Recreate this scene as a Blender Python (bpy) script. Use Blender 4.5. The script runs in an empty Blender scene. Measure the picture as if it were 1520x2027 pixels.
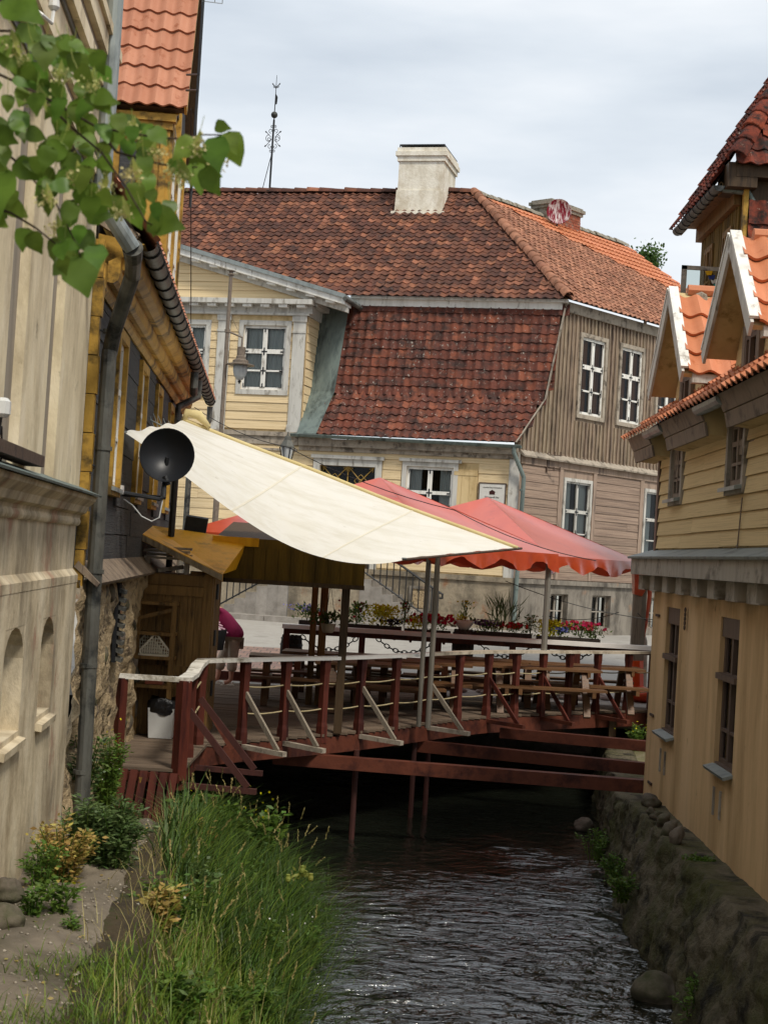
import bpy, bmesh, math, random
import numpy as np
from mathutils import Vector, Matrix, noise
random.seed(7); RNG = np.random.default_rng(7)
SC = bpy.context.scene; COL = SC.collection
R = math.radians

# ---------------------------------------------------------------- camera
F = 3000.0; ROLL = R(3.5); PITCH = R(1.65); EYE = 2.45      # focal length in photo pixels (1520 wide), eye above the deck
fw = Vector((0, math.cos(PITCH), math.sin(PITCH))); u0 = Vector((0, -math.sin(PITCH), math.cos(PITCH))); r0 = Vector((1, 0, 0))
cr = r0*math.cos(ROLL) + u0*math.sin(ROLL); cu = u0*math.cos(ROLL) - r0*math.sin(ROLL)
CAMP = Vector((0, 0, EYE))
cam = bpy.data.cameras.new('camera'); camo = bpy.data.objects.new('camera', cam); COL.objects.link(camo)
camo.matrix_world = Matrix(((cr.x, cu.x, -fw.x, 0), (cr.y, cu.y, -fw.y, 0), (cr.z, cu.z, -fw.z, EYE), (0, 0, 0, 1)))
cam.sensor_fit = 'HORIZONTAL'; cam.sensor_width = 36; cam.lens = 36*F/1520; cam.clip_start = .05; cam.clip_end = 2000
cam.dof.use_dof = True; cam.dof.focus_distance = 27; cam.dof.aperture_fstop = 11
SC.camera = camo

# ---------------------------------------------------------------- sky and sun
SUN_EL, SUN_AZ = R(52), R(148)      # azimuth clockwise from +Y: behind the camera, to its right
W_ = bpy.data.worlds.new('World'); SC.world = W_; W_.use_nodes = True
nt = W_.node_tree; N = nt.nodes; L = nt.links; N.clear()
out = N.new('ShaderNodeOutputWorld'); bg = N.new('ShaderNodeBackground'); bg.inputs[1].default_value = .1
sky = N.new('ShaderNodeTexSky'); sky.sky_type = 'NISHITA'; sky.sun_disc = False; sky.sun_elevation = SUN_EL; sky.sun_rotation = SUN_AZ
sky.air_density = 1.0; sky.dust_density = 2.0
tc = N.new('ShaderNodeTexCoord'); mp = N.new('ShaderNodeMapping'); mp.inputs['Scale'].default_value = (1.6, 1.6, 6.5); mp.inputs['Location'].default_value = (.35, .1, .62)
nz = N.new('ShaderNodeTexNoise'); nz.inputs['Scale'].default_value = 1.25; nz.inputs['Detail'].default_value = 6; nz.inputs['Roughness'].default_value = .5
cl = N.new('ShaderNodeValToRGB')
cl.color_ramp.elements[0].position = .34; cl.color_ramp.elements[0].color = (.43, .485, .55, 1)
cl.color_ramp.elements[1].position = .66; cl.color_ramp.elements[1].color = (.82, .83, .84, 1)
e = cl.color_ramp.elements.new(.5); e.color = (.61, .655, .70, 1)
sc = N.new('ShaderNodeVectorMath'); sc.operation = 'SCALE'; sc.inputs['Scale'].default_value = 12.5
mx = N.new('ShaderNodeMixRGB'); mx.inputs[0].default_value = .88
L.new(tc.outputs['Generated'], mp.inputs[0]); L.new(mp.outputs[0], nz.inputs['Vector']); L.new(nz.outputs['Fac'], cl.inputs[0])
L.new(cl.outputs[0], sc.inputs[0]); L.new(sky.outputs[0], mx.inputs[1]); L.new(sc.outputs[0], mx.inputs[2])
L.new(mx.outputs[0], bg.inputs[0]); L.new(bg.outputs[0], out.inputs[0])
sl = bpy.data.lights.new('sun', 'SUN'); sl.energy = 2.6; sl.angle = R(11); sl.color = (1, .93, .82)
so = bpy.data.objects.new('sun', sl); COL.objects.link(so)
sd = Vector((math.sin(SUN_AZ)*math.cos(SUN_EL), math.cos(SUN_AZ)*math.cos(SUN_EL), math.sin(SUN_EL)))
so.rotation_euler = sd.to_track_quat('Z', 'Y').to_euler(); so.location = (0, 0, 30)
SC.view_settings.view_transform = 'Standard'; SC.view_settings.look = 'None'; SC.view_settings.gamma = 1; SC.view_settings.exposure = 0.15

# ---------------------------------------------------------------- measuring helpers (photo pixel -> point at a known depth or on a known plane)
def ray(x, y): return fw + cr*((x-760)/F) + cu*((1013.5-y)/F)
def P(x, y, Y): d = ray(x, y); return CAMP + d*(Y/d.y)
def G(x, y, z=0): d = ray(x, y); return CAMP + d*((z-EYE)/d.z)
class Fr:
    """upright wall frame: origin o, s along (cos a, sin a), z up, n outward (flip picks the side)"""
    def __init__(self, o, ang, flip=1):
        self.o = Vector((o[0], o[1], 0)); a = R(ang)
        self.e = Vector((math.cos(a), math.sin(a), 0)); self.n = Vector((math.sin(a), -math.cos(a), 0))*flip; self.u = Vector((0, 0, 1))
    def pt(self, s, z, n=0): return self.o + self.e*s + self.n*n + self.u*z
    def uv(self, x, y, n=0):
        d = ray(x, y); q = CAMP + d*((self.o + self.n*n - CAMP).dot(self.n)/d.dot(self.n)); q -= self.o
        return q.dot(self.e), q.z
    def rect(self, x0, y0, x1, y1, n=0):          # photo rectangle (corner top-left, bottom-right) -> s0,s1,z0,z1
        a, b = self.uv(x0, y0, n), self.uv(x1, y1, n)
        return min(a[0], b[0]), max(a[0], b[0]), min(a[1], b[1]), max(a[1], b[1])

# ---------------------------------------------------------------- objects
def lin(h):
    h = h.lstrip('#'); c = [int(h[i:i+2], 16)/255 for i in (0, 2, 4)]
    return tuple(x/12.92 if x <= .04045 else ((x+.055)/1.055)**2.4 for x in c) + (1,)
def tag(o, label=None, cat=None, group=None, kind=None):
    if label: o['label'] = label
    if cat: o['category'] = cat
    if group: o['group'] = group
    if kind: o['kind'] = kind
    return o
def org(o):
    v = Vector((0, 0, 0))
    while o: v += o.location; o = o.parent
    return v
def thing(name, loc, label, cat, group=None):
    o = bpy.data.objects.new(name, None); COL.objects.link(o); o.location = loc; o.empty_display_size = .2
    return tag(o, label, cat, group)
class MB:
    def __init__(self): self.v = []; self.f = []
    def add(self, vs, fs):
        b = len(self.v); self.v += [tuple(p) for p in vs]; self.f += [tuple(b+i for i in f) for f in fs]; return self
    def box(self, o, ax, ay, az):                  # corner o and three edge vectors
        o, ax, ay, az = map(Vector, (o, ax, ay, az))
        c = [o, o+ax, o+ax+ay, o+ay]; c += [p+az for p in c]
        return self.add(c, [(0,3,2,1),(4,5,6,7),(0,1,5,4),(1,2,6,5),(2,3,7,6),(3,0,4,7)])
    def abox(self, x0, x1, y0, y1, z0, z1): return self.box((x0,y0,z0), (x1-x0,0,0), (0,y1-y0,0), (0,0,z1-z0))
    def fbox(self, fr, s0, s1, z0, z1, n0, n1): return self.box(fr.pt(s0, z0, n0), fr.e*(s1-s0), fr.n*(n1-n0), fr.u*(z1-z0))
    def bar(self, a, b, w, h=None, up=(0,0,1)):    # square bar between two points
        a, b = Vector(a), Vector(b); h = h or w; d = (b-a); up = Vector(up)
        s = d.cross(up)
        if s.length < 1e-5: s = d.cross(Vector((1,0,0)))
        s.normalize(); t = s.cross(d).normalized()
        return self.box(a - s*w/2 - t*h/2, s*w, t*h, d)
    def prism(self, poly, vec):
        poly = [Vector(p) for p in poly]; vec = Vector(vec); n = len(poly)
        return self.add(poly + [p+vec for p in poly], [tuple(range(n))[::-1], tuple(range(n, 2*n))] + [(i, (i+1) % n, n+(i+1) % n, n+i) for i in range(n)])
    def tube(self, pts, r, n=8, cap=True):
        pts = [Vector(p) for p in pts]; rs = r if isinstance(r, (list, tuple)) else [r]*len(pts); rings = []; prev = None
        for i, p in enumerate(pts):
            d = (pts[min(i+1, len(pts)-1)] - pts[max(i-1, 0)]).normalized()
            if prev is None: prev = d.cross(Vector((0,0,1)) if abs(d.z) < .9 else Vector((1,0,0))).normalized()
            a = (prev - d*prev.dot(d)).normalized(); b = d.cross(a); prev = a
            rings.append([p + (a*math.cos(t) + b*math.sin(t))*rs[i] for t in [2*math.pi*k/n for k in range(n)]])
        vs = [q for ring in rings for q in ring]; fs = []
        for i in range(len(pts)-1):
            for k in range(n): fs.append((i*n+k, i*n+(k+1) % n, (i+1)*n+(k+1) % n, (i+1)*n+k))
        if cap: fs += [tuple(range(n))[::-1], tuple(range((len(pts)-1)*n, len(pts)*n))]
        return self.add(vs, fs)
    def lathe(self, prof, o, n=16, ax=(0,0,1)):    # prof = (radius, height) pairs
        ax = Vector(ax).normalized(); a = ax.cross(Vector((1,0,0)) if abs(ax.x) < .9 else Vector((0,1,0))).normalized(); b = ax.cross(a); o = Vector(o)
        vs = [o + ax*h + (a*math.cos(2*math.pi*k/n) + b*math.sin(2*math.pi*k/n))*r for r, h in prof for k in range(n)]
        fs = [(i*n+k, i*n+(k+1) % n, (i+1)*n+(k+1) % n, (i+1)*n+k) for i in range(len(prof)-1) for k in range(n)]
        fs += [tuple(range(n))[::-1], tuple(range((len(prof)-1)*n, len(prof)*n))]
        return self.add(vs, fs)
    def wall(self, fr, s0, s1, z0, z1, n0, n1, holes=()):     # wall slab with rectangular openings
        S = sorted({s0, s1, *[min(max(h[k], s0), s1) for h in holes for k in (0, 1)]}); Z = sorted({z0, z1, *[min(max(h[k], z0), z1) for h in holes for k in (2, 3)]})
        for a, b in zip(S, S[1:]):
            run = None
            for c, d in zip(Z, Z[1:]):
                inside = any(h[0]-1e-6 <= a and b <= h[1]+1e-6 and h[2]-1e-6 <= c and d <= h[3]+1e-6 for h in holes)
                if inside:
                    if run: self.fbox(fr, a, b, run[0], run[1], n0, n1); run = None
                else: run = (run[0], d) if run else (c, d)
            if run: self.fbox(fr, a, b, run[0], run[1], n0, n1)
        return self
    def build(self, name, mat, parent=None, smooth=False, label=None, cat=None, group=None, kind=None, attr=None):
        me = bpy.data.meshes.new(name); V = np.array(self.v, float)
        if parent is None:
            o0 = Vector(((V[:,0].min()+V[:,0].max())/2, (V[:,1].min()+V[:,1].max())/2, V[:,2].min()))
        else: o0 = org(parent)
        V = V - np.array(o0); me.from_pydata(V.tolist(), [], self.f); me.materials.append(mat)
        if smooth: me.polygons.foreach_set('use_smooth', [True]*len(me.polygons))
        if attr is not None:
            a = me.attributes.new('rnd', 'FLOAT', 'POINT'); a.data.foreach_set('value', np.asarray(attr, dtype=np.float32))
        o = bpy.data.objects.new(name, me); COL.objects.link(o)
        if parent: o.parent = parent
        else: o.location = o0
        return tag(o, label, cat, group, kind)
def fast_mesh(name, V, faces_n, idx, mat, parent=None, kind=None, attr=None, smooth=False, **kw):
    """numpy mesh: V (n,3), all faces with faces_n corners, idx flat"""
    me = bpy.data.meshes.new(name); nf = len(idx)//faces_n
    o0 = np.array(org(parent)) if parent else np.array([(V[:,0].min()+V[:,0].max())/2, (V[:,1].min()+V[:,1].max())/2, V[:,2].min()])
    me.vertices.add(len(V)); me.vertices.foreach_set('co', (V-o0).astype(np.float32).ravel())
    me.loops.add(len(idx)); me.loops.foreach_set('vertex_index', np.asarray(idx, dtype=np.int32))
    me.polygons.add(nf); me.polygons.foreach_set('loop_start', np.arange(0, nf*faces_n, faces_n, dtype=np.int32))
    if smooth: me.polygons.foreach_set('use_smooth', [True]*nf)
    me.update(calc_edges=True); me.materials.append(mat)
    if attr is not None:
        a = me.attributes.new('rnd', 'FLOAT', 'POINT'); a.data.foreach_set('value', np.asarray(attr, dtype=np.float32))
    o = bpy.data.objects.new(name, me); COL.objects.link(o)
    if parent: o.parent = parent
    else: o.location = Vector(o0)
    return tag(o, kind=kind, **kw)
def piece(name, me, parent, mtx):                  # one piece sharing mesh data; mtx in world space
    o = bpy.data.objects.new(name, me); COL.objects.link(o); o.parent = parent
    o.matrix_local = Matrix.Translation(-org(parent)) @ mtx
    return o
def basis(o, x, y, z): return Matrix(((x[0], y[0], z[0], o[0]), (x[1], y[1], z[1], o[1]), (x[2], y[2], z[2], o[2]), (0, 0, 0, 1)))
def dup(root, loc, rz, label=None, group=None):
    r = root.copy(); COL.objects.link(r); r.location = loc; r.rotation_euler = (0, 0, rz)
    if label: r['label'] = label
    if group: r['group'] = group
    for ch in list(root.children):
        c = ch.copy(); COL.objects.link(c); c.parent = r
        for g in list(ch.children):
            d = g.copy(); COL.objects.link(d); d.parent = c
    return r
def unit_mesh(name, mat, wedge=1.0):
    """unit box 0..1; the top edge of the outer face is drawn in to `wedge` (clapboard)"""
    me = bpy.data.meshes.new(name)
    v = [(0,0,0),(1,0,0),(1,1,0),(0,1,0),(0,0,1),(1,0,1),(1,wedge,1),(0,wedge,1)]
    me.from_pydata(v, [], [(0,3,2,1),(4,5,6,7),(0,1,5,4),(1,2,6,5),(2,3,7,6),(3,0,4,7)]); me.materials.append(mat); return me
def boards(parent, me, fr, s0, s1, z0, z1, h, n, th, holes=(), name='board', seg=(2.2, 4.2), gap=.004, jit=.004, zs=None):
    """horizontal boards, one object each, cut at the openings"""
    rows = max(1, round((z1-z0)/h)); hh = (z1-z0)/rows
    for i in range(rows):
        a, b = z0+i*hh, z0+(i+1)*hh; iv = [(s0, s1)]
        for q in holes:
            if q[2] < b-.02 and q[3] > a+.02:
                nv = []
                for p in iv:
                    if q[1] <= p[0] or q[0] >= p[1]: nv.append(p); continue
                    if q[0]-p[0] > .03: nv.append((p[0], q[0]))
                    if p[1]-q[1] > .03: nv.append((q[1], p[1]))
                iv = nv
        for c, d in iv:
            x = c
            while x < d-.02:
                l = min(d-x, random.uniform(*seg))
                if d-x-l < .5: l = d-x
                t = th*random.uniform(.85, 1.15); dz = random.uniform(-jit, jit)
                piece(name, me, parent, basis(fr.pt(x+gap/2, a+dz, n), fr.e*(l-gap), fr.n*t, fr.u*(hh-.006)))
                x += l
# ---------------------------------------------------------------- materials
def ramp(N_, stops, interp='LINEAR'):
    r = N_.new('ShaderNodeValToRGB'); r.color_ramp.interpolation = interp; el = r.color_ramp.elements
    while len(el) < len(stops): el.new(.5)
    for q, (p, c) in zip(el, stops): q.position = p; q.color = c
    return r
def mat(name, cols, scale=2.5, stretch=(1,1,1), rough=.85, bump=.25, bscale=25, rnd=.0, dirt=None, dirt2=None, spec=.25, metal=0, coord='pos', detail=6, hue=.0, bdist=.02, trans=0, rcols=None, rotz=0):
    """cols: hex stops for a noise ramp. dirt=(hex, amount 0..1, scale, stretch). rnd: value jitter per piece. rcols: stops picked per piece"""
    m = bpy.data.materials.new(name); m.use_nodes = True; nt = m.node_tree; N = nt.nodes; L = nt.links
    b = N['Principled BSDF']; b.inputs['Roughness'].default_value = rough; b.inputs['Metallic'].default_value = metal
    b.inputs['Specular IOR Level'].default_value = spec
    if coord == 'pos': src = N.new('ShaderNodeNewGeometry').outputs['Position']
    else: src = N.new('ShaderNodeTexCoord').outputs['Object']
    if rotz:
        vr = N.new('ShaderNodeVectorRotate'); vr.rotation_type = 'Z_AXIS'; vr.inputs['Angle'].default_value = R(rotz); L.new(src, vr.inputs['Vector']); src = vr.outputs[0]
    oi = N.new('ShaderNodeObjectInfo'); at = N.new('ShaderNodeAttribute'); at.attribute_name = 'rnd'
    ad = N.new('ShaderNodeMath'); ad.operation = 'ADD'; L.new(oi.outputs['Random'], ad.inputs[0]); L.new(at.outputs['Fac'], ad.inputs[1])
    fr = N.new('ShaderNodeMath'); fr.operation = 'FRACT'; L.new(ad.outputs[0], fr.inputs[0]); rv = fr.outputs[0]
    if coord != 'pos':                               # shift the pattern from piece to piece
        va = N.new('ShaderNodeVectorMath'); va.operation = 'ADD'; sm = N.new('ShaderNodeMath'); sm.operation = 'MULTIPLY'; sm.inputs[1].default_value = 37
        L.new(rv, sm.inputs[0]); L.new(src, va.inputs[0]); L.new(sm.outputs[0], va.inputs[1]); src = va.outputs[0]
    def noi(sca, st, det=detail, rg=.6):
        mp = N.new('ShaderNodeMapping'); mp.inputs['Scale'].default_value = st; L.new(src, mp.inputs[0])
        n = N.new('ShaderNodeTexNoise'); n.inputs['Scale'].default_value = sca; n.inputs['Detail'].default_value = det; n.inputs['Roughness'].default_value = rg
        L.new(mp.outputs[0], n.inputs['Vector']); return n.outputs['Fac']
    k = len(cols)
    if k == 1: cr_ = ramp(N, [(0, lin(cols[0])), (1, lin(cols[0]))])
    else: cr_ = ramp(N, [(.32 + .36*i/(k-1), lin(c)) for i, c in enumerate(cols)])
    L.new(noi(scale, stretch), cr_.inputs[0]); c = cr_.outputs[0]
    if rcols:
        rr = ramp(N, [(i/(len(rcols)), lin(h)) for i, h in enumerate(rcols)], 'CONSTANT'); L.new(rv, rr.inputs[0])
        mxr = N.new('ShaderNodeMixRGB'); mxr.inputs[0].default_value = .58; L.new(c, mxr.inputs[1]); L.new(rr.outputs[0], mxr.inputs[2]); c = mxr.outputs[0]
    for d in (dirt, dirt2):
        if d:
            w = .06 if len(d) < 5 else d[4]; t = .75 - .5*d[1]
            dr = ramp(N, [(max(0, t-w), (0,0,0,1)), (min(1, t+w), (1,1,1,1))]); L.new(noi(d[2], d[3] if len(d) > 3 else (1,1,1), 8, .68), dr.inputs[0])
            mx = N.new('ShaderNodeMixRGB'); L.new(dr.outputs[0], mx.inputs[0]); L.new(c, mx.inputs[1]); mx.inputs[2].default_value = lin(d[0]); c = mx.outputs[0]
    if rnd or hue:
        hs = N.new('ShaderNodeHueSaturation'); mr = N.new('ShaderNodeMapRange'); mr.inputs[3].default_value = 1-rnd; mr.inputs[4].default_value = 1+rnd
        L.new(rv, mr.inputs[0]); L.new(mr.outputs[0], hs.inputs['Value']); L.new(c, hs.inputs['Color'])
        if hue:
            m2 = N.new('ShaderNodeMapRange'); m2.inputs[3].default_value = .5-hue; m2.inputs[4].default_value = .5+hue
            s7 = N.new('ShaderNodeMath'); s7.operation = 'MULTIPLY'; s7.inputs[1].default_value = 7.3; f7 = N.new('ShaderNodeMath'); f7.operation = 'FRACT'
            L.new(rv, s7.inputs[0]); L.new(s7.outputs[0], f7.inputs[0]); L.new(f7.outputs[0], m2.inputs[0]); L.new(m2.outputs[0], hs.inputs['Hue'])
        c = hs.outputs[0]
    L.new(c, b.inputs['Base Color'])
    if bump:
        bp = N.new('ShaderNodeBump'); bp.inputs['Strength'].default_value = bump; bp.inputs['Distance'].default_value = bdist
        L.new(noi(bscale, stretch, 5, .65), bp.inputs['Height']); L.new(bp.outputs[0], b.inputs['Normal'])
    if trans:
        tr = N.new('ShaderNodeBsdfTranslucent'); L.new(c, tr.inputs[0]); ms = N.new('ShaderNodeMixShader'); ms.inputs[0].default_value = trans
        o = N['Material Output']; L.new(b.outputs[0], ms.inputs[1]); L.new(tr.outputs[0], ms.inputs[2]); L.new(ms.outputs[0], o.inputs[0])
    return m
VS = (1, 1, .13)        # vertical streaks
M = {}
M['cream'] = mat('cream_plaster', ['#cdbf9f', '#dfd1b0', '#e8dcc0'], 2.2, (1,1,.45), dirt=('#a59578', .33, 1.7, (1.2,1.2,.45), .14), dirt2=('#7a6e5a', .17, 4, (1,1,.7), .05), bump=.35, bscale=30)
M['cream_low'] = mat('peeling_plaster', ['#a8987c', '#cfc0a2', '#dccfb4'], 2.6, (1,1,.6), dirt=('#756a58', .38, 1.5, (1.1,1.1,.45), .12), dirt2=('#a5806a', .25, 1.6, (1,1,.8), .05), bump=.6, bscale=14)
M['niche'] = mat('niche_infill', ['#5c554a', '#776f62', '#696156'], 3, bump=.5, bscale=20)
M['cream_grey'] = mat('grey_render', ['#7f776b', '#9b9284', '#8d8477'], 3, VS, bump=.5, bscale=60)
M['zinc'] = mat('zinc', ['#6b7272', '#939a98', '#818887'], 4, (1,1,.5), rough=.5, metal=.35, bump=.1)
M['zinc_dark'] = mat('zinc_dark', ['#42433f', '#63635d', '#504f4a'], 5, (1,1,.3), rough=.5, metal=.3, bump=.15, dirt=('#2c2e2e', .35, 3))
M['zinc_green'] = mat('zinc_weathered', ['#4d5755', '#76827d', '#626d69'], 3, (1,1,.25), rough=.55, metal=.25, bump=.15, dirt=('#3a3f3d', .3, 2, VS))
M['blackboard'] = mat('black_boards', ['#2c2d2e', '#454647', '#383838'], 2.5, (1,6,6), rnd=.22, bump=.6, bscale=6, dirt=('#56544f', .25, 5), coord='obj', rough=.75)
M['ochre'] = mat('ochre_paint', ['#8a6828', '#b08a3a', '#bc9444'], 3, (1,1,1), dirt=('#584622', .35, 2.2), bump=.3, bscale=20, rough=.6)
M['ochre_dark'] = mat('ochre_boards', ['#d0940f', '#f0b022', '#e2a41a'], 3, VS, dirt=('#a87a16', .28, 2), bump=.3, rough=.55, rnd=.12)
M['white'] = mat('old_white_paint', ['#cbc8bf', '#e3e1d9', '#ebe9e2'], 5, VS, dirt=('#9f998e', .26, 7, (1,1,.3)), bump=.2, bscale=40, rough=.6)
M['white_grey'] = mat('grey_white_paint', ['#a9a69e', '#c7c5bd', '#bdbab2'], 4, VS, dirt=('#857f74', .32, 5, (1,1,.3)), bump=.25, bscale=30, rough=.65)
M['tent_white'] = M['white']
M['glass'] = None
g = bpy.data.materials.new('window_glass'); g.use_nodes = True; n_ = g.node_tree.nodes; l_ = g.node_tree.links; n_.clear()
o_ = n_.new('ShaderNodeOutputMaterial'); ms_ = n_.new('ShaderNodeMixShader'); t_ = n_.new('ShaderNodeBsdfTransparent'); gl_ = n_.new('ShaderNodeBsdfGlossy'); lw = n_.new('ShaderNodeFresnel')
lw.inputs[0].default_value = 1.32; t_.inputs[0].default_value = (.80, .84, .82, 1); gl_.inputs['Roughness'].default_value = .02
nb = n_.new('ShaderNodeTexNoise'); nb.inputs['Scale'].default_value = 1.5; bb = n_.new('ShaderNodeBump'); bb.inputs['Strength'].default_value = .08; l_.new(nb.outputs[0], bb.inputs['Height']); l_.new(bb.outputs[0], gl_.inputs['Normal'])
l_.new(lw.outputs[0], ms_.inputs[0]); l_.new(t_.outputs[0], ms_.inputs[1]); l_.new(gl_.outputs[0], ms_.inputs[2]); l_.new(ms_.outputs[0], o_.inputs[0]); M['glass'] = g
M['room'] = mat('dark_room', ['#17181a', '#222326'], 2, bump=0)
M['curtain'] = mat('net_curtain', ['#b0b4b6', '#cfd3d3', '#bfc4c5'], 7, (1,1,.08), bump=0, trans=.3)
M['curtain_brown'] = mat('brown_curtain', ['#5a3418', '#80502a', '#6c411f'], 8, (1,1,.08), bump=0)
M['tile'] = mat('old_roof_tile', ['#5c3628', '#784430', '#844a32'], 9, rcols=['#6c483a', '#4a3a34', '#865c48', '#5a4236', '#aa745a', '#3e3430', '#765240', '#9a6a4e', '#523c36', '#7c5440'], rnd=.12, bump=.5, bscale=40,
                dirt=('#3c2c28', .42, 2.2, (1,1,1), .14), dirt2=('#8f8a80', .13, 11, (1,1,1), .04))
M['tile_mansard'] = mat('mansard_tile', ['#66382a', '#7e4636', '#723e2e'], 7, rcols=['#683c30', '#58362e', '#7c4a38', '#603e36', '#8c5640', '#50342e'], rnd=.12, bump=.5, bscale=40,
                dirt=('#40302c', .44, 2.4, (1,1,1.6), .10), dirt2=('#a39e94', .23, 13, (1,1,1), .035))
M['tile_side'] = mat('orange_old_tile', ['#96644e', '#a87258', '#885a44'], 6, rcols=['#a2725a', '#8c6250', '#b08066', '#785848', '#986e58'], rnd=.1, bump=.4, bscale=40, dirt=('#684a3a', .36, 4, (1,1,1), .1))
M['tile_new'] = mat('new_clay_tile', ['#a86e56', '#b87e62', '#b0765c'], 4, rcols=['#b0765a', '#aa7054', '#ba8266', '#a67056'], rnd=.06, bump=.2, bscale=60, dirt=('#96583a', .25, 6), rough=.6)
M['tile_orange'] = mat('orange_clay_tile', ['#b66e4a', '#c47e58', '#bc7650'], 4, rcols=['#be7852', '#b8704a', '#ca8462'], rnd=.06, bump=.2, bscale=60, dirt=('#a45a30', .22, 5), rough=.6)
M['tile_black'] = mat('sooty_tile', ['#6b3327', '#87402e', '#5a2c22'], 6, rcols=['#7d3b2b', '#5f3128', '#93482f', '#6b3529'], rnd=.15, bump=.5, bscale=40, dirt=('#2f2522', .48, 4.5, (1,1,1), .09), dirt2=('#b4ad98', .16, 7, (1,1,1), .03))
M['mortar'] = mat('mortar', ['#7d776b', '#9a9385', '#6b6558'], 12, bump=.8, bscale=40, dirt=('#5c5a48', .35, 6))
M['yboard'] = mat('pale_yellow_boards', ['#cdb68c', '#dcc59c', '#e3cea6'], 2, (.6,4,4), rnd=.05, coord='obj', bump=.25, bscale=5, dirt=('#a48f68', .27, 3, (.5,3,3), .08))
M['ypaint'] = mat('pale_yellow_paint', ['#bfa678', '#d2ba8c', '#d9c297'], 2.5, VS, bump=.25, dirt=('#937a4c', .3, 3, (1,1,.4), .1))
M['greywood'] = mat('weathered_wood', ['#6d5f53', '#94836f', '#7f7060'], 3, (8,8,.6), rnd=.16, bump=.5, bscale=8, dirt=('#51473f', .34, 2.5, (3,3,.5), .1), hue=.01)
M['greytrim'] = mat('weathered_trim', ['#7d7469', '#a89d8d', '#948a7c'], 4, (1,1,.5), bump=.4, bscale=20, dirt=('#5d554b', .33, 4))
M['pinkboard'] = mat('faded_pink_boards', ['#7f6a5c', '#9f8a79', '#917c6c'], 1.6, (.7,5,5), rnd=.10, coord='obj', bump=.5, bscale=6, dirt=('#5d5049', .32, 2.2, (.5,3,3), .1))
M['pinktrim'] = mat('faded_pink_trim', ['#82705f', '#9f8b7b', '#8f7c6d'], 3, VS, bump=.4, bscale=20, dirt=('#5f534c', .32, 3, VS))
M['stucco'] = mat('crumbling_stucco', ['#7a6f5e', '#9c907b', '#8a7e6b'], 1.8, bump=.7, bscale=18, dirt=('#5e574b', .38, 1.6, (1,1,.7), .1), dirt2=('#8d6a50', .22, 1.3, (1,1,1), .05))
M['stucco_grey'] = mat('grey_stucco', ['#6b655b', '#8c857a', '#7b7469'], 2, VS, bump=.7, bscale=18, dirt=('#4c4741', .38, 1.8, (1,1,.5), .1), dirt2=('#94755c', .22, 1.5))
M['rplaster'] = mat('apricot_plaster', ['#caa87c', '#d8b689', '#dcbc92'], 1.4, (1,1,.16), bump=.35, bscale=24, dirt=('#a3845a', .33, 1.5, (1.2,1.2,.2), .16), dirt2=('#8c7250', .13, 5, (1,1,.6), .05))
M['rboard'] = mat('mustard_boards', ['#bca47a', '#d0b888', '#c6ae82'], 2, (.6,4,4), rnd=.05, coord='obj', bump=.22, bscale=5, dirt=('#98845e', .24, 3.5, (.3,5,5), .06))
M['rpaint'] = mat('mustard_paint', ['#b49e72', '#c8b284', '#c0a87a'], 3, VS, bump=.2, dirt=('#8c784c', .25, 3))
M['taupe'] = mat('taupe_paint', ['#6d6055', '#857769', '#7a6c5f'], 4, VS, bump=.2, dirt=('#544a41', .3, 4))
M['taupe_light'] = mat('light_taupe_paint', ['#8c857a', '#a59d91', '#9a9286'], 4, VS, bump=.2, dirt=('#6d665c', .35, 3))
M['winbrown'] = mat('brown_window_paint', ['#4f4037', '#65544a', '#5a4a40'], 5, VS, bump=.15, rough=.55)
M['red'] = mat('dark_red_paint', ['#422019', '#56291f', '#4c241c'], 4, VS, bump=.25, rough=.55, rnd=.12, dirt=('#331614', .34, 4, VS))
M['redbeam'] = mat('rusty_red_beam', ['#4c271d', '#633627', '#572e22'], 2.5, bump=.25, rough=.6, rnd=.1, dirt=('#3c1f1a', .36, 2.2))
M['railwhite'] = mat('white_painted_rail', ['#e6e4de', '#f0eee9'], 4, bump=.1, rough=.45)
M['maroon'] = mat('dark_maroon', ['#35201d', '#4a2b26', '#3f2521'], 4, VS, bump=.25, rough=.6)
M['whiterail'] = mat('white_rail', ['#cfcabf', '#e4e0d6', '#dad5ca'], 5, (1,1,1), bump=.15, dirt=('#8f8778', .36, 3), rough=.5)
M['deck'] = mat('deck_planks', ['#55483c', '#7a6a5a', '#695a4b'], 2, (.7,6,6), rnd=.18, coord='obj', bump=.4, bscale=6, dirt=('#463c33', .35, 2.5, (.5,4,4)))
M['brownwood'] = mat('brown_wood', ['#5c4526', '#846539', '#72562f'], 3, (6,6,.5), rnd=.13, bump=.35, bscale=8, rough=.6, dirt=('#3a2b18', .3, 3, (3,3,.5)))
M['darkwood'] = mat('dark_brown_wood', ['#33271b', '#4d3c29', '#403222'], 3, (6,6,.5), rnd=.15, bump=.35, bscale=8, rough=.6)
M['tablewood'] = mat('table_wood', ['#4c3420', '#6c4c2e', '#5d4027'], 3, (1,7,7), rnd=.15, coord='obj', bump=.3, bscale=8, rough=.45, spec=.4)
M['canopywood'] = mat('old_canopy_boards', ['#4a3a17', '#6e561f', '#5b471b'], 2.5, VS, rnd=.1, bump=.3, dirt=('#332813', .40, 1.8, VS, .12))
M['stone'] = mat('field_stone', ['#4a4239', '#6d6256', '#5b5148'], 3, bump=.7, bscale=14, rnd=.2, hue=.015, dirt=('#45472e', .36, 2.5, (1,1,1), .1))
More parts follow.
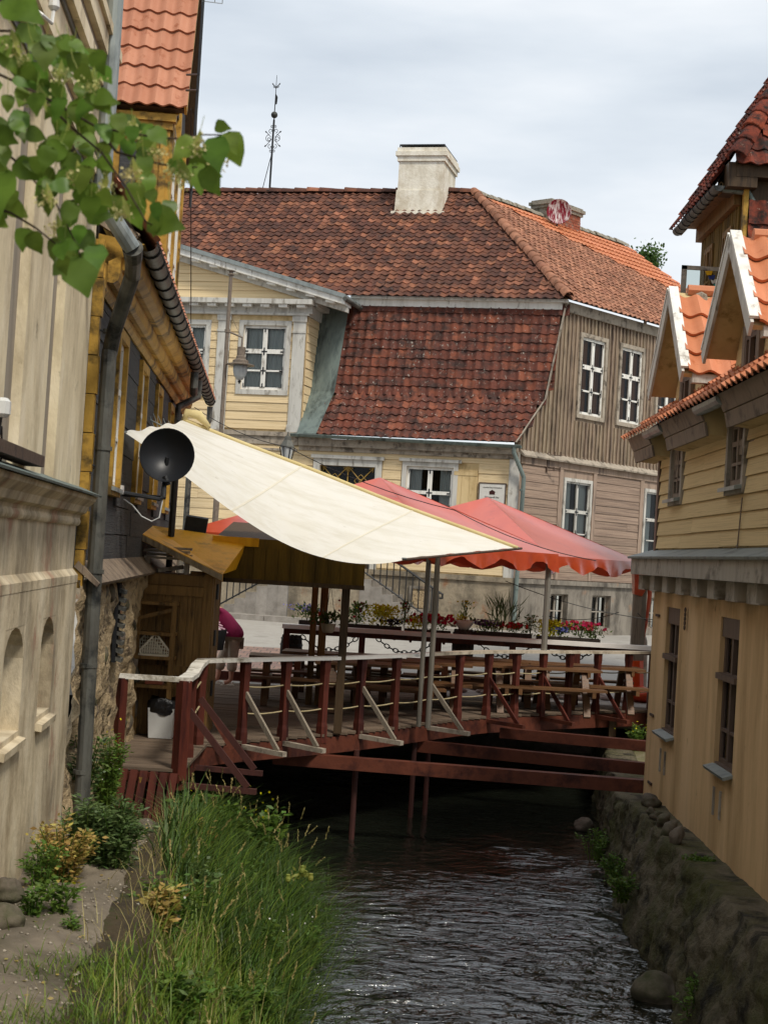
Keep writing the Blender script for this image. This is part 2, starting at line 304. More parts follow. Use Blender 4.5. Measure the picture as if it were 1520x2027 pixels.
M['mossy'] = mat('mossy_wall', ['#494335', '#6b6251', '#575040'], 3.5, bump=1, bscale=16, dirt=('#454720', .44, 1.5, (1,1,1), .12), dirt2=('#26231d', .36, 3.4, (1,1,.6), .07), bdist=.05)
M['ledge'] = mat('mossy_ledge', ['#6b6350', '#837a66', '#5c5642'], 2.2, bump=.8, bscale=16, dirt=('#56571f', .45, 1.6, (1,1,1), .12), bdist=.03)
M['rubble'] = mat('rubble_foundation', ['#87765c', '#b39e7c', '#c4b08e'], 4, bump=1, bscale=11, dirt=('#5d5040', .38, 4, (1,1,1), .06), dirt2=('#8c4f38', .16, 2.2, (1,1,1), .04), bdist=.06)
M['path'] = mat('dirty_concrete_path', ['#575044', '#756b5d', '#837969'], 1.8, bump=.7, bscale=16, dirt=('#4b4636', .38, 1.2, (1,1,1), .12), dirt2=('#8b8172', .2, 9, (1,1,1), .03))
M['soil'] = mat('bank_soil', ['#2c261b', '#453b2a', '#383021'], 3, bump=.8, bscale=14, dirt=('#333a1a', .4, 2))
M['asphalt'] = mat('pale_asphalt', ['#8d8982', '#a19d96', '#97938c'], 2, bump=.3, bscale=60, dirt=('#97938b', .3, 1.2, (1,1,1), .15))
M['kerb'] = mat('kerb_stone', ['#7d776f', '#98928a'], 4, bump=.5, bscale=30, rnd=.12)
M['stucco_white'] = mat('whitewashed_brick', ['#cfc7b5', '#e3ddcd', '#ece7da'], 2.5, bump=.6, bscale=14, dirt=('#b3a48a', .33, 1.6, (1,1,.5), .12))
M['brick'] = mat('old_brick', ['#7c4334', '#96553f', '#8a7568'], 6, bump=.5, bscale=25, rnd=.15)
M['rust'] = mat('rusty_iron', ['#3a2f2a', '#57473c', '#4a3c33'], 8, bump=.3, rough=.7)
M['iron'] = mat('black_iron', ['#17181a', '#26282a'], 8, bump=.15, rough=.5, spec=.4)
M['poleb'] = mat('brown_pole', ['#5a5047', '#786c60', '#685d53'], 6, bump=.1, rough=.5)
M['canvas'] = mat('cream_canvas', ['#ece8da', '#f3f0e6', '#f0ecdf'], 1.2, (1,1,1), bump=.12, bscale=5, dirt=('#dcd6c4', .26, 3.2, (.07,1.6,1.6), .16), dirt2=('#bdb6a2', .10, 7, (.3,1,1), .05), rotz=-42, rough=.8, trans=.25)
M['canvas_seam'] = mat('canvas_seam', ['#dfd8c4', '#e6e0cf'], 2, bump=.1, trans=.2)
M['canvas_hem'] = mat('yellow_canvas_hem', ['#d9c58a', '#e6d6a2'], 2, bump=.1, trans=.2)
M['tentred'] = mat('red_tent_plastic', ['#c4421f', '#d2522a', '#cb4a25'], 1.5, bump=.22, bscale=3.5, rough=.38, spec=.5, dirt=('#ba3e1e', .3, 2), trans=.10)
_b = M['tentred'].node_tree.nodes['Principled BSDF']; _b.inputs['Coat Weight'].default_value = .9; _b.inputs['Coat IOR'].default_value = 2.1; _b.inputs['Coat Roughness'].default_value = .28
M['tentpost'] = mat('steel_post', ['#6b675f', '#8d887e', '#7b766c'], 4, VS, rough=.45, metal=.4, bump=.1)
M['woodpost'] = mat('grey_post', ['#6b6357', '#8d8374', '#7b7265'], 4, (6,6,.4), bump=.3, rough=.7)
M['orange_tarp'] = mat('orange_tarp', ['#c23c0c', '#d84a12'], 3, bump=.3, bscale=5, rough=.35, spec=.5)
M['dish'] = mat('black_dish', ['#1a1c1f', '#202226'], 3, bump=.0, rough=.42, spec=.4)
M['binbag'] = mat('black_bin_bag', ['#0c0c0d', '#151517'], 6, bump=.6, bscale=14, rough=.22, spec=.6, bdist=.03)
M['plastic'] = mat('white_plastic', ['#c6c7c4', '#d2d3d0'], 3, bump=.03, rough=.4, spec=.4)
M['basket'] = mat('cream_plastic', ['#cfc5ac', '#ddd4bd'], 3, bump=.03, rough=.45, spec=.4)
M['rope'] = mat('old_rope', ['#8f8163', '#b3a580', '#a19370'], 12, bump=.4, bscale=80)
M['copper'] = mat('dark_copper', ['#30312f', '#4a4b45', '#5a4c36'], 6, rough=.5, metal=.4, bump=.1)
M['goldiron'] = mat('gilt_iron', ['#8a7038', '#a98c4a'], 6, rough=.5, bump=.1)
M['plaque'] = mat('plaque_stone', ['#c3c1b9', '#d2d0c9'], 5, bump=.05, rough=.5)
M['ink'] = mat('plaque_lettering', ['#4b4742'], 3, bump=0)
M['skin'] = mat('skin', ['#b5806a', '#c08d77'], 6, bump=.05, rough=.55)
M['magenta'] = mat('magenta_knit', ['#651136', '#7c1a44'], 5, bump=.3, bscale=40, rough=.8)
M['stripe'] = mat('pink_stripes', ['#d6a8bd', '#e2bccb'], 5, bump=.2, rough=.8)
M['beige'] = mat('beige_trousers', ['#9b8a79', '#b3a190', '#a69483'], 4, bump=.4, bscale=9, rough=.85)
M['sandal'] = mat('white_sandal', ['#c9c0b0', '#d8d0c2'], 6, bump=.1)
M['hair'] = mat('brown_hair', ['#2e1e14', '#44301f'], 20, (1,1,.2), bump=.3)
M['cup'] = mat('white_ceramic', ['#cfcabd', '#dcd8cc'], 4, bump=.04, rough=.3, spec=.5)
M['terra'] = mat('clay_pot', ['#a09680', '#b5ab94'], 4, bump=.1)
M['rubber'] = mat('black_rubber', ['#1b1a19', '#292725'], 6, bump=.4, bscale=20, rough=.7)
M['planter'] = mat('planter_wood', ['#2c2622', '#403832', '#352f2a'], 4, (1,6,6), bump=.4, coord='obj')
def leafmat(n, cols, tr=.35, rnd=.25, hue=.02, rough=.5, scale=2): return mat(n, cols, scale, bump=0, rnd=rnd, hue=hue, rough=rough, spec=.35, trans=tr)
M['linden'] = leafmat('linden_leaf', ['#506a22', '#708d35', '#607c2b'], .5, .28, .02, .42, 6)
M['lindenfl'] = leafmat('linden_blossom', ['#c9c07c', '#d9d29a'], .3, .1)
M['lindenbr'] = leafmat('linden_bract', ['#a0a850', '#b4bb66'], .5, .1)
M['grass'] = leafmat('grass_blades', ['#4a5e1e', '#6b8430', '#83983c'], .4, .3, .03)
M['grass_dark'] = leafmat('sedge_blades', ['#33481c', '#4b632a', '#3f5622'], .35, .3, .02)
M['straw'] = leafmat('straw', ['#8f8550', '#b2a56c', '#a1955c'], .3, .2, .01)
M['mugwort'] = leafmat('mugwort_leaves', ['#44572c', '#5f7443', '#526638'], .3, .3)
M['dryleaf'] = leafmat('yellowed_leaves', ['#84793a', '#b09a55', '#9a8a48'], .3, .28, .03)
M['weed'] = leafmat('weed_leaves', ['#41581f', '#5f7a30', '#506a28'], .35, .28)
M['treeleaf'] = leafmat('far_leaves', ['#3a5522', '#557034'], .35, .25)
FLW = {'magenta': '#b0143f', 'yellow': '#c9c416', 'blue': '#5a62b0', 'purple': '#6b4a86', 'red': '#c01f30', 'white': '#d9d9cf', 'darkred': '#7a1628', 'lilac': '#9a94cf'}
for k, h in FLW.items(): M['fl_'+k] = leafmat('petals_'+k, [h, h], .3, .25, .01)
M['bark'] = mat('twig_bark', ['#2c221a', '#43352a'], 10, bump=.4)
M['pebble'] = mat('pebble', ['#6f675b', '#948b7d', '#a39a8c'], 8, bump=.3, rnd=.3)
M['brickpave'] = None
def brick_mat():
    m = bpy.data.materials.new('brick_paving'); m.use_nodes = True; N = m.node_tree.nodes; L = m.node_tree.links
    g = N.new('ShaderNodeNewGeometry'); mp = N.new('ShaderNodeMapping'); mp.inputs['Rotation'].default_value = (0, 0, R(2)); b = N.new('ShaderNodeTexBrick')
    b.inputs['Color1'].default_value = lin('#8a6f62'); b.inputs['Color2'].default_value = lin('#76605a'); b.inputs['Mortar'].default_value = lin('#4f4a44'); b.inputs['Scale'].default_value = 1
    b.inputs['Brick Width'].default_value = .21; b.inputs['Row Height'].default_value = .3; b.inputs['Mortar Size'].default_value = .012
    L.new(g.outputs['Position'], mp.inputs[0]); L.new(mp.outputs[0], b.inputs['Vector']); L.new(b.outputs['Color'], N['Principled BSDF'].inputs['Base Color'])
    bp = N.new('ShaderNodeBump'); bp.inputs['Strength'].default_value = .5; L.new(b.outputs['Fac'], bp.inputs['Height']); bp.invert = True; L.new(bp.outputs[0], N['Principled BSDF'].inputs['Normal'])
    N['Principled BSDF'].inputs['Roughness'].default_value = .8; return m
M['brickpave'] = brick_mat()
def water_mat():
    m = bpy.data.materials.new('stream_water'); m.use_nodes = True; N = m.node_tree.nodes; L = m.node_tree.links; b = N['Principled BSDF']
    b.inputs['Base Color'].default_value = (.011, .013, .009, 1); b.inputs['Roughness'].default_value = .05; b.inputs['IOR'].default_value = 2.5; b.inputs['Specular IOR Level'].default_value = .5
    g = N.new('ShaderNodeNewGeometry'); prev = None
    # riffle downstream of the camera, calm pool under the terrace
    sx = N.new('ShaderNodeSeparateXYZ'); L.new(g.outputs['Position'], sx.inputs[0]); nm = N.new('ShaderNodeTexNoise'); nm.inputs['Scale'].default_value = .7; L.new(g.outputs['Position'], nm.inputs['Vector'])
    ad = N.new('ShaderNodeMath'); ad.operation = 'MULTIPLY_ADD'; ad.inputs[1].default_value = 7; L.new(nm.outputs['Fac'], ad.inputs[0]); L.new(sx.outputs['Y'], ad.inputs[2])
    mr = N.new('ShaderNodeMapRange'); mr.inputs[1].default_value = 18.5; mr.inputs[2].default_value = 24.5; mr.inputs[3].default_value = 1; mr.inputs[4].default_value = .16; L.new(ad.outputs[0], mr.inputs[0])
    for sca, st, stren, dist in ((1.3, (.8, 1.0, 1), .7, .28), (4.2, (.7, 1.15, 1), 1.0, .14), (11, (.75, 1.1, 1), .6, .035)):
        mp = N.new('ShaderNodeMapping'); mp.inputs['Scale'].default_value = st; n = N.new('ShaderNodeTexNoise'); n.inputs['Scale'].default_value = sca; n.inputs['Detail'].default_value = 4
        n.inputs['Distortion'].default_value = .8
        L.new(g.outputs['Position'], mp.inputs[0]); L.new(mp.outputs[0], n.inputs['Vector'])
        bp = N.new('ShaderNodeBump'); bp.inputs['Distance'].default_value = dist; L.new(n.outputs['Fac'], bp.inputs['Height'])
        mu = N.new('ShaderNodeMath'); mu.operation = 'MULTIPLY'; mu.inputs[1].default_value = stren; L.new(mr.outputs[0], mu.inputs[0]); L.new(mu.outputs[0], bp.inputs['Strength'])
        if prev: L.new(prev.outputs[0], bp.inputs['Normal'])
        prev = bp
    L.new(prev.outputs[0], b.inputs['Normal']); return m
M['water'] = water_mat()
# ---------------------------------------------------------------- the setting
def nz3(p, s=1.0, o=4): return noise.fractal(Vector(p)*s, 1.0, 2.0, o)
def grid(name, xs, ys, zf, mat, **kw):
    """height sheet: xs(y)->(x0,x1,n); zf(x,y)->z"""
    n = xs(ys[0])[2]; V = []; 
    for y in ys:
        x0, x1, _ = xs(y)
        for i in range(n): x = x0 + (x1-x0)*i/(n-1); V.append((x, y, zf(x, y)))
    V = np.array(V); m = len(ys); idx = []
    for j in range(m-1):
        for i in range(n-1): a = j*n+i; idx += [a, a+1, a+n+1, a+n]
    return fast_mesh(name, V, 4, idx, mat, smooth=True, **kw)
def lerp(x, pts):
    if x <= pts[0][0]: return pts[0][1]
    for (a, b), (c, d) in zip(pts, pts[1:]):
        if x <= c: return b + (d-b)*(x-a)/(c-a)
    return pts[-1][1]
WZ = -1.4                                                    # water level
def xwall(y): return -1.607 - .0758*y                        # line of the house walls on the left bank
def rz_path(y): return lerp(y, [(6, .18), (12, .1), (13.5, -.02), (16.4, -.58), (19, -.85), (24, -1.0)])
def bank(x, y):
    t = x - xwall(y); zp = rz_path(y); w = lerp(y, [(6, 1.0), (12, .95), (16.4, .95), (18, .7)]); wid = lerp(y, [(8, 1.35), (12.5, 1.3), (14.5, 1.6), (18, 1.6), (22, 1.1), (26, .9)])
    z = zp - .05*max(0, t) if t < w else (zp - .05*w) + (WZ-.35-zp)*min(1, ((t-w)/wid))**.9
    return z + .05*nz3((x, y, 0), 1.3) + .02*nz3((x, y, 5), 6)
m = MB(); m.abox(-400, 400, -200, 600, -3.0, -2.1); m.build('ground', M['soil'], kind='structure')
ys = [4 + .12*i for i in range(int(28/.12))]
grid('bank', lambda y: (xwall(y)-.6, xwall(y)+3.6, 48), ys, bank, M['soil'], kind='structure')
grid('path', lambda y: (xwall(y)-.3, xwall(y)+.80 + .07*math.sin(y*2.1) + .04*math.sin(y*5.3), 26), [4 + .1*i for i in range(126)], lambda x, y: bank(x, y) + .02 - .06*max(0, (x-xwall(y)-.70)/.12)**2, M['path'], kind='structure')
def wwave(x, y): return WZ + .014*nz3((x*1.0, y*.55, 2), 2.4, 3) + .006*nz3((x, y*.6, 9), 9, 2)
grid('stream', lambda y: (-3.6, 5.2, 90), [3 + .115*i for i in range(250)], wwave, M['water'], kind='structure')
# street: rises gently from the terrace to the old house
def zroad(y): return lerp(y, [(27.4, 0), (30, .08), (37.4, .62), (60, .7), (80, .75)])
ROADY = [27.42, 28.5, 30, 32, 34, 36, 37.4, 37.5, 45, 60, 90]
m = MB()
for a, b in zip(ROADY, ROADY[1:]):
    m.add([(-60, a, zroad(a)), (60, a, zroad(a)), (60, b, zroad(b)), (-60, b, zroad(b))], [(0, 1, 2, 3)])
m.add([(-60, 27.42, 0), (60, 27.42, 0), (60, 27.42, -.4), (-60, 27.42, -.4)], [(0, 3, 2, 1)])
m.add([(-60, 27.42, -.4), (60, 27.42, -.4), (60, 33, -.4), (-60, 33, -.4)], [(0, 3, 2, 1)])
m.build('road', M['asphalt'], kind='structure')
m = MB()
for a, b in ((27.6, 30), (30, 33.0)): m.add([(-5.2, a, zroad(a)+.006), (-1.35-.2*(a-27.6)/5, a, zroad(a)+.006), (-1.35-.2*(b-27.6)/5, b, zroad(b)+.006), (-5.2, b, zroad(b)+.006)], [(0, 1, 2, 3)])
m.build('brick_pavement', M['brickpave'], kind='structure')
m = MB(); m.add([(-60, 38.6-.24*-60*0, .74), (60, 38.6, .74), (60, 46, .76), (-60, 46, .76)], [(0, 1, 2, 3)])
KA, KB = Vector((-30, 44.6, 0)), Vector((30, 31.0, 0))
fk = Fr((-2.39 + -1.9*.242, 40 - 1.9*.97), -14)          # kerb line 1.9 m in front of the old house
m = MB(); m.fbox(fk, -26, 7.6, .3, .75, -7.5, -.16); m.build('pavement', M['kerb'], kind='structure')
k = MB()
kb = bpy.data.objects.new('kerb', None); COL.objects.link(kb); kb.location = fk.pt(-8, .5); tag(kb, kind='structure')
ume = unit_mesh('kerb_stone', M['kerb'])
s = -12
while s < 7.4: piece('kerb_stone', ume, kb, basis(fk.pt(s, .3, -.155), fk.e*.985, fk.n*.15, fk.u*(.462+random.uniform(-.008, .008)))); s += 1.0
# cobbled strip between terrace and road, under the planters
cob = bpy.data.objects.new('cobbles', None); COL.objects.link(cob); cob.location = (1.8, 28.2, 0); tag(cob, kind='structure')
def stone_mesh(name, mat, seed, flat=.7, sub=2, amp=.22):
    bm = bmesh.new(); bmesh.ops.create_icosphere(bm, subdivisions=sub, radius=.5)
    for v in bm.verts:
        d = 1 + amp*noise.noise(v.co*2.1 + Vector((seed*7.1, 3, seed))) + amp*.5*noise.noise(v.co*4.3 + Vector((1, seed*3.3, 2)))
        v.co *= d; v.co.z *= flat
    me = bpy.data.meshes.new(name); bm.to_mesh(me); bm.free(); me.materials.append(mat)
    me.polygons.foreach_set('use_smooth', [True]*len(me.polygons)); return me
M['cobble'] = mat('cobble', ['#83746a', '#a3948a', '#94867c'], 5, bump=.5, rnd=.25, hue=.02)
SMS = [stone_mesh('cobble_stone', M['cobble'], i, .6, 1) for i in range(4)]
for i in range(150):
    x = random.uniform(-1.2, 4.8); y = random.uniform(27.9, 29.3); r_ = random.uniform(.16, .34)
    piece('cobble_stone', random.choice(SMS), cob, Matrix.Translation((x, y, zroad(y)+.03)) @ Matrix.Rotation(random.uniform(0, 6), 4, 'Z') @ Matrix.Diagonal((r_, r_*.75, r_*.6, 1)))
# far abutment under the street, in the dark
m = MB(); m.abox(-6, 7, 32.6, 33.2, -2.2, -.3); m.build('abutment_wall', M['stone'], kind='structure')
# ---- retaining wall on the right bank and the ledge behind it
def xret(y): return lerp(y, [(4, 2.62), (13, 2.77), (15.5, 2.82), (17.6, 2.92), (20.3, 3.17), (24.5, 3.72), (32, 4.6)])
def xtop(y): return lerp(y, [(4, 3.12), (13, 3.15), (18.4, 3.18), (20.3, 3.34), (24.5, 3.86), (32, 4.75)])
LEDZ = -.32
def zled(y): return lerp(y, [(18.4, LEDZ), (19.4, -.56), (32, -.6)])
def vor(p):
    d, _ = noise.voronoi(Vector(p)); return d[1]-d[0]
def ret_pt(y, t):             # t 0 water .. 1 top .. 1.6 back over the ledge
    zl = zled(y); z = WZ-.3 + min(t, 1)*(zl - WZ+.3); x = xret(y) + (xtop(y)-xret(y))*min(t, 1)**1.3 + max(0, t-1)*.75
    b = .05*nz3((y*1.3, z*1.7, 3), 1.4) + .028*min(1, vor((y*2.6, z*4.2, 3.3))*2.2) + .022*min(1, vor((y*6.1, z*8, 7))*2) + .05*nz3((y*.8, z*.25, 4), 3.1) + .022*nz3((y, z, 1), 9)
    if t < 1: x -= b*1.15
    else: z += b*.25; x -= b*.8*(1.6-t)/.6
    return x, y, z
ts = [i/30 for i in range(31)] + [1.08, 1.16, 1.25, 1.35, 1.45, 1.6]; ysr = [5 + .04*i for i in range(640)]
V = np.array([ret_pt(y, t) for y in ysr for t in ts]); n = len(ts); idx = []
for j in range(len(ysr)-1):
    for i in range(n-1): a = j*n+i; idx += [a, a+n, a+n+1, a+1]
rw = fast_mesh('retaining_wall', V, 4, idx, M['mossy'], smooth=True, label='mossy rubble retaining wall along the right edge of the stream', cat='wall')
STM = [stone_mesh('wall_stone', M['stone'], 20+i, .8, 2, .45) for i in range(5)]
for i in range(26):
    y = random.uniform(10.5, 24); t = random.uniform(.12, .92); p = Vector(ret_pt(y, t)); r_ = random.uniform(.12, .34)
    piece('stone', random.choice(STM), rw, Matrix.Translation(p + Vector((.10*r_/.3, 0, 0))) @ Matrix.Rotation(random.uniform(0, 6), 4, 'X') @ Matrix.Rotation(random.uniform(-.3, .3), 4, 'Z') @ Matrix.Diagonal((r_*.55, r_, r_*.75, 1)))
m = MB(); m.add([(xtop(y)+.1, y, -.63) for y in (19.2, 24.5, 32.6)] + [(12, 32.6, -.63), (12, 19.2, -.63)], [(0, 4, 3, 2, 1)]); m.build('right_bank', M['ledge'], kind='structure')
# ledge stones
SLM = [stone_mesh('ledge_stone', M['stone'], 40+i, .85, 3, .5) for i in range(6)]
M['stone_big'] = M['stone']
lbl = ['grey stone at the far end of the ledge, against the plaster corner', 'small dark stone just below the farthest ledge stone', 'pale round stone third along the ledge', 'brown stone leaning on its pale neighbour on the ledge',
       'mossy stone, second nearest on the ledge', 'round brown stone, nearest of the row on the ledge']
for i, (px, py, sz) in enumerate([(1288, 1588, 34), (1291, 1610, 24), (1303, 1618, 26), (1313, 1626, 30), (1324, 1642, 34), (1340, 1658, 30)]):
    q = G(px, py, LEDZ+.07); r_ = sz/3000*q.y
    o = bpy.data.objects.new('ledge_stone', SLM[i]); COL.objects.link(o); o.location = q; o.scale = (r_, r_*1.15, r_*.95); o.rotation_euler = (.3*i, .2, i*1.1)
    tag(o, lbl[i], 'stone', 'stones lined up on the ledge')
# boulders at the foot of the wall and on the path
for px, py, wpx, z, fl, lb in [(1300, 1965, 100, WZ+.06, .8, 'large dark boulder in the water at the foot of the wall'), (1352, 1992, 42, WZ+.02, .7, 'pale stone beside the large boulder in the water'),
                               (1245, 1775, 40, WZ+.05, .8, 'rounded stone at the waterline below the mossy wall'), (1228, 1745, 34, WZ+.04, .8, 'dark stone low against the retaining wall further along'), (1155, 1634, 38, WZ+.08, .8, 'small boulder at the waterline under the terrace beams')]:
    q = G(px, py, z); r_ = wpx/3000*q.y
    me = stone_mesh('boulder', M['stone'] if wpx != 42 else M['rubble'], px, fl, 4, .28); o = bpy.data.objects.new('boulder', me); COL.objects.link(o); o.location = q; o.scale = (r_, r_, r_); o.rotation_euler = (0, 0, px)
    tag(o, lb, 'boulder')
for px, py, wpx, z, lb in [(8, 1822, 74, .2, 'rounded boulder on the path at the foot of the cream wall'), (12, 1765, 62, .32, 'dark broken stone against the cream wall base')]:
    q = G(px, py, z); r_ = wpx/3000*q.y; me = stone_mesh('boulder', M['stone'], px+50, .85, 4, .3); o = bpy.data.objects.new('boulder', me); COL.objects.link(o); o.location = q; o.scale = (r_,)*3; tag(o, lb, 'boulder')
# ---------------------------------------------------------------- shared builders: windows, roof tiles
def window(parent, fr, r, fm, cm, n=0, cw=.1, ct=.035, back=.07, cols=2, bars=((.6, .06),), fw_=.05, curtain=None, cgap=.25, sill=None, irons=None, mull=.06, open_=.5, glass=True, name='window'):
    s0, s1, z0, z1 = r; m = MB()
    if cw:
        m.fbox(fr, s0-cw, s0, z0-cw, z1+cw, n, n+ct); m.fbox(fr, s1, s1+cw, z0-cw, z1+cw, n, n+ct)
        m.fbox(fr, s0, s1, z1, z1+cw, n, n+ct); m.fbox(fr, s0, s1, z0-cw, z0, n, n+ct)
    else: m.fbox(fr, s0, s1, z0, z0+.02, n-back, n-.01)
    w = m.build(name, cm, parent)
    d0, d1 = n-back, n-back+.04
    m = MB(); m.fbox(fr, s0, s0+fw_, z0, z1, d0, d1); m.fbox(fr, s1-fw_, s1, z0, z1, d0, d1); m.fbox(fr, s0+fw_, s1-fw_, z0, z0+fw_, d0, d1); m.fbox(fr, s0+fw_, s1-fw_, z1-fw_, z1, d0, d1); m.build('frame', fm, w)
    cs = [s0+fw_ + (s1-s0-2*fw_)*i/cols for i in range(cols+1)]; zs = [(z0+fw_, 0)] + [(z0+(z1-z0)*b, t) for b, t in bars] + [(z1-fw_, 0)]
    m = MB()
    for c in cs[1:-1]: m.fbox(fr, c-mull/2, c+mull/2, z0+fw_, z1-fw_, d0-.003, d1+.012)
    for z, t in zs[1:-1]: m.fbox(fr, s0+fw_, s1-fw_, z-t/2, z+t/2, d0-.001, d1+.008)
    if m.v: m.build('mullion', fm, w)
    if glass:
        for a, b in zip(cs, cs[1:]):
            for (c, _), (d, _) in zip(zs, zs[1:]): m = MB(); m.add([fr.pt(a, c, d0+.015), fr.pt(b, c, d0+.015), fr.pt(b, d, d0+.015), fr.pt(a, d, d0+.015)], [(0, 1, 2, 3)]); m.build('pane', M['glass'], w)
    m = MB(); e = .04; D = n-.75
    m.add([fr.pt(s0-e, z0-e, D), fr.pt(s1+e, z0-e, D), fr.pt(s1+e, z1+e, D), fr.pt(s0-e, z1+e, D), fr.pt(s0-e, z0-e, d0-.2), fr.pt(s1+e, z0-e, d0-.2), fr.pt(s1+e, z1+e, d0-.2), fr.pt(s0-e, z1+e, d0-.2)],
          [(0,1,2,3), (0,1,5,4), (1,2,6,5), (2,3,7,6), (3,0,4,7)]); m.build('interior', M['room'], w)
    if curtain:
        m = MB(); k = 14
        for sd_ in (0, 1):
            a = s0+.02 if sd_ == 0 else s0 + (s1-s0)*(1-open_/1.0); b = s0+(s1-s0)*open_ if sd_ == 0 else s1-.02
            pts = [(a+(b-a)*i/k, d0-.07-.02*(i % 2)) for i in range(k+1)]
            m.add([fr.pt(s, z0+cgap*(z1-z0) if False else z0+.02, q) for s, q in pts] + [fr.pt(s, z1-.02, q) for s, q in pts], [(i, i+1, k+2+i, k+1+i) for i in range(k)])
        m.build('curtain', curtain, w)
    if sill: m = MB(); m.prism([fr.pt(s0-.06, z0-.03, n-.02), fr.pt(s0-.06, z0-.06, n+sill), fr.pt(s0-.06, z0-.02, n+sill), fr.pt(s0-.06, z0+.012, n-.02)], fr.e*(s1-s0+.12)); m.build('sill', M['zinc'] if not irons else fm, w)
    if irons:
        m = MB(); t = .017; q0, q1 = d1+.013, d1+.02
        for a, b in zip(cs, cs[1:]):
            for (c, _), (d, _) in zip(zs, zs[1:]):
                if d-c < .25: continue
                for sx in (a-.02, b-.09):
                    for zz in (c-.005, d-.02): m.fbox(fr, sx+.012, sx+.10, zz, zz+t, q0, q1)
                for sx in (a-.02, b-.005):
                    for zz in (c, d-.10): m.fbox(fr, sx, sx+t, zz, zz+.1, q0+.002, q1+.002)
        m.build('corner_irons', M['iron'], w, kind='stuff')
    return w
def tile_mesh(name, mat, amp=.04, lift=.03, th=.02, segs=8, over=1.03, ph=0.0):
    me = bpy.data.meshes.new(name); v = []; f = []; n = segs+1
    for yy, li in ((0, lift), (1, 0)):
        for i in range(n): x = i/segs; v.append((x*over, yy, li + amp*(.5+.5*math.cos(2*math.pi*(x+ph)))))
    for i in range(n): x = i/segs; v.append((x*over, .004, lift - th + amp*(.5+.5*math.cos(2*math.pi*(x+ph)))))
    for i in range(segs): f += [(i, i+1, n+i+1, n+i), (2*n+i, 2*n+i+1, i+1, i)]
    me.from_pydata(v, [], f); me.materials.append(mat); me.polygons.foreach_set('use_smooth', [True]*len(me.polygons))
    bm = bmesh.new(); bm.from_mesh(me)
    bmesh.ops.split_edges(bm, edges=[e for e in bm.edges if len(e.link_faces) == 2 and e.calc_face_angle(0) > .7]); bm.to_mesh(me); bm.free(); return me
def inpoly(p, poly):
    x, y = p; c = False
    for (a, b), (d, e) in zip(poly, poly[1:]+poly[:1]):
        if (b > y) != (e > y) and x < (d-a)*(y-b)/(e-b)+a: c = not c
    return c
def tile_field(O, ex, ey, poly, w, h, jit=.012, skew=0):
    """list of world matrices for the tiles whose middle lies in poly (plane coordinates)"""
    nr = ex.cross(ey); out = []; bs = [p[1] for p in poly]; as_ = [p[0] for p in poly]; b = min(bs); j = 0
    while b < max(bs):
        a = min(as_)
        while a < max(as_):
            if inpoly((a+w/2, b+h*.5), poly):
                ja, jb, jn = (random.uniform(-jit, jit) for _ in range(3)); an = random.uniform(-.035, .035)*jit/.012
                x2 = (ex*math.cos(an) + ey*math.sin(an)); y2 = (ey*math.cos(an) - ex*math.sin(an))
                out.append(basis(O + ex*(a+ja*.5) + ey*(b+jb) + nr*(.02+jn*.6), x2*w, y2*(h*1.22), nr))
            a += w
        b += h; j += 1
    return out
def lay_tiles(roof, me, mats, nobj):
    """nearest tiles as pieces, the rest joined"""
    if not mats: return
    mats = sorted(mats, key=lambda q: (q.to_translation()-CAMP).length)
    for q in mats[:nobj]: piece('roof_tile', me, roof, q)
    rest = mats[nobj:]
    if rest:
        v = np.array([list(x.co)+[1] for x in me.vertices]); nv = len(v)
        A = np.array([np.array(q) for q in rest]); VV = np.einsum('kij,nj->kni', A, v)[:, :, :3].reshape(-1, 3)
        base = np.array([p.vertices[:] for p in me.polygons]); idx = (base[None] + (np.arange(len(rest))*nv)[:, None, None]).reshape(-1)
        fast_mesh('roof_tiles', VV, 4, idx, me.materials[0], parent=roof, kind='stuff', attr=np.repeat(RNG.random(len(rest)), nv), smooth=True)
def ridge_caps(roof, me_mat, a, b, r=.13, step=.36, name='ridge_tile', up=Vector((0, 0, 1))):
    a, b = Vector(a), Vector(b); d = (b-a); n = max(1, round(d.length/step)); d.normalize(); s = d.cross(up).normalized(); u = s.cross(d); K = 7
    me = bpy.data.meshes.new(name); v = []; f = []
    for yy, rr in ((0, 1.12), (1.1, .9)):
        for i in range(K): t = math.pi*i/(K-1); v.append((math.cos(t)*rr, yy, math.sin(t)*rr))
    for i in range(K): t = math.pi*i/(K-1); v.append((math.cos(t)*.9, .01, math.sin(t)*.9))
    for i in range(K-1): f += [(i, i+1, K+i+1, K+i), (2*K+i, 2*K+i+1, i+1, i)]
    me.from_pydata(v, [], f); me.materials.append(me_mat); me.polygons.foreach_set('use_smooth', [True]*len(me.polygons))
    L_ = (b-a).length/n
    for i in range(n):
        j = Vector([random.uniform(-.012, .012) for _ in range(3)])
        piece(name, me, roof, basis(a + d*(i*L_) + j, s*r, d*L_, u*r*random.uniform(.9, 1.1)))
def polyface(m, pts): m.add(pts, [tuple(range(len(pts)))]); return m
# ---------------------------------------------------------------- the old house across the street
FA = Fr((-2.39, 40.0), -14); CS = 5.95
FSo = FA.pt(CS, 0, 0); FS = Fr((FSo.x, FSo.y), 48)
H0 = thing('old_house', FA.pt(1.5, .72, -3), 'old yellow and brown timber house with red tiled mansard roof across the street', 'house')
BKN = 1.3                                               # set-back of the upper storey
def sr(b): return CS + .555*b                           # right edge of the front at set-back b
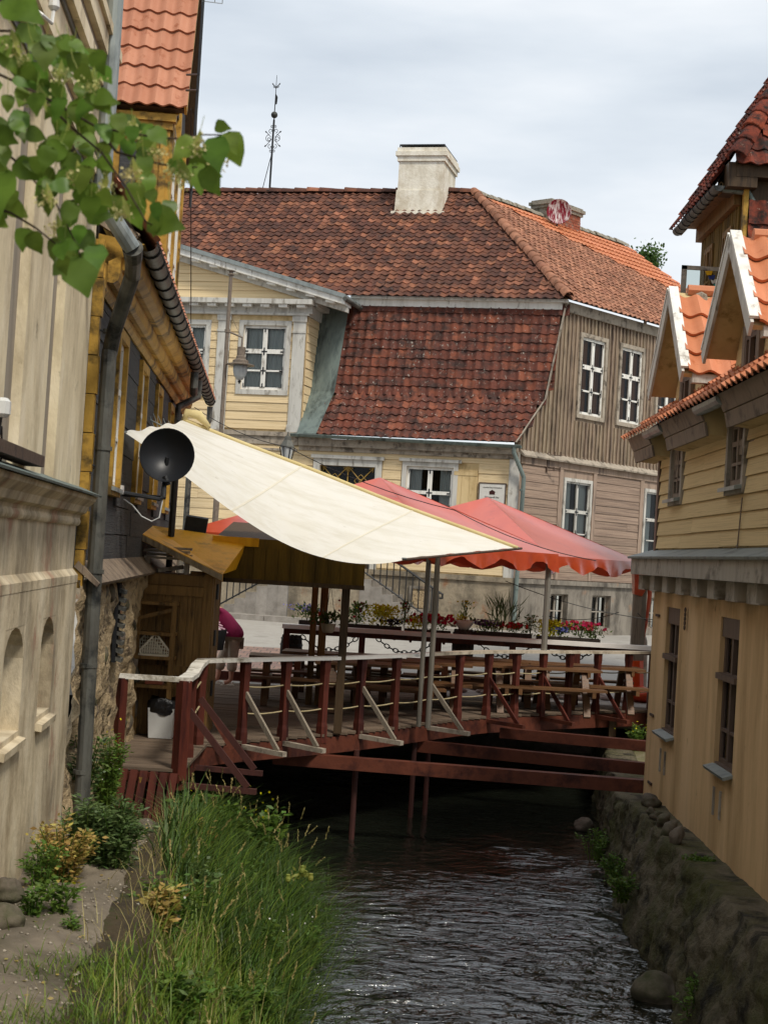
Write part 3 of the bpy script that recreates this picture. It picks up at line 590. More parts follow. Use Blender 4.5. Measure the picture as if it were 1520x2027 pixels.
# windows: photo rectangles on the wall planes
w_up = [FA.rect(484, 643, 561, 773), FA.rect(366-22, 641, 402, 773)]
w_gf = FA.rect(806, 922, 892, 1040)
door = FA.rect(634, 920, 730, 1140)
front_holes = w_up + [w_gf, door]
wl = MB(); wl.wall(FA, -9, .05, .7, 9.0, -.3, 0, front_holes); wl.wall(FA, .05, CS-.02, .7, 5.3, -.3, 0, front_holes)
wl.fbox(FA, .05, .049-.25, .75, 9.0, -3, -.3)
WALL = wl.build('front_wall', M['ypaint'], H0)
# boards of the projecting bay, upper storey
YB = unit_mesh('board', M['yboard'], .35)
def grow(r, c): return (r[0]-c, r[1]+c, r[2]-c, r[3]+c)
pil = [FA.rect(592, 650, 617, 850)[:2], FA.rect(428, 650, 449, 850)[:2]]
pil = [(.5*(a+b)-.17, .5*(a+b)+.17) for a, b in pil]; pil[0] = (-.30, .04)
hb = [grow(r, .12) for r in w_up] + [(a-.01, b+.01, 5.3, 9) for a, b in pil]
boards(WALL, YB, FA, -6.3, .05, 5.62, 8.68, .235, 0, .028, hb)
boards(WALL, YB, FA, -6.3, .05, 4.55, 5.2, .21, 0, .028, [])
for a, b in pil:
    m = MB(); m.fbox(FA, a, b, 5.55, 8.72, 0, .06); m.fbox(FA, a-.03, b+.03, 8.5, 8.73, .06, .09); m.fbox(FA, a-.02, b+.02, 8.2, 8.26, .06, .08); m.fbox(FA, a-.02, b+.02, 5.5, 5.75, .06, .085); m.build('pilaster', M['white_grey'], H0)
# return of the bay (faces right)
FR = Fr(tuple(FA.pt(.05, 0, 0))[:2], -14+90, 1)          # s runs back
m = MB(); m.fbox(FR, 0, BKN+.4, .8, 9.0, -.25, 0); rtw = m.build('return_wall', M['ypaint'], H0)
boards(rtw, YB, FR, .06, BKN+.3, 5.7, 8.68, .235, 0, .028, [])
# cornice of the bay with modillions, string course
m = MB(); m.fbox(FA, -9.2, .25, 8.93, 9.06, -.2, .34); m.fbox(FA, -9.1, .2, 8.72, 8.93, -.2, .08); m.fbox(FA, -9.1, .12, 8.66, 8.72, -.05, .12); m.fbox(FR, .0, BKN+.3, 8.93, 9.055, -.2, .26); m.fbox(FR, .0, BKN+.3, 8.66, 8.93, -.1, .07); m.build('cornice', M['white_grey'], H0)
m = MB(); m.fbox(FA, -9.0, .02, 5.44, 5.56, 0, .09); m.fbox(FA, -9.0, .01, 5.22, 5.44, 0, .04); m.fbox(FA, -9, .01, 5.06, 5.12, 0, .06); m.build('string_course', M['greytrim'], H0)
me = unit_mesh('modillion', M['white'])
for i in range(15): piece('modillion', me, H0, basis(FA.pt(-.18-.5*i, 8.85, .085), FA.e*.24, FA.n*.2, FA.u*.075))
# pediment
pk, zk, z0_, se = -4.9, 10.72, 9.08, 1.15
m = MB(); m.prism([FA.pt(pk*2-se, z0_, -.05), FA.pt(se-.3, z0_, -.05), FA.pt(pk, zk-.1, -.05)], FA.n*-.2); ty = m.build('tympanum', M['ypaint'], H0)
fs_ = (zk-z0_)/(se-pk)
nb = 6
for i in range(nb):
    za = z0_+.03+i*.22; sb = se-.45-(za+.2-z0_)/fs_
    if sb < -8: break
    piece('board', YB, ty, basis(FA.pt(2*pk-sb, za, -.05), FA.e*(2*(sb-pk)), FA.n*.026, FA.u*.213))
def rake(name, mt, a0, a1, n0, n1, sgn=1):       # strip along the rake, offsets measured down from the roof line
    m = MB(); q = [(se, z0_), (pk, zk)]
    for k in (1, -1):
        S = [(pk + k*(s-pk), z) for s, z in q]
        m.prism([FA.pt(S[0][0], S[0][1]-a0, n0), FA.pt(S[1][0], S[1][1]-a0, n0), FA.pt(S[1][0], S[1][1]-a1, n0), FA.pt(S[0][0], S[0][1]-a1, n0)], FA.n*(n1-n0))
    return m.build(name, mt, H0)
rake('raking_cornice', M['white'], -.02, .14, -.3, .34); rake('raking_frieze', M['white_grey'], .14, .30, -.1, .08); rake('gable_flashing', M['zinc'], -.13, -.02, -7, .40)
for i in range(12):
    s = se-.55-.55*i; z = z0_ + (se-s)*fs_ - .22
    if s > pk: piece('modillion', me, H0, basis(FA.pt(s, z, .085), (FA.e - FA.u*fs_).normalized()*.24, FA.n*.2, FA.u*.075))
m = MB(); q = [(se+.06, z0_-.04, .3), (se+.1, z0_-.10, -2.4)]
m.tube([FA.pt(se+.02, z0_+.0, .42), FA.pt(se+.1, z0_-.03, -.9)], .06, 8); m.build('gutter', M['zinc_dark'], H0)
# ground storey front: boards, string
boards(WALL, YB, FA, .05, CS-.25, 2.12, 5.22, .26, 0, .026, [grow(w_gf, .14), grow(door, .2), FA.rect(899, 925, 940, 1060)])
boards(WALL, YB, FA, -6.3, .05, 2.12, 4.5, .26, 0, .026, [])
m = MB(); m.fbox(FA, CS-.26, CS, 2.05, 5.3, 0, .05); m.build('corner_board', M['white_grey'], H0)
m = MB(); m.fbox(FA, .06, CS-.05, 5.22, 5.42, 0, .16); m.fbox(FA, .06, CS-.04, 5.1, 5.22, 0, .06); m.build('eaves_board', M['greytrim'], H0)
m = MB(); m.fbox(FA, -9, CS+.02, .6, 2.05, -.3, .05); m.fbox(FA, -9, CS+.04, 1.95, 2.08, -.2, .1); pl = m.build('plinth', M['stucco'], H0)
rv = FA.rect(816, 1165, 851, 1205); m = MB(); m.fbox(FA, rv[0], rv[1], rv[2], rv[3], .045, .062); m.build('cellar_hatch', M['rubble'], H0); m = MB()
for a in ((rv[0]-.07, rv[0], rv[2]-.05, rv[3]+.07), (rv[1], rv[1]+.07, rv[2]-.05, rv[3]+.07), (rv[0], rv[1], rv[3], rv[3]+.07)): m.fbox(FA, *a, .05, .09)
m.build('hatch_frame', M['stucco_grey'], H0)
# windows
for r in w_up: window(H0, FA, r, M['white'], M['white_grey'], cw=.13, ct=.05, back=.06, bars=((.30, .045), (.60, .12)), curtain=M['curtain'], irons=True, open_=.5, mull=.12, fw_=.075)
window(H0, FA, w_gf, M['white'], M['white_grey'], cw=.12, ct=.05, back=.06, bars=((.28, .035), (.55, .09)), curtain=M['curtain'], irons=True, open_=.3, mull=.12, fw_=.075)
m = MB(); s0, s1, z0, z1 = w_gf; m.fbox(FA, s0-.2, s1+.2, z1+.12, z1+.2, 0, .11); m.build('window_hood', M['white_grey'], H0)
sh = FA.rect(900, 928, 939, 1060); shp = MB(); shp.fbox(FA, sh[0], sh[1], sh[2], sh[3], .0, .03); shp = shp.build('shutter', M['ypaint'], H0)
for i in range(3): a = sh[0]+(sh[1]-sh[0])*i/3; m = MB(); m.fbox(FA, a+.004, a+(sh[1]-sh[0])/3-.004, sh[2]+.03, sh[3]-.03, .03, .042); m.build('board', M['ypaint'], shp)
m = MB(); m.fbox(FA, sh[0], sh[1], sh[3]-.16, sh[3]-.06, .042, .055); m.build('batten', M['ypaint'], shp)
# door with iron transom grille
s0, s1, z0, z1 = door; dw = MB()
dw.fbox(FA, s0-.18, s0, z0, z1+.18, 0, .05); dw.fbox(FA, s1, s1+.18, z0, z1+.18, 0, .05); dw.fbox(FA, s0, s1, z1, z1+.18, 0, .05); dw.fbox(FA, s0-.24, s1+.24, z1+.18, z1+.27, 0, .11); dw.fbox(FA, s0-.07, s0-.02, z0, z1+.05, .05, .075); dw.fbox(FA, s1+.02, s1+.07, z0, z1+.05, .05, .075)
dw = dw.build('door', M['white_grey'], H0)
zt = z1-.75
m = MB(); m.fbox(FA, s0, s1, z0, zt-.05, -.12, -.07); m.build('leaf', M['darkwood'], dw); m = MB(); m.add([FA.pt(s0, zt, -.1), FA.pt(s1, zt, -.1), FA.pt(s1, z1, -.1), FA.pt(s0, z1, -.1)], [(0, 1, 2, 3)]); m.build('pane', M['glass'], dw)
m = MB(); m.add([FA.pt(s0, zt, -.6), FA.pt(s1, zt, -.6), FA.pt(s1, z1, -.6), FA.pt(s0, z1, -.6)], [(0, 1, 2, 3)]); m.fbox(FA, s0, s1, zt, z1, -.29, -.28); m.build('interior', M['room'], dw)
m = MB(); m.fbox(FA, s0, s1, zt-.06, zt, -.12, -.02); m.build('transom', M['white_grey'], dw)
m = MB(); mid = (s0+s1)/2; m.tube([FA.pt(mid, zt, -.06), FA.pt(mid, z1, -.06)], .018, 6)
for a, b in ((s0+.04, mid), (mid, s1-.04)):
    c = (a+b)/2; zc = (zt+z1)/2
    for p, q in (((a, zt), (b, z1)), ((a, z1), (b, zt))):
        m.tube([FA.pt(p[0], p[1], -.06), FA.pt(q[0], q[1], -.06)], .016, 6)
        for (x, z), (x2, z2) in ((p, q), (q, p)):
            d = Vector((x2-x, z2-z)).normalized()
            for sg in (-1, 1): m.tube([FA.pt(x+d.x*.03, z+d.y*.03, -.055), FA.pt(x+d.x*.13-sg*d.y*.06, z+d.y*.13+sg*d.x*.06, -.055)], .012, 5)
    for k in range(4):
        t0 = math.pi/2*k; pts = [FA.pt(c+math.cos(t0)*.17*u + math.cos(t0+math.pi/2)*.075*math.sin(math.pi*u), zc+math.sin(t0)*.17*u + math.sin(t0+math.pi/2)*.075*math.sin(math.pi*u), -.055) for u in (0, .25, .5, .75, 1)]
        m.tube(pts, .009, 5); pts = [FA.pt(c+math.cos(t0)*.17*u - math.cos(t0+math.pi/2)*.075*math.sin(math.pi*u), zc+math.sin(t0)*.17*u - math.sin(t0+math.pi/2)*.075*math.sin(math.pi*u), -.055) for u in (0, .25, .5, .75, 1)]; m.tube(pts, .009, 5)
    m.lathe([(.0, 0), (.05, .005), (.03, .03), (0, .035)], FA.pt(c, zc, -.05), 8, FA.n)
m.build('iron_grille', M['goldiron'], dw)
# ---- mansard of the front
bk = [(-.22, 5.52), (.75, 6.75), (BKN, 9.22)]               # (set-back, height)
tl = [FA.uv(627, 852, .22)[0], FA.uv(664, 762, -.75)[0], FA.uv(692, 614, -BKN)[0]]
rf = MB()
for i in range(2):
    (b0, h0), (b1, h1) = bk[i], bk[i+1]
    rf.add([FA.pt(.07, h0, -b0), FA.pt(sr(b0), h0, -b0), FA.pt(sr(b1), h1, -b1), FA.pt(.07, h1, -b1)], [(0, 1, 2, 3)])
MR = rf.build('mansard_roof', M['darkwood'], H0)
TM = tile_mesh('mansard_tile', M['tile_mansard'], .055, .035, .022); allm = []
for i in range(2):
    (b0, h0), (b1, h1) = bk[i], bk[i+1]; O = FA.pt(0, h0, -b0); T = FA.pt(0, h1, -b1); ey = (T-O); Ls = ey.length; ey.normalize()
    allm += tile_field(O + FA.n*0, FA.e, ey, [(tl[i], -.04), (sr(b0)+.07, -.04), (sr(b1)+.07, Ls), (tl[i+1], Ls)], .235, .262)
lay_tiles(MR, TM, allm, 300)
# flashing on the left of the mansard
m = MB()
for i in range(2):
    (b0, h0), (b1, h1) = bk[i], bk[i+1]; k = 5
    for j in range(k):
        f0, f1 = j/k, (j+1)/k
        P_ = [(b0+(b1-b0)*f, h0+(h1-h0)*f, tl[i]+(tl[i+1]-tl[i])*f) for f in (f0, f1)]
        m.add([FA.pt(.05, P_[0][1], -P_[0][0]+.07), FA.pt(P_[0][2]+.03, P_[0][1], -P_[0][0]+.15), FA.pt(P_[1][2]+.03, P_[1][1], -P_[1][0]+.15), FA.pt(.05, P_[1][1], -P_[1][0]+.07)], [(0, 1, 2, 3)])
m.build('roof_flashing', M['zinc_green'], MR)
# verge board on the right
m = MB()
for i in range(2):
    (b0, h0), (b1, h1) = bk[i], bk[i+1]; a, b = FA.pt(sr(b0)+.02, h0, -b0+.02), FA.pt(sr(b1)+.02, h1, -b1+.02)
    m.prism([a, b, b-FA.u*.0+FA.n*.1, a+FA.n*.1], FS.n*.05)
m.build('verge_board', M['greytrim'], MR)
# gutter and downpipe
m = MB(); ga, gb = FA.pt(-.1, 5.50, .33), FA.pt(CS+.06, 5.44, .33)
K = 9; d = gb-ga
vs = [p + FA.n*math.cos(t)*.075 + FA.u*math.sin(t)*.075 for p in (ga, gb) for t in [math.pi + math.pi*k/(K-1) for k in range(K)]]
m.add(vs, [(k, k+1, K+k+1, K+k) for k in range(K-1)])
for k in range(9): q = ga + d*(k+.3)/9; m.tube([q + FA.n*math.cos(t)*.082 + FA.u*math.sin(t)*.082 for t in [math.pi + math.pi*k2/8 for k2 in range(9)]], .012, 5)
m.tube([ga+FA.n*.075, gb+FA.n*.075], .012, 6); m.build('gutter', M['zinc_green'], H0)
m = MB(); a = FA.pt(CS-.12, 5.40, .33); b = FA.pt(CS+.14, 4.55, .14); c = FA.pt(CS+.10, .9, .14); m.tube([a, a-FA.u*.15, b+FA.u*.1, b-FA.u*.05, c], .055, 10); 
for z in (4.3, 3, 1.8): m.tube([FA.pt(CS+.12, z, .14), FA.pt(CS+.12, z+.05, .14)], .066, 10)
m.build('downpipe', M['zinc_green'], H0)
# ---- upper roof: two wings meeting at a hip
NR = -6.1; s_ap, z_ap = FA.uv(938, 384, NR); AP = FA.pt(s_ap, z_ap, NR)
n_fs = (AP - FS.o).dot(FS.n)
EZ = 9.42; NE = -BKN+.28; NSE = .28
# eave corner = meet of n_FA=NE and n_FS=NSE lines
def meet(na, nb):
    A = np.array([[FA.n.x, FA.n.y], [FS.n.x, FS.n.y]]); r_ = np.array([na + FA.o.dot(FA.n), nb + FS.o.dot(FS.n)]); x = np.linalg.solve(A, r_); return Vector((x[0], x[1], 0))
EC = meet(NE, NSE) + Vector((0, 0, EZ))
sL = -11.0
eL, rL = FA.pt(sL, EZ, NE), FA.pt(sL, z_ap, NR)
SLEN = 13.0
def fs_on(p): return (p-FS.o).dot(FS.e)
eR = FS.pt(SLEN, EZ, NSE); rR = FS.pt(SLEN-.6, z_ap, n_fs)
m = MB(); m.add([eL, EC, AP, rL], [(0, 1, 2, 3)]); m.add([EC, eR, rR, AP], [(0, 1, 2, 3)])
UR = m.build('upper_roof', M['darkwood'], H0)
TU = tile_mesh('roof_tile', M['tile'], .045, .03, .02)
ey = FA.pt(0, z_ap, NR) - FA.pt(0, EZ, NE); Lf = ey.length; ey.normalize(); O = FA.pt(0, EZ, NE)
sEC = (EC-FA.o).dot(FA.e)
lay_tiles(UR, TU, tile_field(O, FA.e, ey, [(-8.6, -.06), (sEC, -.06), (s_ap, Lf), (-8.6, Lf)], .235, .235, .016), 0)
TSd = tile_mesh('roof_tile', M['tile_side'], .045, .03, .02)
ey2 = (AP + FS.e*1 - (EC + FS.e*1)); ey2 = (FS.pt(0, z_ap, n_fs) - FS.pt(0, EZ, NSE)); Ls2 = ey2.length; ey2.normalize(); O2 = FS.pt(0, EZ, NSE)
fe, fa_, fr_ = fs_on(EC), fs_on(AP), fs_on(rR)
lay_tiles(UR, TSd, tile_field(O2, FS.e, ey2, [(fe, -.06), (SLEN, -.06), (SLEN-.25, Ls2*.42), (fa_+(fe-fa_)*.15+3.4, Ls2*.80), (fa_, Ls2)], .235, .235, .014), 0)
TSn = tile_mesh('roof_tile', M['tile_orange'], .03, .05, .03)
lay_tiles(UR, TSn, tile_field(O2 + FS.n*.0 , FS.e, ey2, [(SLEN-.25, Ls2*.42), (SLEN-.6, Ls2), (fa_, Ls2), (fa_+(fe-fa_)*.15+3.4, Ls2*.80)], .2, .40, .004), 0)
ridge_caps(UR, M['tile_side'], EC + Vector((0, 0, .06)), AP + Vector((0, 0, .08)), .15, .34, 'hip_tile')
ridge_caps(UR, M['tile'], FA.pt(-8.5, z_ap+.05, NR), AP + Vector((0, 0, .05)), .14, .4)
ridge_caps(UR, M['mortar'], AP + Vector((0, 0, .03)), rR + Vector((0, 0, .03)), .13, .4)
# eaves fascia
m = MB(); m.fbox(FA, .9, (meet(-BKN+.05, 0)-FA.o).dot(FA.e)+.02, 9.18, 9.42, -BKN-.05, -BKN+.10); m.fbox(FA, .9, sEC-.02, 9.36, 9.43, -BKN, -BKN+.22); m.build('fascia', M['white'], H0)
m = MB(); c0 = fs_on(meet(-BKN, 0)); m.fbox(FS, c0+.02, SLEN, 9.15, 9.42, -.05, .10); m.build('fascia', M['greytrim'], H0)
# ---- side front, upper storey board and batten
su = [FS.rect(1152, 660, 1190, 797), FS.rect(1230, 679, 1264, 813), FS.rect(1304, 700, 1336, 826)]
su = [(r[0], r[1], 6.55, 8.62) for r in su]
zb = 5.42
m = MB(); c1 = fs_on(meet(-BKN, 0))
uw = MB()
def ztop(s): return lerp(s*.874, [(b_, z_) for b_, z_ in bk])
c2 = min(r[0] for r in su) - .2
c3 = .75/.874
uw.prism([FS.pt(-.02, zb, 0), FS.pt(c3, zb, 0), FS.pt(c3, ztop(c3)-.02, 0), FS.pt(-.02, ztop(0)-.03, 0)], FS.n*-.2)
uw.prism([FS.pt(c3, zb, 0), FS.pt(c2, zb, 0), FS.pt(c2, min(9.2, ztop(c2)-.02), 0), FS.pt(c3, ztop(c3)-.02, 0)], FS.n*-.2) if c2 < c1 else uw.prism([FS.pt(c3, zb, 0), FS.pt(c2, zb, 0), FS.pt(c2, 9.2, 0), FS.pt(c1, 9.2, 0), FS.pt(c3, ztop(c3)-.02, 0)], FS.n*-.2)
uw.wall(FS, c2, SLEN-.4, zb, 9.2, -.2, 0, su)
UW = uw.build('side_wall_upper', M['greywood'], H0)
BAT = unit_mesh('batten', M['greywood'])
s = .02; i = 0
while s < SLEN-.5:
    z1 = min(9.2, ztop(s))-.03; iv = [(zb-.12-random.uniform(0, .05), z1)]
    for r in su:
        if r[0]-.14 < s+.06 and r[1]+.14 > s:
            iv = [(iv[0][0], r[2]-.2), (r[3]+.13, z1)]
    for a, b in iv:
        if b-a > .08: piece('batten', BAT, UW, basis(FS.pt(s, a, 0), FS.e*(.055+random.uniform(-.008, .008)), FS.n*random.uniform(.035, .055), FS.u*(b-a)))
    s += .175+random.uniform(-.012, .012)
for r in su: window(H0, FS, r, M['white'], M['greytrim'], cw=.11, ct=.06, back=.03, bars=((.31, .045), (.62, .12)), curtain=M['curtain_brown'], irons=True, open_=.4, mull=.12, fw_=.075)
m = MB(); m.prism([FS.pt(-.05, zb-.15, .0), FS.pt(-.05, zb-.23, .16), FS.pt(-.05, zb-.19, .17), FS.pt(-.05, zb-.05, .02)], FS.e*SLEN); m.build('drip_board', M['greytrim'], H0)
# lower side storey
sw = [FS.rect(1119, 944, 1160, 1075), FS.rect(1278, 965, 1306, 1105)]
sw = [(r[0], r[1]+(.0 if i == 0 else .35), 2.75, 4.72) for i, r in enumerate(sw)]
LW = MB(); LW.wall(FS, 0, SLEN-.4, 2.0, zb, -.25, 0, sw); LW = LW.build('side_wall_lower', M['pinktrim'], H0)
PB = unit_mesh('board', M['pinkboard'], .5)
ph_ = [grow(r, .14) for r in sw] + [(r[0]-.32, r[0]-.13, 2, zb) for r in sw] + [(r[1]+.13, r[1]+.3, 2, zb) for r in sw]
boards(LW, PB, FS, .1, SLEN-.5, 2.1, 5.0, .2, 0, .028, ph_, seg=(1.5, 4))
m = MB()
for r in sw:
    for a, b in ((r[0]-.31, r[0]-.14), (r[1]+.14, r[1]+.29)): m = MB(); m.fbox(FS, a, b, 2.1, 5.02, 0, .04); m.build('wall_post', M['pinktrim'], H0)

m = MB(); m.fbox(FS, 0, SLEN-.4, 5.02, 5.24, 0, .05); m.build('frieze_board', M['pinktrim'], H0)
for r in sw: window(H0, FS, r, M['white_grey'], M['white_grey'], cw=.09, ct=.05, back=.03, bars=((.3, .035), (.6, .09)), curtain=M['curtain'], irons=True, open_=.35, mull=.08)
bw = [FS.rect(1086, 1192, 1117, 1250), FS.rect(1168, 1192, 1202, 1250), FS.rect(1282, 1200, 1304, 1260)]
bw = [(r[0], r[1], .82, 1.72) for r in bw]
m = MB(); m.wall(FS, 0, SLEN-.4, .55, 2.0, -.25, .06, bw); m.fbox(FS, -.05, SLEN-.4, 1.96, 2.08, -.1, .14); m.build('side_plinth', M['stucco_grey'], H0)
for r in bw: window(H0, FS, r, M['taupe_light'], M['stucco_grey'], n=.06, cw=0, back=.2, bars=((.5, .03),), fw_=.05, mull=.05)
# iron bracket and insulators on the side wall
m = MB(); q = FS.uv(1080, 915); m.fbox(FS, q[0]-.02, q[0]+.02, q[1]-.26, q[1]+.25, .03, .06)
for dz in (.2, -.2):
    m.tube([FS.pt(q[0], q[1]+dz, .05), FS.pt(q[0]+.3, q[1]+dz, .25)], .014, 6); m.tube([FS.pt(q[0]+.3, q[1]+dz-.02, .25), FS.pt(q[0]+.3, q[1]+dz+.1, .25)], .02, 6); m.tube([FS.pt(q[0]+.16, q[1]+dz-.02, .16), FS.pt(q[0]+.16, q[1]+dz+.09, .16)], .02, 6)
m.build('wire_bracket', M['rust'], H0)
# ---- plaque, with its printed lines
r = FA.rect(951, 957, 998, 1012); pq = MB(); pq.fbox(FA, r[0], r[1], r[2], r[3], .05, .075); pq = pq.build('plaque', M['plaque'], H0)
m = MB()
for a in ((r[0]-.03, r[0], r[2]-.03, r[3]+.03), (r[1], r[1]+.03, r[2]-.03, r[3]+.03), (r[0], r[1], r[3], r[3]+.03), (r[0], r[1], r[2]-.03, r[2])): m.fbox(FA, *a, .045, .085)
m.build('frame', M['rust'], pq)
def text(parent, name, s, fr, sc_, z, n, size, mt):
    cv = bpy.data.curves.new(name, 'FONT'); cv.body = s; cv.size = size; cv.align_x = 'CENTER'; cv.extrude = .002; cv.materials.append(mt)
    o = bpy.data.objects.new(name, cv); COL.objects.link(o); o.parent = parent; me_ = bpy.data.meshes.new_from_object(o); bpy.data.objects.remove(o); o = bpy.data.objects.new(name, me_); COL.objects.link(o); o.parent = parent
    o.matrix_local = Matrix.Translation(-org(parent)) @ basis(fr.pt(sc_, z, n), fr.e, fr.u, fr.n); return o
mid = (r[0]+r[1])/2
text(pq, 'lettering', 'ARHITEKTŪRAS PIEMINEKLIS', FA, mid, r[3]-.11, .078, .038, M['ink']); text(pq, 'lettering', 'Dzīvojamā ēka', FA, mid, r[3]-.36, .078, .06, M['ink']); text(pq, 'lettering', 'XVII-XIX gs.', FA, mid, r[3]-.47, .078, .055, M['ink'])
m = MB(); m.fbox(FA, mid-.07, mid+.07, r[3]-.27, r[3]-.21, .076, .081); m.prism([FA.pt(mid-.09, r[3]-.21, .076), FA.pt(mid+.09, r[3]-.21, .076), FA.pt(mid, r[3]-.15, .076)], FA.n*.005); m.build('emblem', M['red'], pq)
# ---- chimneys
def on_roof(x, y, fr, z, n0, dn):   # where a photo point meets the slope
    pass
cz = 12.55; cs0, cs1 = FA.uv(781, 420, -5.0)[0], FA.uv(880, 425, -5.0)[0]
c0 = FA.uv(790, 300, -5.0); zt_ = c0[1]
CH = MB(); n0, n1 = -5.1, -6.9
s0, s1 = FA.uv(789, 340, n0)[0], FA.uv(877, 340, n0)[0]; zb0 = FA.uv(830, 424, n0+.1)[1]-.25
def frus(m, s0, s1, n0, n1, z0, z1, d0, d1):
    a = [FA.pt(s0-d0, z0, n0+d0), FA.pt(s1+d0, z0, n0+d0), FA.pt(s1+d0, z0, n1-d0), FA.pt(s0-d0, z0, n1-d0)]; b = [FA.pt(s0-d1, z1, n0+d1), FA.pt(s1+d1, z1, n0+d1), FA.pt(s1+d1, z1, n1-d1), FA.pt(s0-d1, z1, n1-d1)]
    m.add(a+b, [(0,3,2,1), (4,5,6,7), (0,1,5,4), (1,2,6,5), (2,3,7,6), (3,0,4,7)])
zc_ = FA.uv(833, 305, n0)[1]
frus(CH, s0, s1, n0, n1, zb0-.8, zb0+.35, .28, .13); frus(CH, s0, s1, n0, n1, zb0+.35, zb0+1.0, .05, .03); frus(CH, s0, s1, n0, n1, zb0+1.0, zc_-.2, .0, .0); frus(CH, s0, s1, n0, n1, zc_-.2, zc_-.05, .05, .05); frus(CH, s0, s1, n0, n1, zc_-.05, zc_+.08, .1, .1)
frus(CH, s0, s1, n0, n1, zc_+.08, zc_+.2, .06, .06)
CHo = CH.build('chimney', M['stucco_white'], H0, label='stout whitewashed chimney')
m = MB(); frus(m, s0+.1, s1-.1, n0-.1, n1+.1, zc_+.28, zc_+.31, .1, .1); 
for a, b in ((s0, n0), (s1, n0), (s1, n1), (s0, n1)): m.tube([FA.pt(a, zc_+.18, b), FA.pt(a, zc_+.3, b)], .02, 6)
m.build('cover', M['iron'], CHo)
p2 = P(1112, 440, (FS.pt(3.2, 0, n_fs)).y); sb = fs_on(p2)
BC = bpy.data.objects.new('brick_chimney', None)
m = MB(); zt2 = FS.uv(1112, 425, n_fs)[1]; a0, a1 = FS.uv(1083, 440, n_fs+.3)[0], FS.uv(1150, 440, n_fs+.3)[0]
m.fbox(FS, a0+.1, a1-.12, z_ap-.8, zt2, n_fs-.35, n_fs+.35); m.fbox(FS, a0+.04, a1-.06, zt2, zt2+.10, n_fs-.41, n_fs+.41); m.fbox(FS, a0-.02, a1, zt2+.10, zt2+.2, n_fs-.46, n_fs+.46); m.fbox(FS, a0+.04, a1-.06, zt2+.2, zt2+.26, n_fs-.4, n_fs+.4)
bch = m.build('brick_chimney', M['mortar'], H0)
bme = unit_mesh('brick', M['brick'])
for j in range(int((zt2-z_ap+.7)/.085)):
    z = z_ap-.7+j*.085
    for k in range(5):
        wdt = (a1-a0-.22)/4.0; x = a0+.1+wdt*(k-.5*(j % 2)); x0, x1 = max(x, a0+.1), min(x+wdt, a1-.12)
        if x1-x0 > .05: piece('brick', bme, bch, basis(FS.pt(x0+.006, z, n_fs+.35), FS.e*(x1-x0-.012), FS.n*random.uniform(.008, .02), FS.u*.072))
# ---------------------------------------------------------------- left bank: cream house (near) and black timber house
LB = Fr((xwall(12.8), 12.8), math.degrees(math.atan2(1, -.0758)))         # s < 0: cream house, s > 0: black house
HC = thing('cream_house', LB.pt(-3, .1, -2), 'tall cream plastered house with pilasters, near at the left edge', 'house')
CR = -.34                                                                  # far corner of the cream house
NCH = [(-3.66, -2.92, 1.17, 1.64), (-2.14, -1.50, 1.17, 1.64)]
lo = MB(); lo.wall(LB, -11.5, CR, -.9, 2.14, -.4, .07, [(a, b, c, d+.22) for a, b, c, d in NCH]); lo.fbox(LB, -11.5, CR, 2.14, 2.75, -.4, .03)
lo.prism([LB.pt(-11.5, 2.14, .03), LB.pt(-11.5, 2.08, .073), LB.pt(-11.5, 2.14, .073), LB.pt(-11.5, 2.19, .03)], LB.e*(11.5+CR))
LOW = lo.build('lower_wall', M['cream_low'], HC)
def rough(o, amp, sc_, cuts):      # break a wall face up and push it about a little
    bm = bmesh.new(); bm.from_mesh(o.data); bmesh.ops.subdivide_edges(bm, edges=[e for e in bm.edges if e.calc_length() > .3], cuts=cuts, use_grid_fill=True)
    for v in bm.verts: p = v.co + org(o); d = amp*noise.fractal(p*sc_, 1, 2, 4); v.co += Vector((d, 0, d*.3))
    bm.to_mesh(o.data); bm.free()
for a, b, c, d in NCH:
    m = MB(); w_ = (b-a)/2; K = 9
    arc = [((a+b)/2 + w_*math.cos(t), d + .22*math.sin(t)) for t in [math.pi*k/(K-1) for k in range(K)]]
    for (s0, z0), (s1, z1) in zip(arc, arc[1:]): m.prism([LB.pt(s0, z0, .068), LB.pt(s1, z1, .068), LB.pt(s1, d+.225, .068), LB.pt(s0, d+.225, .068)], LB.n*-.36)
    nw = m.build('niche_arch', M['cream_low'], HC)
    m = MB(); m.fbox(LB, a-.02, b+.02, c-.04, d+.24, -.36, -.28); m.build('niche_infill', M['niche'], nw); m = MB(); m.prism([LB.pt(a-.03, c-.05, -.25), LB.pt(a-.03, c-.10, .115), LB.pt(a-.03, c-.05, .12), LB.pt(a-.03, c+.04, -.25)], LB.e*(b-a+.06)); m.build('sill', M['cream_low'], nw)
m = MB(); m.tube([LB.pt(-3.15, 1.2, -.05), LB.pt(-3.15, 1.62, -.05)], .015, 6); m.build('niche_rod', M['rust'], HC)
up = MB(); up.fbox(LB, -11.5, CR, 2.75, 9.5, -.5, -.03); up.build('upper_wall', M['cream_grey'], HC)
for a, b in ((-1.86, CR), (-3.46, -2.47), (-5.3, -4.07)): m = MB(); m.fbox(LB, a, b, 2.86, 5.25, -.03, .035); m.build('pilaster', M['cream'], HC)
m = MB(); m.fbox(LB, -11.5, CR, 5.5, 9.5, -.03, .03); m.build('frieze', M['cream'], HC)
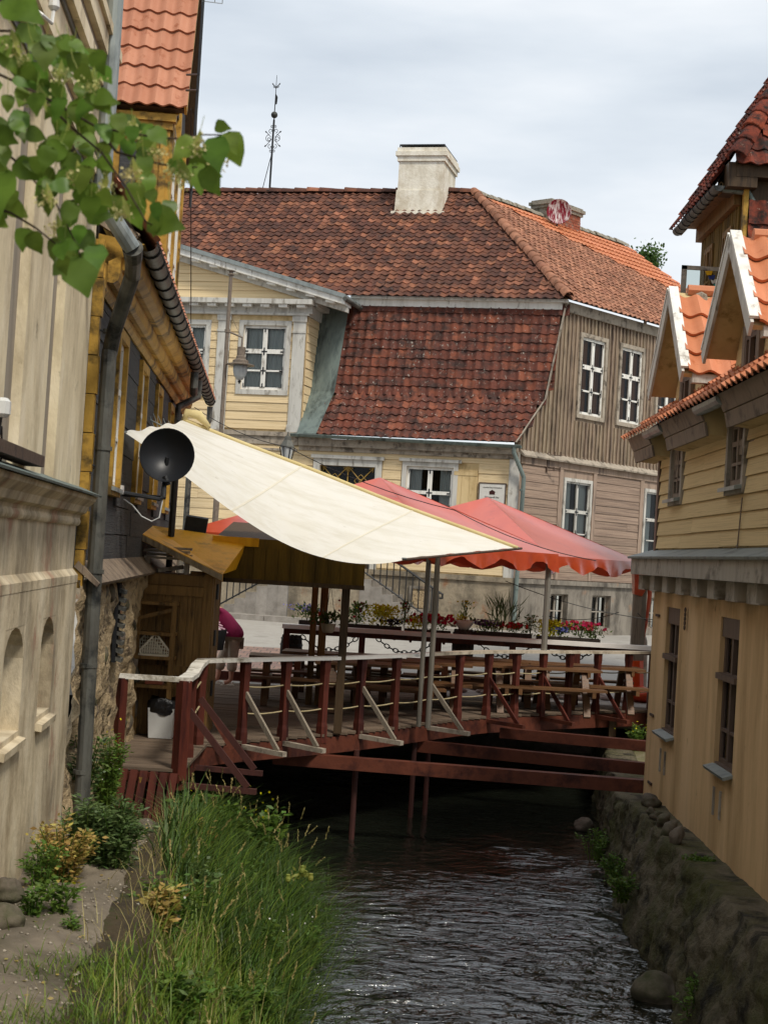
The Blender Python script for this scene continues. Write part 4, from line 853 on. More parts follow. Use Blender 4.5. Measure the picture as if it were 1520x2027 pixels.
# mouldings high on the wall
for a, b, n_, mt in ((5.24, 5.30, .05, 'zinc_dark'), (5.30, 5.42, .09, 'cream'), (5.42, 5.52, .06, 'cream_grey'), (5.52, 5.62, .10, 'cream'), (5.95, 6.0, .05, 'zinc_dark'), (6.0, 6.12, .10, 'cream'), (6.12, 6.24, .07, 'cream_grey'), (6.24, 6.4, .12, 'cream'), (6.4, 6.48, .15, 'cream')):
    m = MB(); m.fbox(LB, -11.5, CR+(.02 if n_ > .08 else 0), a, b, -.02, n_); m.build('moulding', M[mt], HC)
# ledge cornice with zinc cover and scalloped edge
pr = [(0, 2.58), (.05, 2.59), (.06, 2.63), (.10, 2.65), (.12, 2.70), (.17, 2.75), (.18, 2.785), (0, 2.86)]
m = MB(); m.prism([LB.pt(-11.5, z, n_) for n_, z in pr], LB.e*(11.5+CR+.06)); m.build('ledge', M['cream_low'], HC)
m = MB(); m.prism([LB.pt(-11.5, z, n_) for n_, z in ((-.02, 2.86), (.205, 2.788), (.21, 2.803), (-.02, 2.885))], LB.e*(11.5+CR+.16)); m.build('ledge_flashing', M['zinc_green'], HC)
lc = MB()
for i in range(60): s = CR-.04-.085*i; lc.lathe([(.03, 0), (.04, .012), (.03, .03), (.01, .04)], LB.pt(s, 2.575, .03), 7, LB.n)
lc.build('scallop_trim', M['cream_low'], HC, kind='stuff')
m = MB(); m.fbox(LB, -6.5, -3.18, 2.88, 2.95, .03, .16); m.build('bracket', M['rust'], HC)
# insulator hook near the top
q = LB.uv(66, 18, .05); m = MB(); m.tube([LB.pt(q[0]-.1, q[1], .03), LB.pt(q[0]-.1, q[1]-.06, .12), LB.pt(q[0]+.0, q[1]-.07, .16), LB.pt(q[0]+.04, q[1]+.02, .16)], .012, 6); m.lathe([(.02, 0), (.035, .02), (.03, .06), (.01, .08)], LB.pt(q[0]+.04, q[1]+.02, .16), 8); m.build('insulator', M['plastic'], HC)
q = LB.uv(-6, 790, .05); m = MB(); m.lathe([(.03, 0), (.05, .02), (.05, .09), (.03, .11)], LB.pt(q[0], q[1]-.1, .08), 10); m.build('insulator', M['plastic'], HC); m = MB(); m.tube([LB.pt(q[0], q[1]-.1, .08), LB.pt(q[0]+.02, q[1]-.3, .07), LB.pt(q[0]-.1, q[1]-.45, .06)], .008, 5); m.tube([LB.pt(q[0]+.03, q[1]-.15, .08), LB.pt(q[0]+.22, q[1]-.3, .06), LB.pt(q[0]+.1, q[1]-.42, .06), LB.pt(q[0]-.1, q[1]-.4, .06)], .006, 5); m.build('cable', M['iron'], HC)
# downpipe of the cream house
def lp(x, y, n_): s, z = LB.uv(x, y, n_); return LB.pt(s, z, n_)
m = MB(); tp = lp(203, 370, .14); tp0 = LB.pt((tp-LB.o).dot(LB.e), 9, .14)
m.tube([tp0, tp, lp(205, 402, .17), lp(262, 492, .40)], .068, 12); m.build('downpipe', M['zinc'], HC)
m = MB(); m.tube([lp(262, 492, .40)+Vector((0, 0, .01)), lp(264, 512, .40)], [.085, .072], 12); m.tube([lp(264, 510, .40), lp(262, 545, .36), lp(226, 655, .2), lp(217, 700, .16)], .066, 12)
b0 = lp(216, 700, .16); s_ = (b0-LB.o).dot(LB.e); m.tube([b0+Vector((0, 0, .03)), LB.pt(s_, 2.2, .16), LB.pt(s_, .32, .18)], .066, 12); m.tube([LB.pt(s_, .32, .18), LB.pt(s_, .14, .18), LB.pt(s_+.02, .06, .26)], [.07, .07, .085], 12)
for z in (4.2, 3.2, 2.15, 1.35, .45): m.tube([LB.pt(s_, z, .165), LB.pt(s_, z+.035, .165)], .075, 12)
dp = m.build('downpipe', M['zinc_dark'], HC)
m = MB()
for z in (4.2, 3.05): m = MB(); m.tube([LB.pt(s_, z, .16), LB.pt(.0, z+.03, .03)], .01, 5); m.build('pipe_bracket', M['iron'], HC)

# ---------------- black timber house
HB = thing('black_house', LB.pt(6, -.6, -3), 'black boarded timber house with ochre trim on a rubble foundation', 'house')
BE = 13.2
wn = []
for x0, x1, zt in ((206, 239, 4.5), (262, 279, 4.5), (297, 311, 4.5), (326, 336, 4.5)):
    a, b = LB.uv(x0, 850)[0], LB.uv(x1, 850)[0]; c = (a+b)/2; wn.append((c-.36, c+.36, 2.98, 4.42))
bw_ = MB(); bw_.wall(LB, -.1, BE, 2.2, 4.9, -.3, 0, wn); bw_.fbox(LB, -.1, BE, 4.9, 5.2, -.3, -.02); BW = bw_.build('wall', M['blackboard'], HB)
BB = unit_mesh('board', M['blackboard'], .8)
boards(BW, BB, LB, .14, BE-.1, 2.22, 4.78, .285, 0, .03, [grow(r, .13) for r in wn], seg=(1.2, 3.2), gap=.012, jit=.008)
for i in range(9):    # ochre corner post in sections
    z = 2.02 + i*.33; m = MB(); m.fbox(LB, -.04+.006*(i % 2), .09, z, z+.322, -.02, .075+.012*(i % 2)); m.build('corner_post', M['ochre'], HB)
for r in wn: window(HB, LB, r, M['white'], M['ochre'], cw=.10, ct=.07, back=.02, bars=((.33, .035), (.66, .06)), curtain=M['curtain'], open_=.5, sill=.1)
# slanted drip board and rubble foundation
m = MB(); m.prism([LB.pt(-.05, 2.2, .0), LB.pt(-.05, 2.04, .20), LB.pt(-.05, 2.07, .22), LB.pt(-.05, 2.25, .035)], LB.e*(BE+.1)); m.build('drip_board', M['greywood'], HB)
zz = [-1.2 + .07*i for i in range(48)]; ss = [-.1 + .06*i for i in range(int((BE+.1)/.06))]
V = []
for s in ss:
    for z in zz:
        p = LB.pt(s, z, 0); d = .10*nz3(p, 1.5) + .07*abs(nz3(p, 4.5)) + .03*nz3(p, 13)
        V.append(LB.pt(s, min(z, 2.12), .03 + d))
V = np.array(V); n = len(zz); idx = []
for j in range(len(ss)-1):
    for i in range(n-1): a = j*n+i; idx += [a, a+n, a+n+1, a+1]
fd = fast_mesh('foundation', V, 4, idx, M['rubble'], parent=HB)
for i in range(46):
    s = random.uniform(.2, 7); z = random.uniform(-.6, 2.0); r_ = random.uniform(.10, .26); piece('stone', random.choice(STM), fd, Matrix.Translation(LB.pt(s, z, .06)) @ Matrix.Rotation(random.uniform(0, 6), 4, 'X') @ Matrix.Diagonal((r_*.5, r_, r_*.8, 1)))
# slatted vent strip
vs_ = LB.uv(238, 1180, .12); vt = MB(); vt.fbox(LB, vs_[0]-.12, vs_[0]+.12, 1.18, 2.0, .08, .12); vt = vt.build('vent', M['room'], HB)
for i in range(9): m = MB(); m.prism([LB.pt(vs_[0]-.11, 1.2+i*.088, .12), LB.pt(vs_[0]-.11, 1.18+i*.088, .18), LB.pt(vs_[0]-.11, 1.22+i*.088, .185), LB.pt(vs_[0]-.11, 1.24+i*.088, .12)], LB.e*.22); m.build('slat', M['zinc_dark'], vt)
# ochre cornice: stepped mouldings from wall to gutter, cut square at the near end
def rise(s): return .006*s
steps = [(.0, 4.62), (.05, 4.60), (.08, 4.64), (.085, 4.72), (.12, 4.74), (.17, 4.74), (.20, 4.78), (.205, 4.86), (.24, 4.87), (.30, 4.90), (.33, 4.94), (.34, 5.02), (0, 5.05)]
for nm, ps, s0 in (('cornice_moulding', [(0, 4.80), (0, 4.58), (.05, 4.56), (.085, 4.60), (.09, 4.80)], .05), ('cornice_moulding', [(.09, 4.84), (.09, 4.66), (.14, 4.655), (.18, 4.68), (.195, 4.74), (.195, 4.9)], .2), ('cornice_moulding', [(.195, 4.98), (.195, 4.80), (.25, 4.795), (.32, 4.84), (.335, 4.92), (.335, 5.02)], .36), ('soffit', [(-.05, 5.1), (-.05, 4.79), (.09, 4.80), (.195, 4.9), (.335, 5.0), (.38, 5.03)], .3)):
    m = MB(); K = 6
    for k in range(K):
        a, b = s0+(BE-.3-s0)*k/K, s0+(BE-.3-s0)*(k+1)/K
        q0 = [LB.pt(a, z+rise(a), n_) for n_, z in ps]; q1 = [LB.pt(b, z+rise(b), n_) for n_, z in ps]; c = len(ps)
        m.add(q0+q1, [(i, (i+1) % c, c+(i+1) % c, c+i) for i in range(c)] + ([tuple(range(c))] if k == 0 else []) + ([tuple(range(c, 2*c))] if k == K-1 else []))
    m.build(nm, M['ochre'], HB)
# rafter ends in the gap by the corner
m = MB(); m.bar(LB.pt(.12, 5.3, -.2), LB.pt(.14, 5.02, .3), .09); m.bar(LB.pt(.3, 5.36, -.2), LB.pt(.3, 5.08, .32), .07); m.build('rafter', M['greywood'], HB)
# gutter with straps
g0, g1 = LB.pt(.12, 5.02, .42), LB.pt(15.2, 5.10, .40); K = 9; d = g1-g0
m = MB(); vs = [p + LB.n*math.cos(t)*.085 + LB.u*math.sin(t)*.085 for p in (g0, g1) for t in [math.pi + math.pi*k/(K-1) for k in range(K)]]
m.add(vs, [(k, k+1, K+k+1, K+k) for k in range(K-1)]); gt = m.build('gutter', M['zinc_dark'], HB, smooth=True)
m = MB()
for k in range(26): q = g0 + d*(k+.5)/26; m.tube([q + LB.n*math.cos(t)*.092 + LB.u*math.sin(t)*.092 for t in [math.pi + math.pi*j/8 for j in range(9)]], .010, 5)
m.tube([g0+LB.n*.085, g1+LB.n*.085], .012, 5); m.build('gutter_straps', M['iron'], HB, kind='stuff')
m = MB(); q = LB.pt(9.2, 4.95, .40); m.tube([q, q-LB.u*.22, q-LB.u*.30+LB.e*.1], .06, 10); m.build('gutter_outlet', M['zinc_dark'], HB); m = MB(); q = LB.pt(10.6, 4.98, .40); m.tube([q, q-LB.u*.25, LB.pt(10.5, 4.55, .12), LB.pt(10.5, 4.4, .10), LB.pt(10.5, 3.1, .10)], .055, 10); m.build('gutter_outlet', M['zinc_dark'], HB); m = MB(); q = LB.pt(15.1, 5.0, .40); m.tube([q, q-LB.u*.25, LB.pt(15.0, 4.2, .1), LB.pt(15.0, 1.0, .1)], .055, 10); m.build('gutter_outlet', M['zinc_dark'], HB)
# roof above the eave, with its tile edge
ey = (LB.u*.8 - LB.n*.6).normalized(); O = LB.pt(.3, 5.06, .40)
m = MB(); m.add([LB.pt(.25, 5.05, .36), LB.pt(15.2, 5.12, .34), LB.pt(15.2, 5.12, .34)+ey*3.5, LB.pt(.25, 5.05, .36)+ey*3.5], [(0, 1, 2, 3)]); RB = m.build('roof', M['darkwood'], HB)
TN = tile_mesh('clay_tile', M['tile_new'], .05, .035, .025)
ex = (d).normalized()
lay_tiles(RB, TN, tile_field(O, ex, ey, [(0, -.05), (14.9, -.05), (14.9, 1.6), (0, 1.6)], .22, .33, .004), 60)
# dormer: front wall faces the camera, gable side faces the stream, steep tiled roof
s_f = LB.uv(321, 450, -.06)[0]; s_b = LB.uv(351, 450, -.06)[0]; zE = P(340, 214, 12.8+s_f-.2).z + .36; nD = -.06
DW = MB(); DW.fbox(LB, s_f, s_b, 5.1, zE, -4, nD); smid = (s_f+s_b)/2; zP = zE + (s_b-s_f)/2*2.1
DW.prism([LB.pt(s_f+.06, zE-.002, nD), LB.pt(s_b-.06, zE-.002, nD), LB.pt(smid, zP-.3, nD)], LB.n*-3.9); DW = DW.build('dormer', M['ochre'], HB)
FDm = Fr(tuple(LB.pt(s_f, 0, nD))[:2], math.degrees(math.atan2(LB.n.y, LB.n.x)), 1)      # front of the dormer: s along +n (to the right), n toward camera
m = MB(); m.fbox(FDm, -.62, -.40, 5.4, zE-.8, 0, .02); m.build('dark_window', M['blackboard'], DW)
for a, b in ((-.09, .0), (-.38, -.33)): m = MB(); m.fbox(FDm, a, b, 5.2, zE-.7, .0, .045); m.build('trim_board', M['ochre'], DW)
NP = int((zE-.6-5.2)/.75)
for k in range(NP): m = MB(); m.fbox(FDm, -.33, -.09, 5.2+k*.75, 5.2+k*.75+.743, .0, .02); m.build('panel', M['ochre'], DW)
m = MB()
for k, (z0, z1, o_) in enumerate(((zE-.62, zE-.52, .06), (zE-.52, zE-.42, .10), (zE-.72, zE-.62, .03))): m.fbox(FDm, -3, o_, z0, z1, -.01, o_+.03)
m.build('dormer_cornice', M['ochre'], DW)
# gable side: windows and posts
wd = s_b-s_f
for i, (a, b) in enumerate(((.12, .40), (.55, .86))):
    r = (s_f+wd*a+.08, s_f+wd*b-.08, 5.75, zE-.55); window(DW, LB, r, M['white'], M['ochre'], n=nD, cw=.08, ct=.06, back=-.01, bars=((.33, .03), (.66, .05)), glass=True)
m = MB(); 
for a in (0, .46, .95): m.fbox(LB, s_f+wd*a, s_f+wd*a+.12, 5.15, zE, nD, nD+.07)
m.build('gable_post', M['ochre'], DW)
m = MB(); m.prism([LB.pt(s_f+.08, zE-.1, nD+.012), LB.pt(s_b-.08, zE-.1, nD+.012), LB.pt(smid, zP-.35, nD+.012)], LB.n*.02); m.build('gable_boarding', M['blackboard'], DW)
# roof slopes
OV = .38; VG = .20
eyf = (LB.pt(smid, zP, 0) - LB.pt(s_f, zE, 0)); Lr = eyf.length; eyf.normalize()
Of = LB.pt(s_f, zE, nD+VG) - eyf*OV; exf = LB.n
th = MB(); nrm = exf.cross(eyf); 
if nrm.dot(LB.e) > 0: nrm = -nrm
th.box(Of - exf*(4.0+VG) - nrm*.10, exf*(4.0+VG), eyf*(Lr+OV), nrm*.09); th.box(LB.pt(s_b, zE, nD+VG) + (LB.e*.42-LB.u*.9)*.42 - exf*(4.0+VG), exf*(4.0+VG), LB.pt(smid, zP, 0)-LB.pt(s_b, zE, 0) - (LB.e*.42-LB.u*.9)*.42, LB.e*.08)
DRF = th.build('dormer_roof', M['darkwood'], DW)
TD = tile_mesh('dormer_tile', M['tile_new'], .05, .04, .03)
fld = tile_field(Of - exf*3.4, exf, -(-eyf), [(0, -.03), (3.4-.04, -.03), (3.4-.04, Lr+OV), (0, Lr+OV)], .215, .33, .004)
fld = [basis(q.to_translation(), q.col[0][:3], q.col[1][:3], tuple(nrm)) for q in fld]
lay_tiles(DRF, TD, [q for q in fld if (q.to_translation()-CAMP).length < 40], 300)
m = MB(); m.box(Of - nrm*.12 + exf*.0, exf*.035, eyf*(Lr+OV), nrm*.16); m.build('verge_board', M['ochre'], DRF)
m = MB()
for i in range(14): q = Of - exf*(.05+.2*i) + eyf*.04 - nrm*.12; m.prism([q, q-exf*.17, q-exf*.085-LB.u*.10], LB.e*.02)
m.build('scalloped_fascia', M['ochre'], DRF, kind='stuff')
# mast with aerial above the dormer
m = MB(); a = lp(393, 150, .5); b = lp(406, -60, .5); m.tube([a - Vector((0, 0, 1.5)), a, b], .018, 6); m.tube([lp(370, 147, .3), lp(393, 147, .5)], .014, 5); m.tube([lp(369, 178, .3), lp(390, 178, .5)], .014, 5); m.build('roof_mast', M['iron'], HB)
m = MB(); m.tube([lp(402, 1, .5), lp(440, 6, .5)], .006, 5); m.tube([lp(440, 6, .5), lp(441, -12, .5)], .006, 5); m.tube([lp(425, 4, .5), lp(426, -12, .5)], .006, 5); m.build('aerial', M['zinc'], HB)
m = MB(); a = lp(372, 330, .2); m.tube([lp(378, 215, .5), lp(378, 400, .5), lp(378, 640, .5)], .006, 5); m.build('hanging_cable', M['iron'], HB)
# ---------------------------------------------------------------- right bank: mustard house with dormers
rc = P(1288, 1300, 19.5)
RH = Fr((rc.x, rc.y), -90.5, 1)                 # s toward the camera, n to the left (over the stream)
RH.n = Vector((-math.cos(R(.5)), math.sin(R(.5))*1, 0)); RH.n = Vector((RH.e.y, -RH.e.x, 0))
if RH.n.x > 0: RH.n = -RH.n
HR = thing('mustard_house', RH.pt(4, LEDZ, -3), 'mustard yellow house with grey belt and two tiled dormers on the right', 'house')
S1 = 15.0
w1 = RH.rect(1316, 1200, 1338, 1462); w2 = RH.rect(1424, 1232, 1452, 1532)
lw_ = [((w[0]+w[1])/2-.42, (w[0]+w[1])/2+.42, .55, 2.04) for w in (w1, w2)]
zB = RH.uv(1390, 1146)[1]
m = MB(); m.wall(RH, 0, S1, LEDZ-.3, zB+.05, -.35, 0, lw_); PLW = m.build('plaster_wall', M['rplaster'], HR)
m = MB(); m.fbox(RH, -.0, .3, LEDZ-.3, 5.0, -7, -.36); m.fbox(RH, .3, .5, LEDZ, 6, -7, -.36); m.build('end_wall', M['rplaster'], HR)
for r in lw_: window(HR, RH, r, M['winbrown'], M['winbrown'], cw=0, back=.09, bars=((.24, .03), (.6, .08)), fw_=.07, mull=.07, sill=None, curtain=None)
for r in lw_:
    m = MB(); m.prism([RH.pt(r[0]-.04, r[2]+.0, -.1), RH.pt(r[0]-.04, r[2]-.06, .09), RH.pt(r[0]-.04, r[2]-.03, .10), RH.pt(r[0]-.04, r[2]+.03, -.1)], RH.e*(r[1]-r[0]+.08)); m.build('sill', M['zinc'], HR)
    m = MB(); m.fbox(RH, r[0], r[1], r[2]+(r[3]-r[2])*.6-.03, r[2]+(r[3]-r[2])*.6+.03, -.08, .03); m.build('transom_rail', M['winbrown'], HR)
    m = MB(); m.fbox(RH, r[0], r[1], r[3]-.2, r[3], -.09, -.02); m.build('head_board', M['winbrown'], HR)
    for ds in (.12, .42): m = MB(); m.fbox(RH, r[0]+ds, r[0]+ds+.035, r[2]-.5, r[2]-.22, .0, .02); m.build('bracket_stub', M['taupe_light'], HR)
# wall ties
for px, py in ((1300, 1220), (1288, 1416), (1284, 1550)):
    q = RH.uv(px, py); m = MB(); m.fbox(RH, max(.02, q[0]), max(.02, q[0])+.25, q[1], q[1]+.03, 0, .02); m.build('wall_tie', M['rust'], HR)
q = RH.uv(1361, 1222); m = MB()
for k in range(5): m.lathe([(.02, 0), (.035, .01), (.02, .02)], RH.pt(q[0], q[1]-.12+k*.05, .02), 7, RH.n)
m.build('twisted_tie', M['rust'], HR)
# belt course with joist ends
m = MB(); m.fbox(RH, -.25, S1, zB, zB+.2, -.1, .28); m.build('belt_fascia', M['taupe_light'], HR)
m = MB(); m.prism([RH.pt(-.3, zB+.2, .32), RH.pt(-.3, zB+.225, .33), RH.pt(-.3, zB+.33, .0), RH.pt(-.3, zB+.2, .0)], RH.e*(S1+.3)); m.build('belt_flashing', M['zinc'], HR)
s = -.12; bxm = unit_mesh('joist_end', M['taupe_light'])
while s < S1: piece('joist_end', bxm, HR, basis(RH.pt(s, zB-.19, 0), RH.e*.5, RH.n*.19, RH.u*.187)); piece('joist_face', bxm, HR, basis(RH.pt(s+.5, zB-.175, 0), RH.e*.03, RH.n*.23, RH.u*.172)); s += .86
# clapboard storey
ZE = 3.90
uw = [RH.rect(1334, 870, 1356, 990), RH.rect(1450, 830, 1478, 966)]
uw = [((w[0]+w[1])/2-.32, (w[0]+w[1])/2+.32, RH.uv(1345, 985)[1], ZE+.10) for w in uw]
m = MB(); m.wall(RH, .0, S1, zB+.2, ZE+.5, -.3, 0, uw); CW = m.build('clapboard_wall', M['rpaint'], HR)
RBm = unit_mesh('board', M['rboard'], .3)
boards(CW, RBm, RH, .08, S1, zB+.34, ZE+.05, .172, 0, .03, [grow(r, .1) for r in uw], seg=(1.0, 2.6))
m = MB(); m.fbox(RH, -.03, .09, zB+.3, ZE+.1, -.02, .04); m.build('corner_board', M['winbrown'], HR)
for r in uw: window(HR, RH, r, M['taupe'], M['taupe_light'], cw=.09, ct=.05, back=.03, bars=((.34, .03), (.66, .05)), sill=.12, fw_=.06, curtain=None)
# broken eaves: boxed cornice blocks between the windows, with zinc gutters over the gaps
segs = []; gaps = [(r[0]-.16, r[1]+.2) for r in uw]
last = -.55
for a, b in gaps + [(S1+.2, 99)]: segs.append((last, a)); last = b
OVH = .34
for a, b in segs:
    if b-a < .2: continue
    m = MB(); m.prism([RH.pt(a, ZE-.02, 0), RH.pt(a, ZE, .22), RH.pt(a, ZE+.12, .25), RH.pt(a, ZE+.12, 0)], RH.e*(b-a)); m.prism([RH.pt(a, ZE+.12, 0), RH.pt(a, ZE+.12, .26), RH.pt(a, ZE+.28, OVH), RH.pt(a, ZE+.5, 0)], RH.e*(b-a)); bl = m.build('eaves_box', M['rpaint'], HR)
    m = MB(); m.prism([RH.pt(a-.02, ZE-.02, .222), RH.pt(a-.02, ZE-.02, .25), RH.pt(a-.02, ZE+.12, .28), RH.pt(a-.02, ZE+.12, .252)], RH.e*(b-a+.04)); m.prism([RH.pt(a-.02, ZE+.13, .265), RH.pt(a-.02, ZE+.13, .29), RH.pt(a-.02, ZE+.29, OVH+.025), RH.pt(a-.02, ZE+.29, OVH+.002)], RH.e*(b-a+.04)); m.build('eaves_fascia', M['taupe'], bl)
for a, b in gaps:
    K = 7; m = MB(); c = RH.pt(0, ZE+.26, OVH-.04); vs = [RH.pt(s, ZE+.27, OVH-.03) + RH.n*math.cos(t)*.08 + RH.u*math.sin(t)*.08 for s in (a-.1, b+.05) for t in [math.pi + math.pi*k/(K-1) for k in range(K)]]
    m.add(vs, [(k, k+1, K+k+1, K+k) for k in range(K-1)] + [tuple(range(K, 2*K))]); m.build('gutter_piece', M['zinc'], HR)
# main lower roof
ey = (RH.u*.62 - RH.n*.78).normalized(); ex = RH.e; O = RH.pt(-.6, ZE+.27, OVH+.02)
nr = ex.cross(ey)
if nr.z < 0: ex = -ex; O = RH.pt(S1, ZE+.27, OVH+.02)
m = MB(); m.add([RH.pt(-.6, ZE+.25, OVH), RH.pt(S1, ZE+.25, OVH), RH.pt(S1, ZE+.25, OVH)+ey*4, RH.pt(-.6, ZE+.25, OVH)+ey*4], [(0, 1, 2, 3)]); RR = m.build('roof', M['darkwood'], HR)
TO = tile_mesh('clay_tile', M['tile_orange'], .05, .04, .028)
lay_tiles(RR, TO, tile_field(O, ex, ey, [(0, -.05), (S1+.6, -.05), (S1+.6, 2.2), (0, 2.2)], .2, .31, .004), 300)
# two gabled dormers, gables toward the stream
def dormer(pk, ff, fn, n_, label):
    """photo points: peak, far foot, near foot of the barge boards, on the plane n_"""
    (sp, zp), (sf, zf), (sn, zn) = RH.uv(*pk, n_), RH.uv(*ff, n_), RH.uv(*fn, n_)
    hw = max(abs(sp-sf), abs(sn-sp)); zfoot = (zf+zn)/2; sf, sn = sp-hw, sp+hw; zf = zn = zfoot
    nw = n_-.30; iw = hw*.80; zi = zfoot + .12
    m = MB(); m.fbox(RH, sp-iw, sp+iw, ZE+.2, zi+.0, -3, nw); m.prism([RH.pt(sp-iw, zi, nw), RH.pt(sp+iw, zi, nw), RH.pt(sp, zp-.15, nw)], RH.n*-2.6); D = m.build('dormer', M['rpaint'], HR)
    # clapboards on gable and cheek
    for k in range(8):
        z = ZE+.3+k*.2
        if z > zi-.1: break
        piece('board', RBm, D, basis(RH.pt(sp-iw, z, nw), RH.e*(2*iw), RH.n*.022, RH.u*.194))
        piece('board', RBm, D, basis(RH.pt(sp+iw, z, -2.6), RH.n*(nw+2.6), RH.e*.022, RH.u*.194))
    w = MB(); zs = zi-.75
    window(D, RH, (sp-.25, sp+.25, zs-.35, zi-.02), M['winbrown'], M['taupe'], n=nw+.02, cw=.11, ct=.05, back=-.005, bars=((.5, .03),), fw_=.05)
    sl = Vector((0, 0, 0))
    for sg, nm in ((1, 'near'), (-1, 'far')):
        a, b = RH.pt(sp, zp, n_), RH.pt(sp+sg*hw, zfoot, n_); dn = (b-a).normalized(); ln = (b-a).length; upn = (RH.e*sg*abs(dn.z) + RH.u*abs(dn.dot(RH.e))).normalized()
        m = MB(); m.box(a - RH.n*3.2 - upn*.05, RH.n*3.2, dn*ln, upn*.05); rs = m.build('dormer_roof', M['rpaint'], D)
        m = MB(); m.box(a - upn*.10, RH.n*.03, dn*(ln+.03), upn*.155); m.build('barge_board', M['white_grey'], rs)
        m = MB(); m.box(a - RH.n*.07 + upn*.06, RH.n*.11, dn*(ln-.02), upn*.03); m.build('verge_cap', M['white'], rs)
        if sg == 1:
            eyd = -dn; Od = b - RH.n*(2.94+.05) + upn*.02 + dn*.04; exd = RH.n
            fl = tile_field(Od, exd, eyd, [(0, 0), (2.94, 0), (2.94, ln-.12), (0, ln-.12)], .245, .36, .003)
            fl = [basis(q.to_translation(), q.col[0][:3], q.col[1][:3], tuple(upn)) for q in fl]
            lay_tiles(rs, TBIG, fl, 200)
    m = MB(); m.fbox(RH, sn-.1, sn+.03, zfoot-.1, zfoot, -2.6, n_-.1); m.build('dormer_gutter_board', M['white_grey'], D)
    m = MB(); m.tube([RH.pt(sp, zp+.03, n_-.2), RH.pt(sp, zp+.03, -3)], .075, 8); m.build('ridge_tile', M['tile_orange'], D)
    m = MB()
    for k in range(10): m.lathe([(.02, 0), (.085, .01), (.07, .03)], RH.pt(sp+.07, zp-.07, n_-.35-.22*k), 7, RH.e)
    m.build('ridge_mortar', M['mortar'], D, kind='stuff'); return D
TBIG = tile_mesh('dormer_tile', M['tile_orange'], .055, .05, .032)
dormer((1328, 578), (1290, 770), (1352, 748), .24, '')
dormer((1450, 470), (1395, 705), (1473, 652), .24, '')
# electric cable down the boards
m = MB(); a = RH.uv(1470, 985, .035); m.tube([RH.pt(a[0], a[1], .04), RH.pt(a[0]-.1, a[1]-.5, .04), RH.pt(a[0]-.14, zB+.35, .04)], .008, 5); m.build('cable', M['taupe'], HR)
# ---------------------------------------------------------------- tall dark roofed house behind the dormers
XT = 5.25
def tp(x, y, X=XT): d = ray(x, y); return CAMP + d*(X/d.x)
gA, gB = tp(1350, 478), tp(1430, 350)               # gutter: far, near
gz = (gA.z+gB.z)/2; yF, yN = gA.y, gB.y
HT = thing('tall_house', (XT+2, (yF+yN)/2, -.5), 'tall house with sooty hipped tile roof and brown board side, top right', 'house')
wx = XT+.35
m = MB(); m.abox(wx, 11, yN+.15, yF-.2, -.6, gz+.12); m.build('wall', M['brownwood'], HT)
FT = Fr((wx, yF-.2), -90); FT.n = Vector((-1, 0, 0))
WB = unit_mesh('board', M['greywood_y'] if 'greywood_y' in M else M['canopywood'])
L_ = yF-.2-yN-.15; s = 0
while s < L_-.05: piece('board', WB, HT, basis(FT.pt(s, 4.5, 0), FT.e*.13, FT.n*random.uniform(.015, .03), FT.u*(gz-4.45))); s += .155
for s in (.55, 2.0):
    if s < L_-.5: window(HT, FT, (s, s+.5, gz-1.75, gz-.55), M['brownwood'], M['brownwood'], n=.03, cw=.07, ct=.03, back=-.005, bars=((.5, .04),))
# soffit and gutter
m = MB(); m.abox(XT-.05, wx+.05, yN, yF, gz+.05, gz+.10); m.abox(wx-.12, wx, yN+.1, yF-.1, gz-.22, gz+.05); m.abox(XT-.03, XT+.0, yN, yF+.1, gz-.06, gz+.12); m.build('soffit', M['brownwood'], HT)
K = 9; m = MB(); vs = [Vector((XT-.08, y, gz+.02)) + Vector((math.cos(t)*.095, 0, math.sin(t)*.095)) for y in (yN-.15, yF+.1) for t in [math.pi + math.pi*k/(K-1) for k in range(K)]]
m.add(vs, [(k, k+1, K+k+1, K+k) for k in range(K-1)] + [tuple(range(K)), tuple(range(K, 2*K))]); m.build('gutter', M['zinc_dark'], HT, smooth=True)
m = MB()
for k in range(10): y = yN+.2+(yF-yN)*k/10; m.tube([Vector((XT-.08+math.cos(t)*.1, y, gz+.02+math.sin(t)*.1)) for t in [math.pi+math.pi*j/8 for j in range(9)]], .009, 5)
m.build('gutter_straps', M['iron'], HT, kind='stuff')
m = MB(); m.tube([(XT, yN-.06, gz-.02), (XT+.42, yN-.1, gz-.06), (XT+.5, yN-.1, gz-.2)], .05, 9); m.build('gutter_outlet', M['zinc_green'], HT)
# roofs: eave slope to the left, hip slope to the camera
pz = 1.55; TBk = tile_mesh('roof_tile', M['tile_black'], .05, .04, .028)
yE = yN-.05; zE2 = gz+.34; hx0 = XT+.25
RT = MB(); top = Vector((XT+2.6, yE+1.9, zE2+2.6*pz*1.12))
A_, B_ = Vector((XT-.12, yE-.1, gz+.05)), Vector((XT-.12, yF+.15, gz+.05)); T1 = Vector((XT+2.6, yF+.15, top.z))
RT.add([A_, B_, T1, top], [(0, 1, 2, 3)]); RT.add([Vector((hx0-.15, yE-.35, zE2)), Vector((11, yE-.35, zE2)), Vector((11, top.y, top.z)), top], [(0, 1, 2, 3)]); RT = RT.build('roof', M['darkwood'], HT)
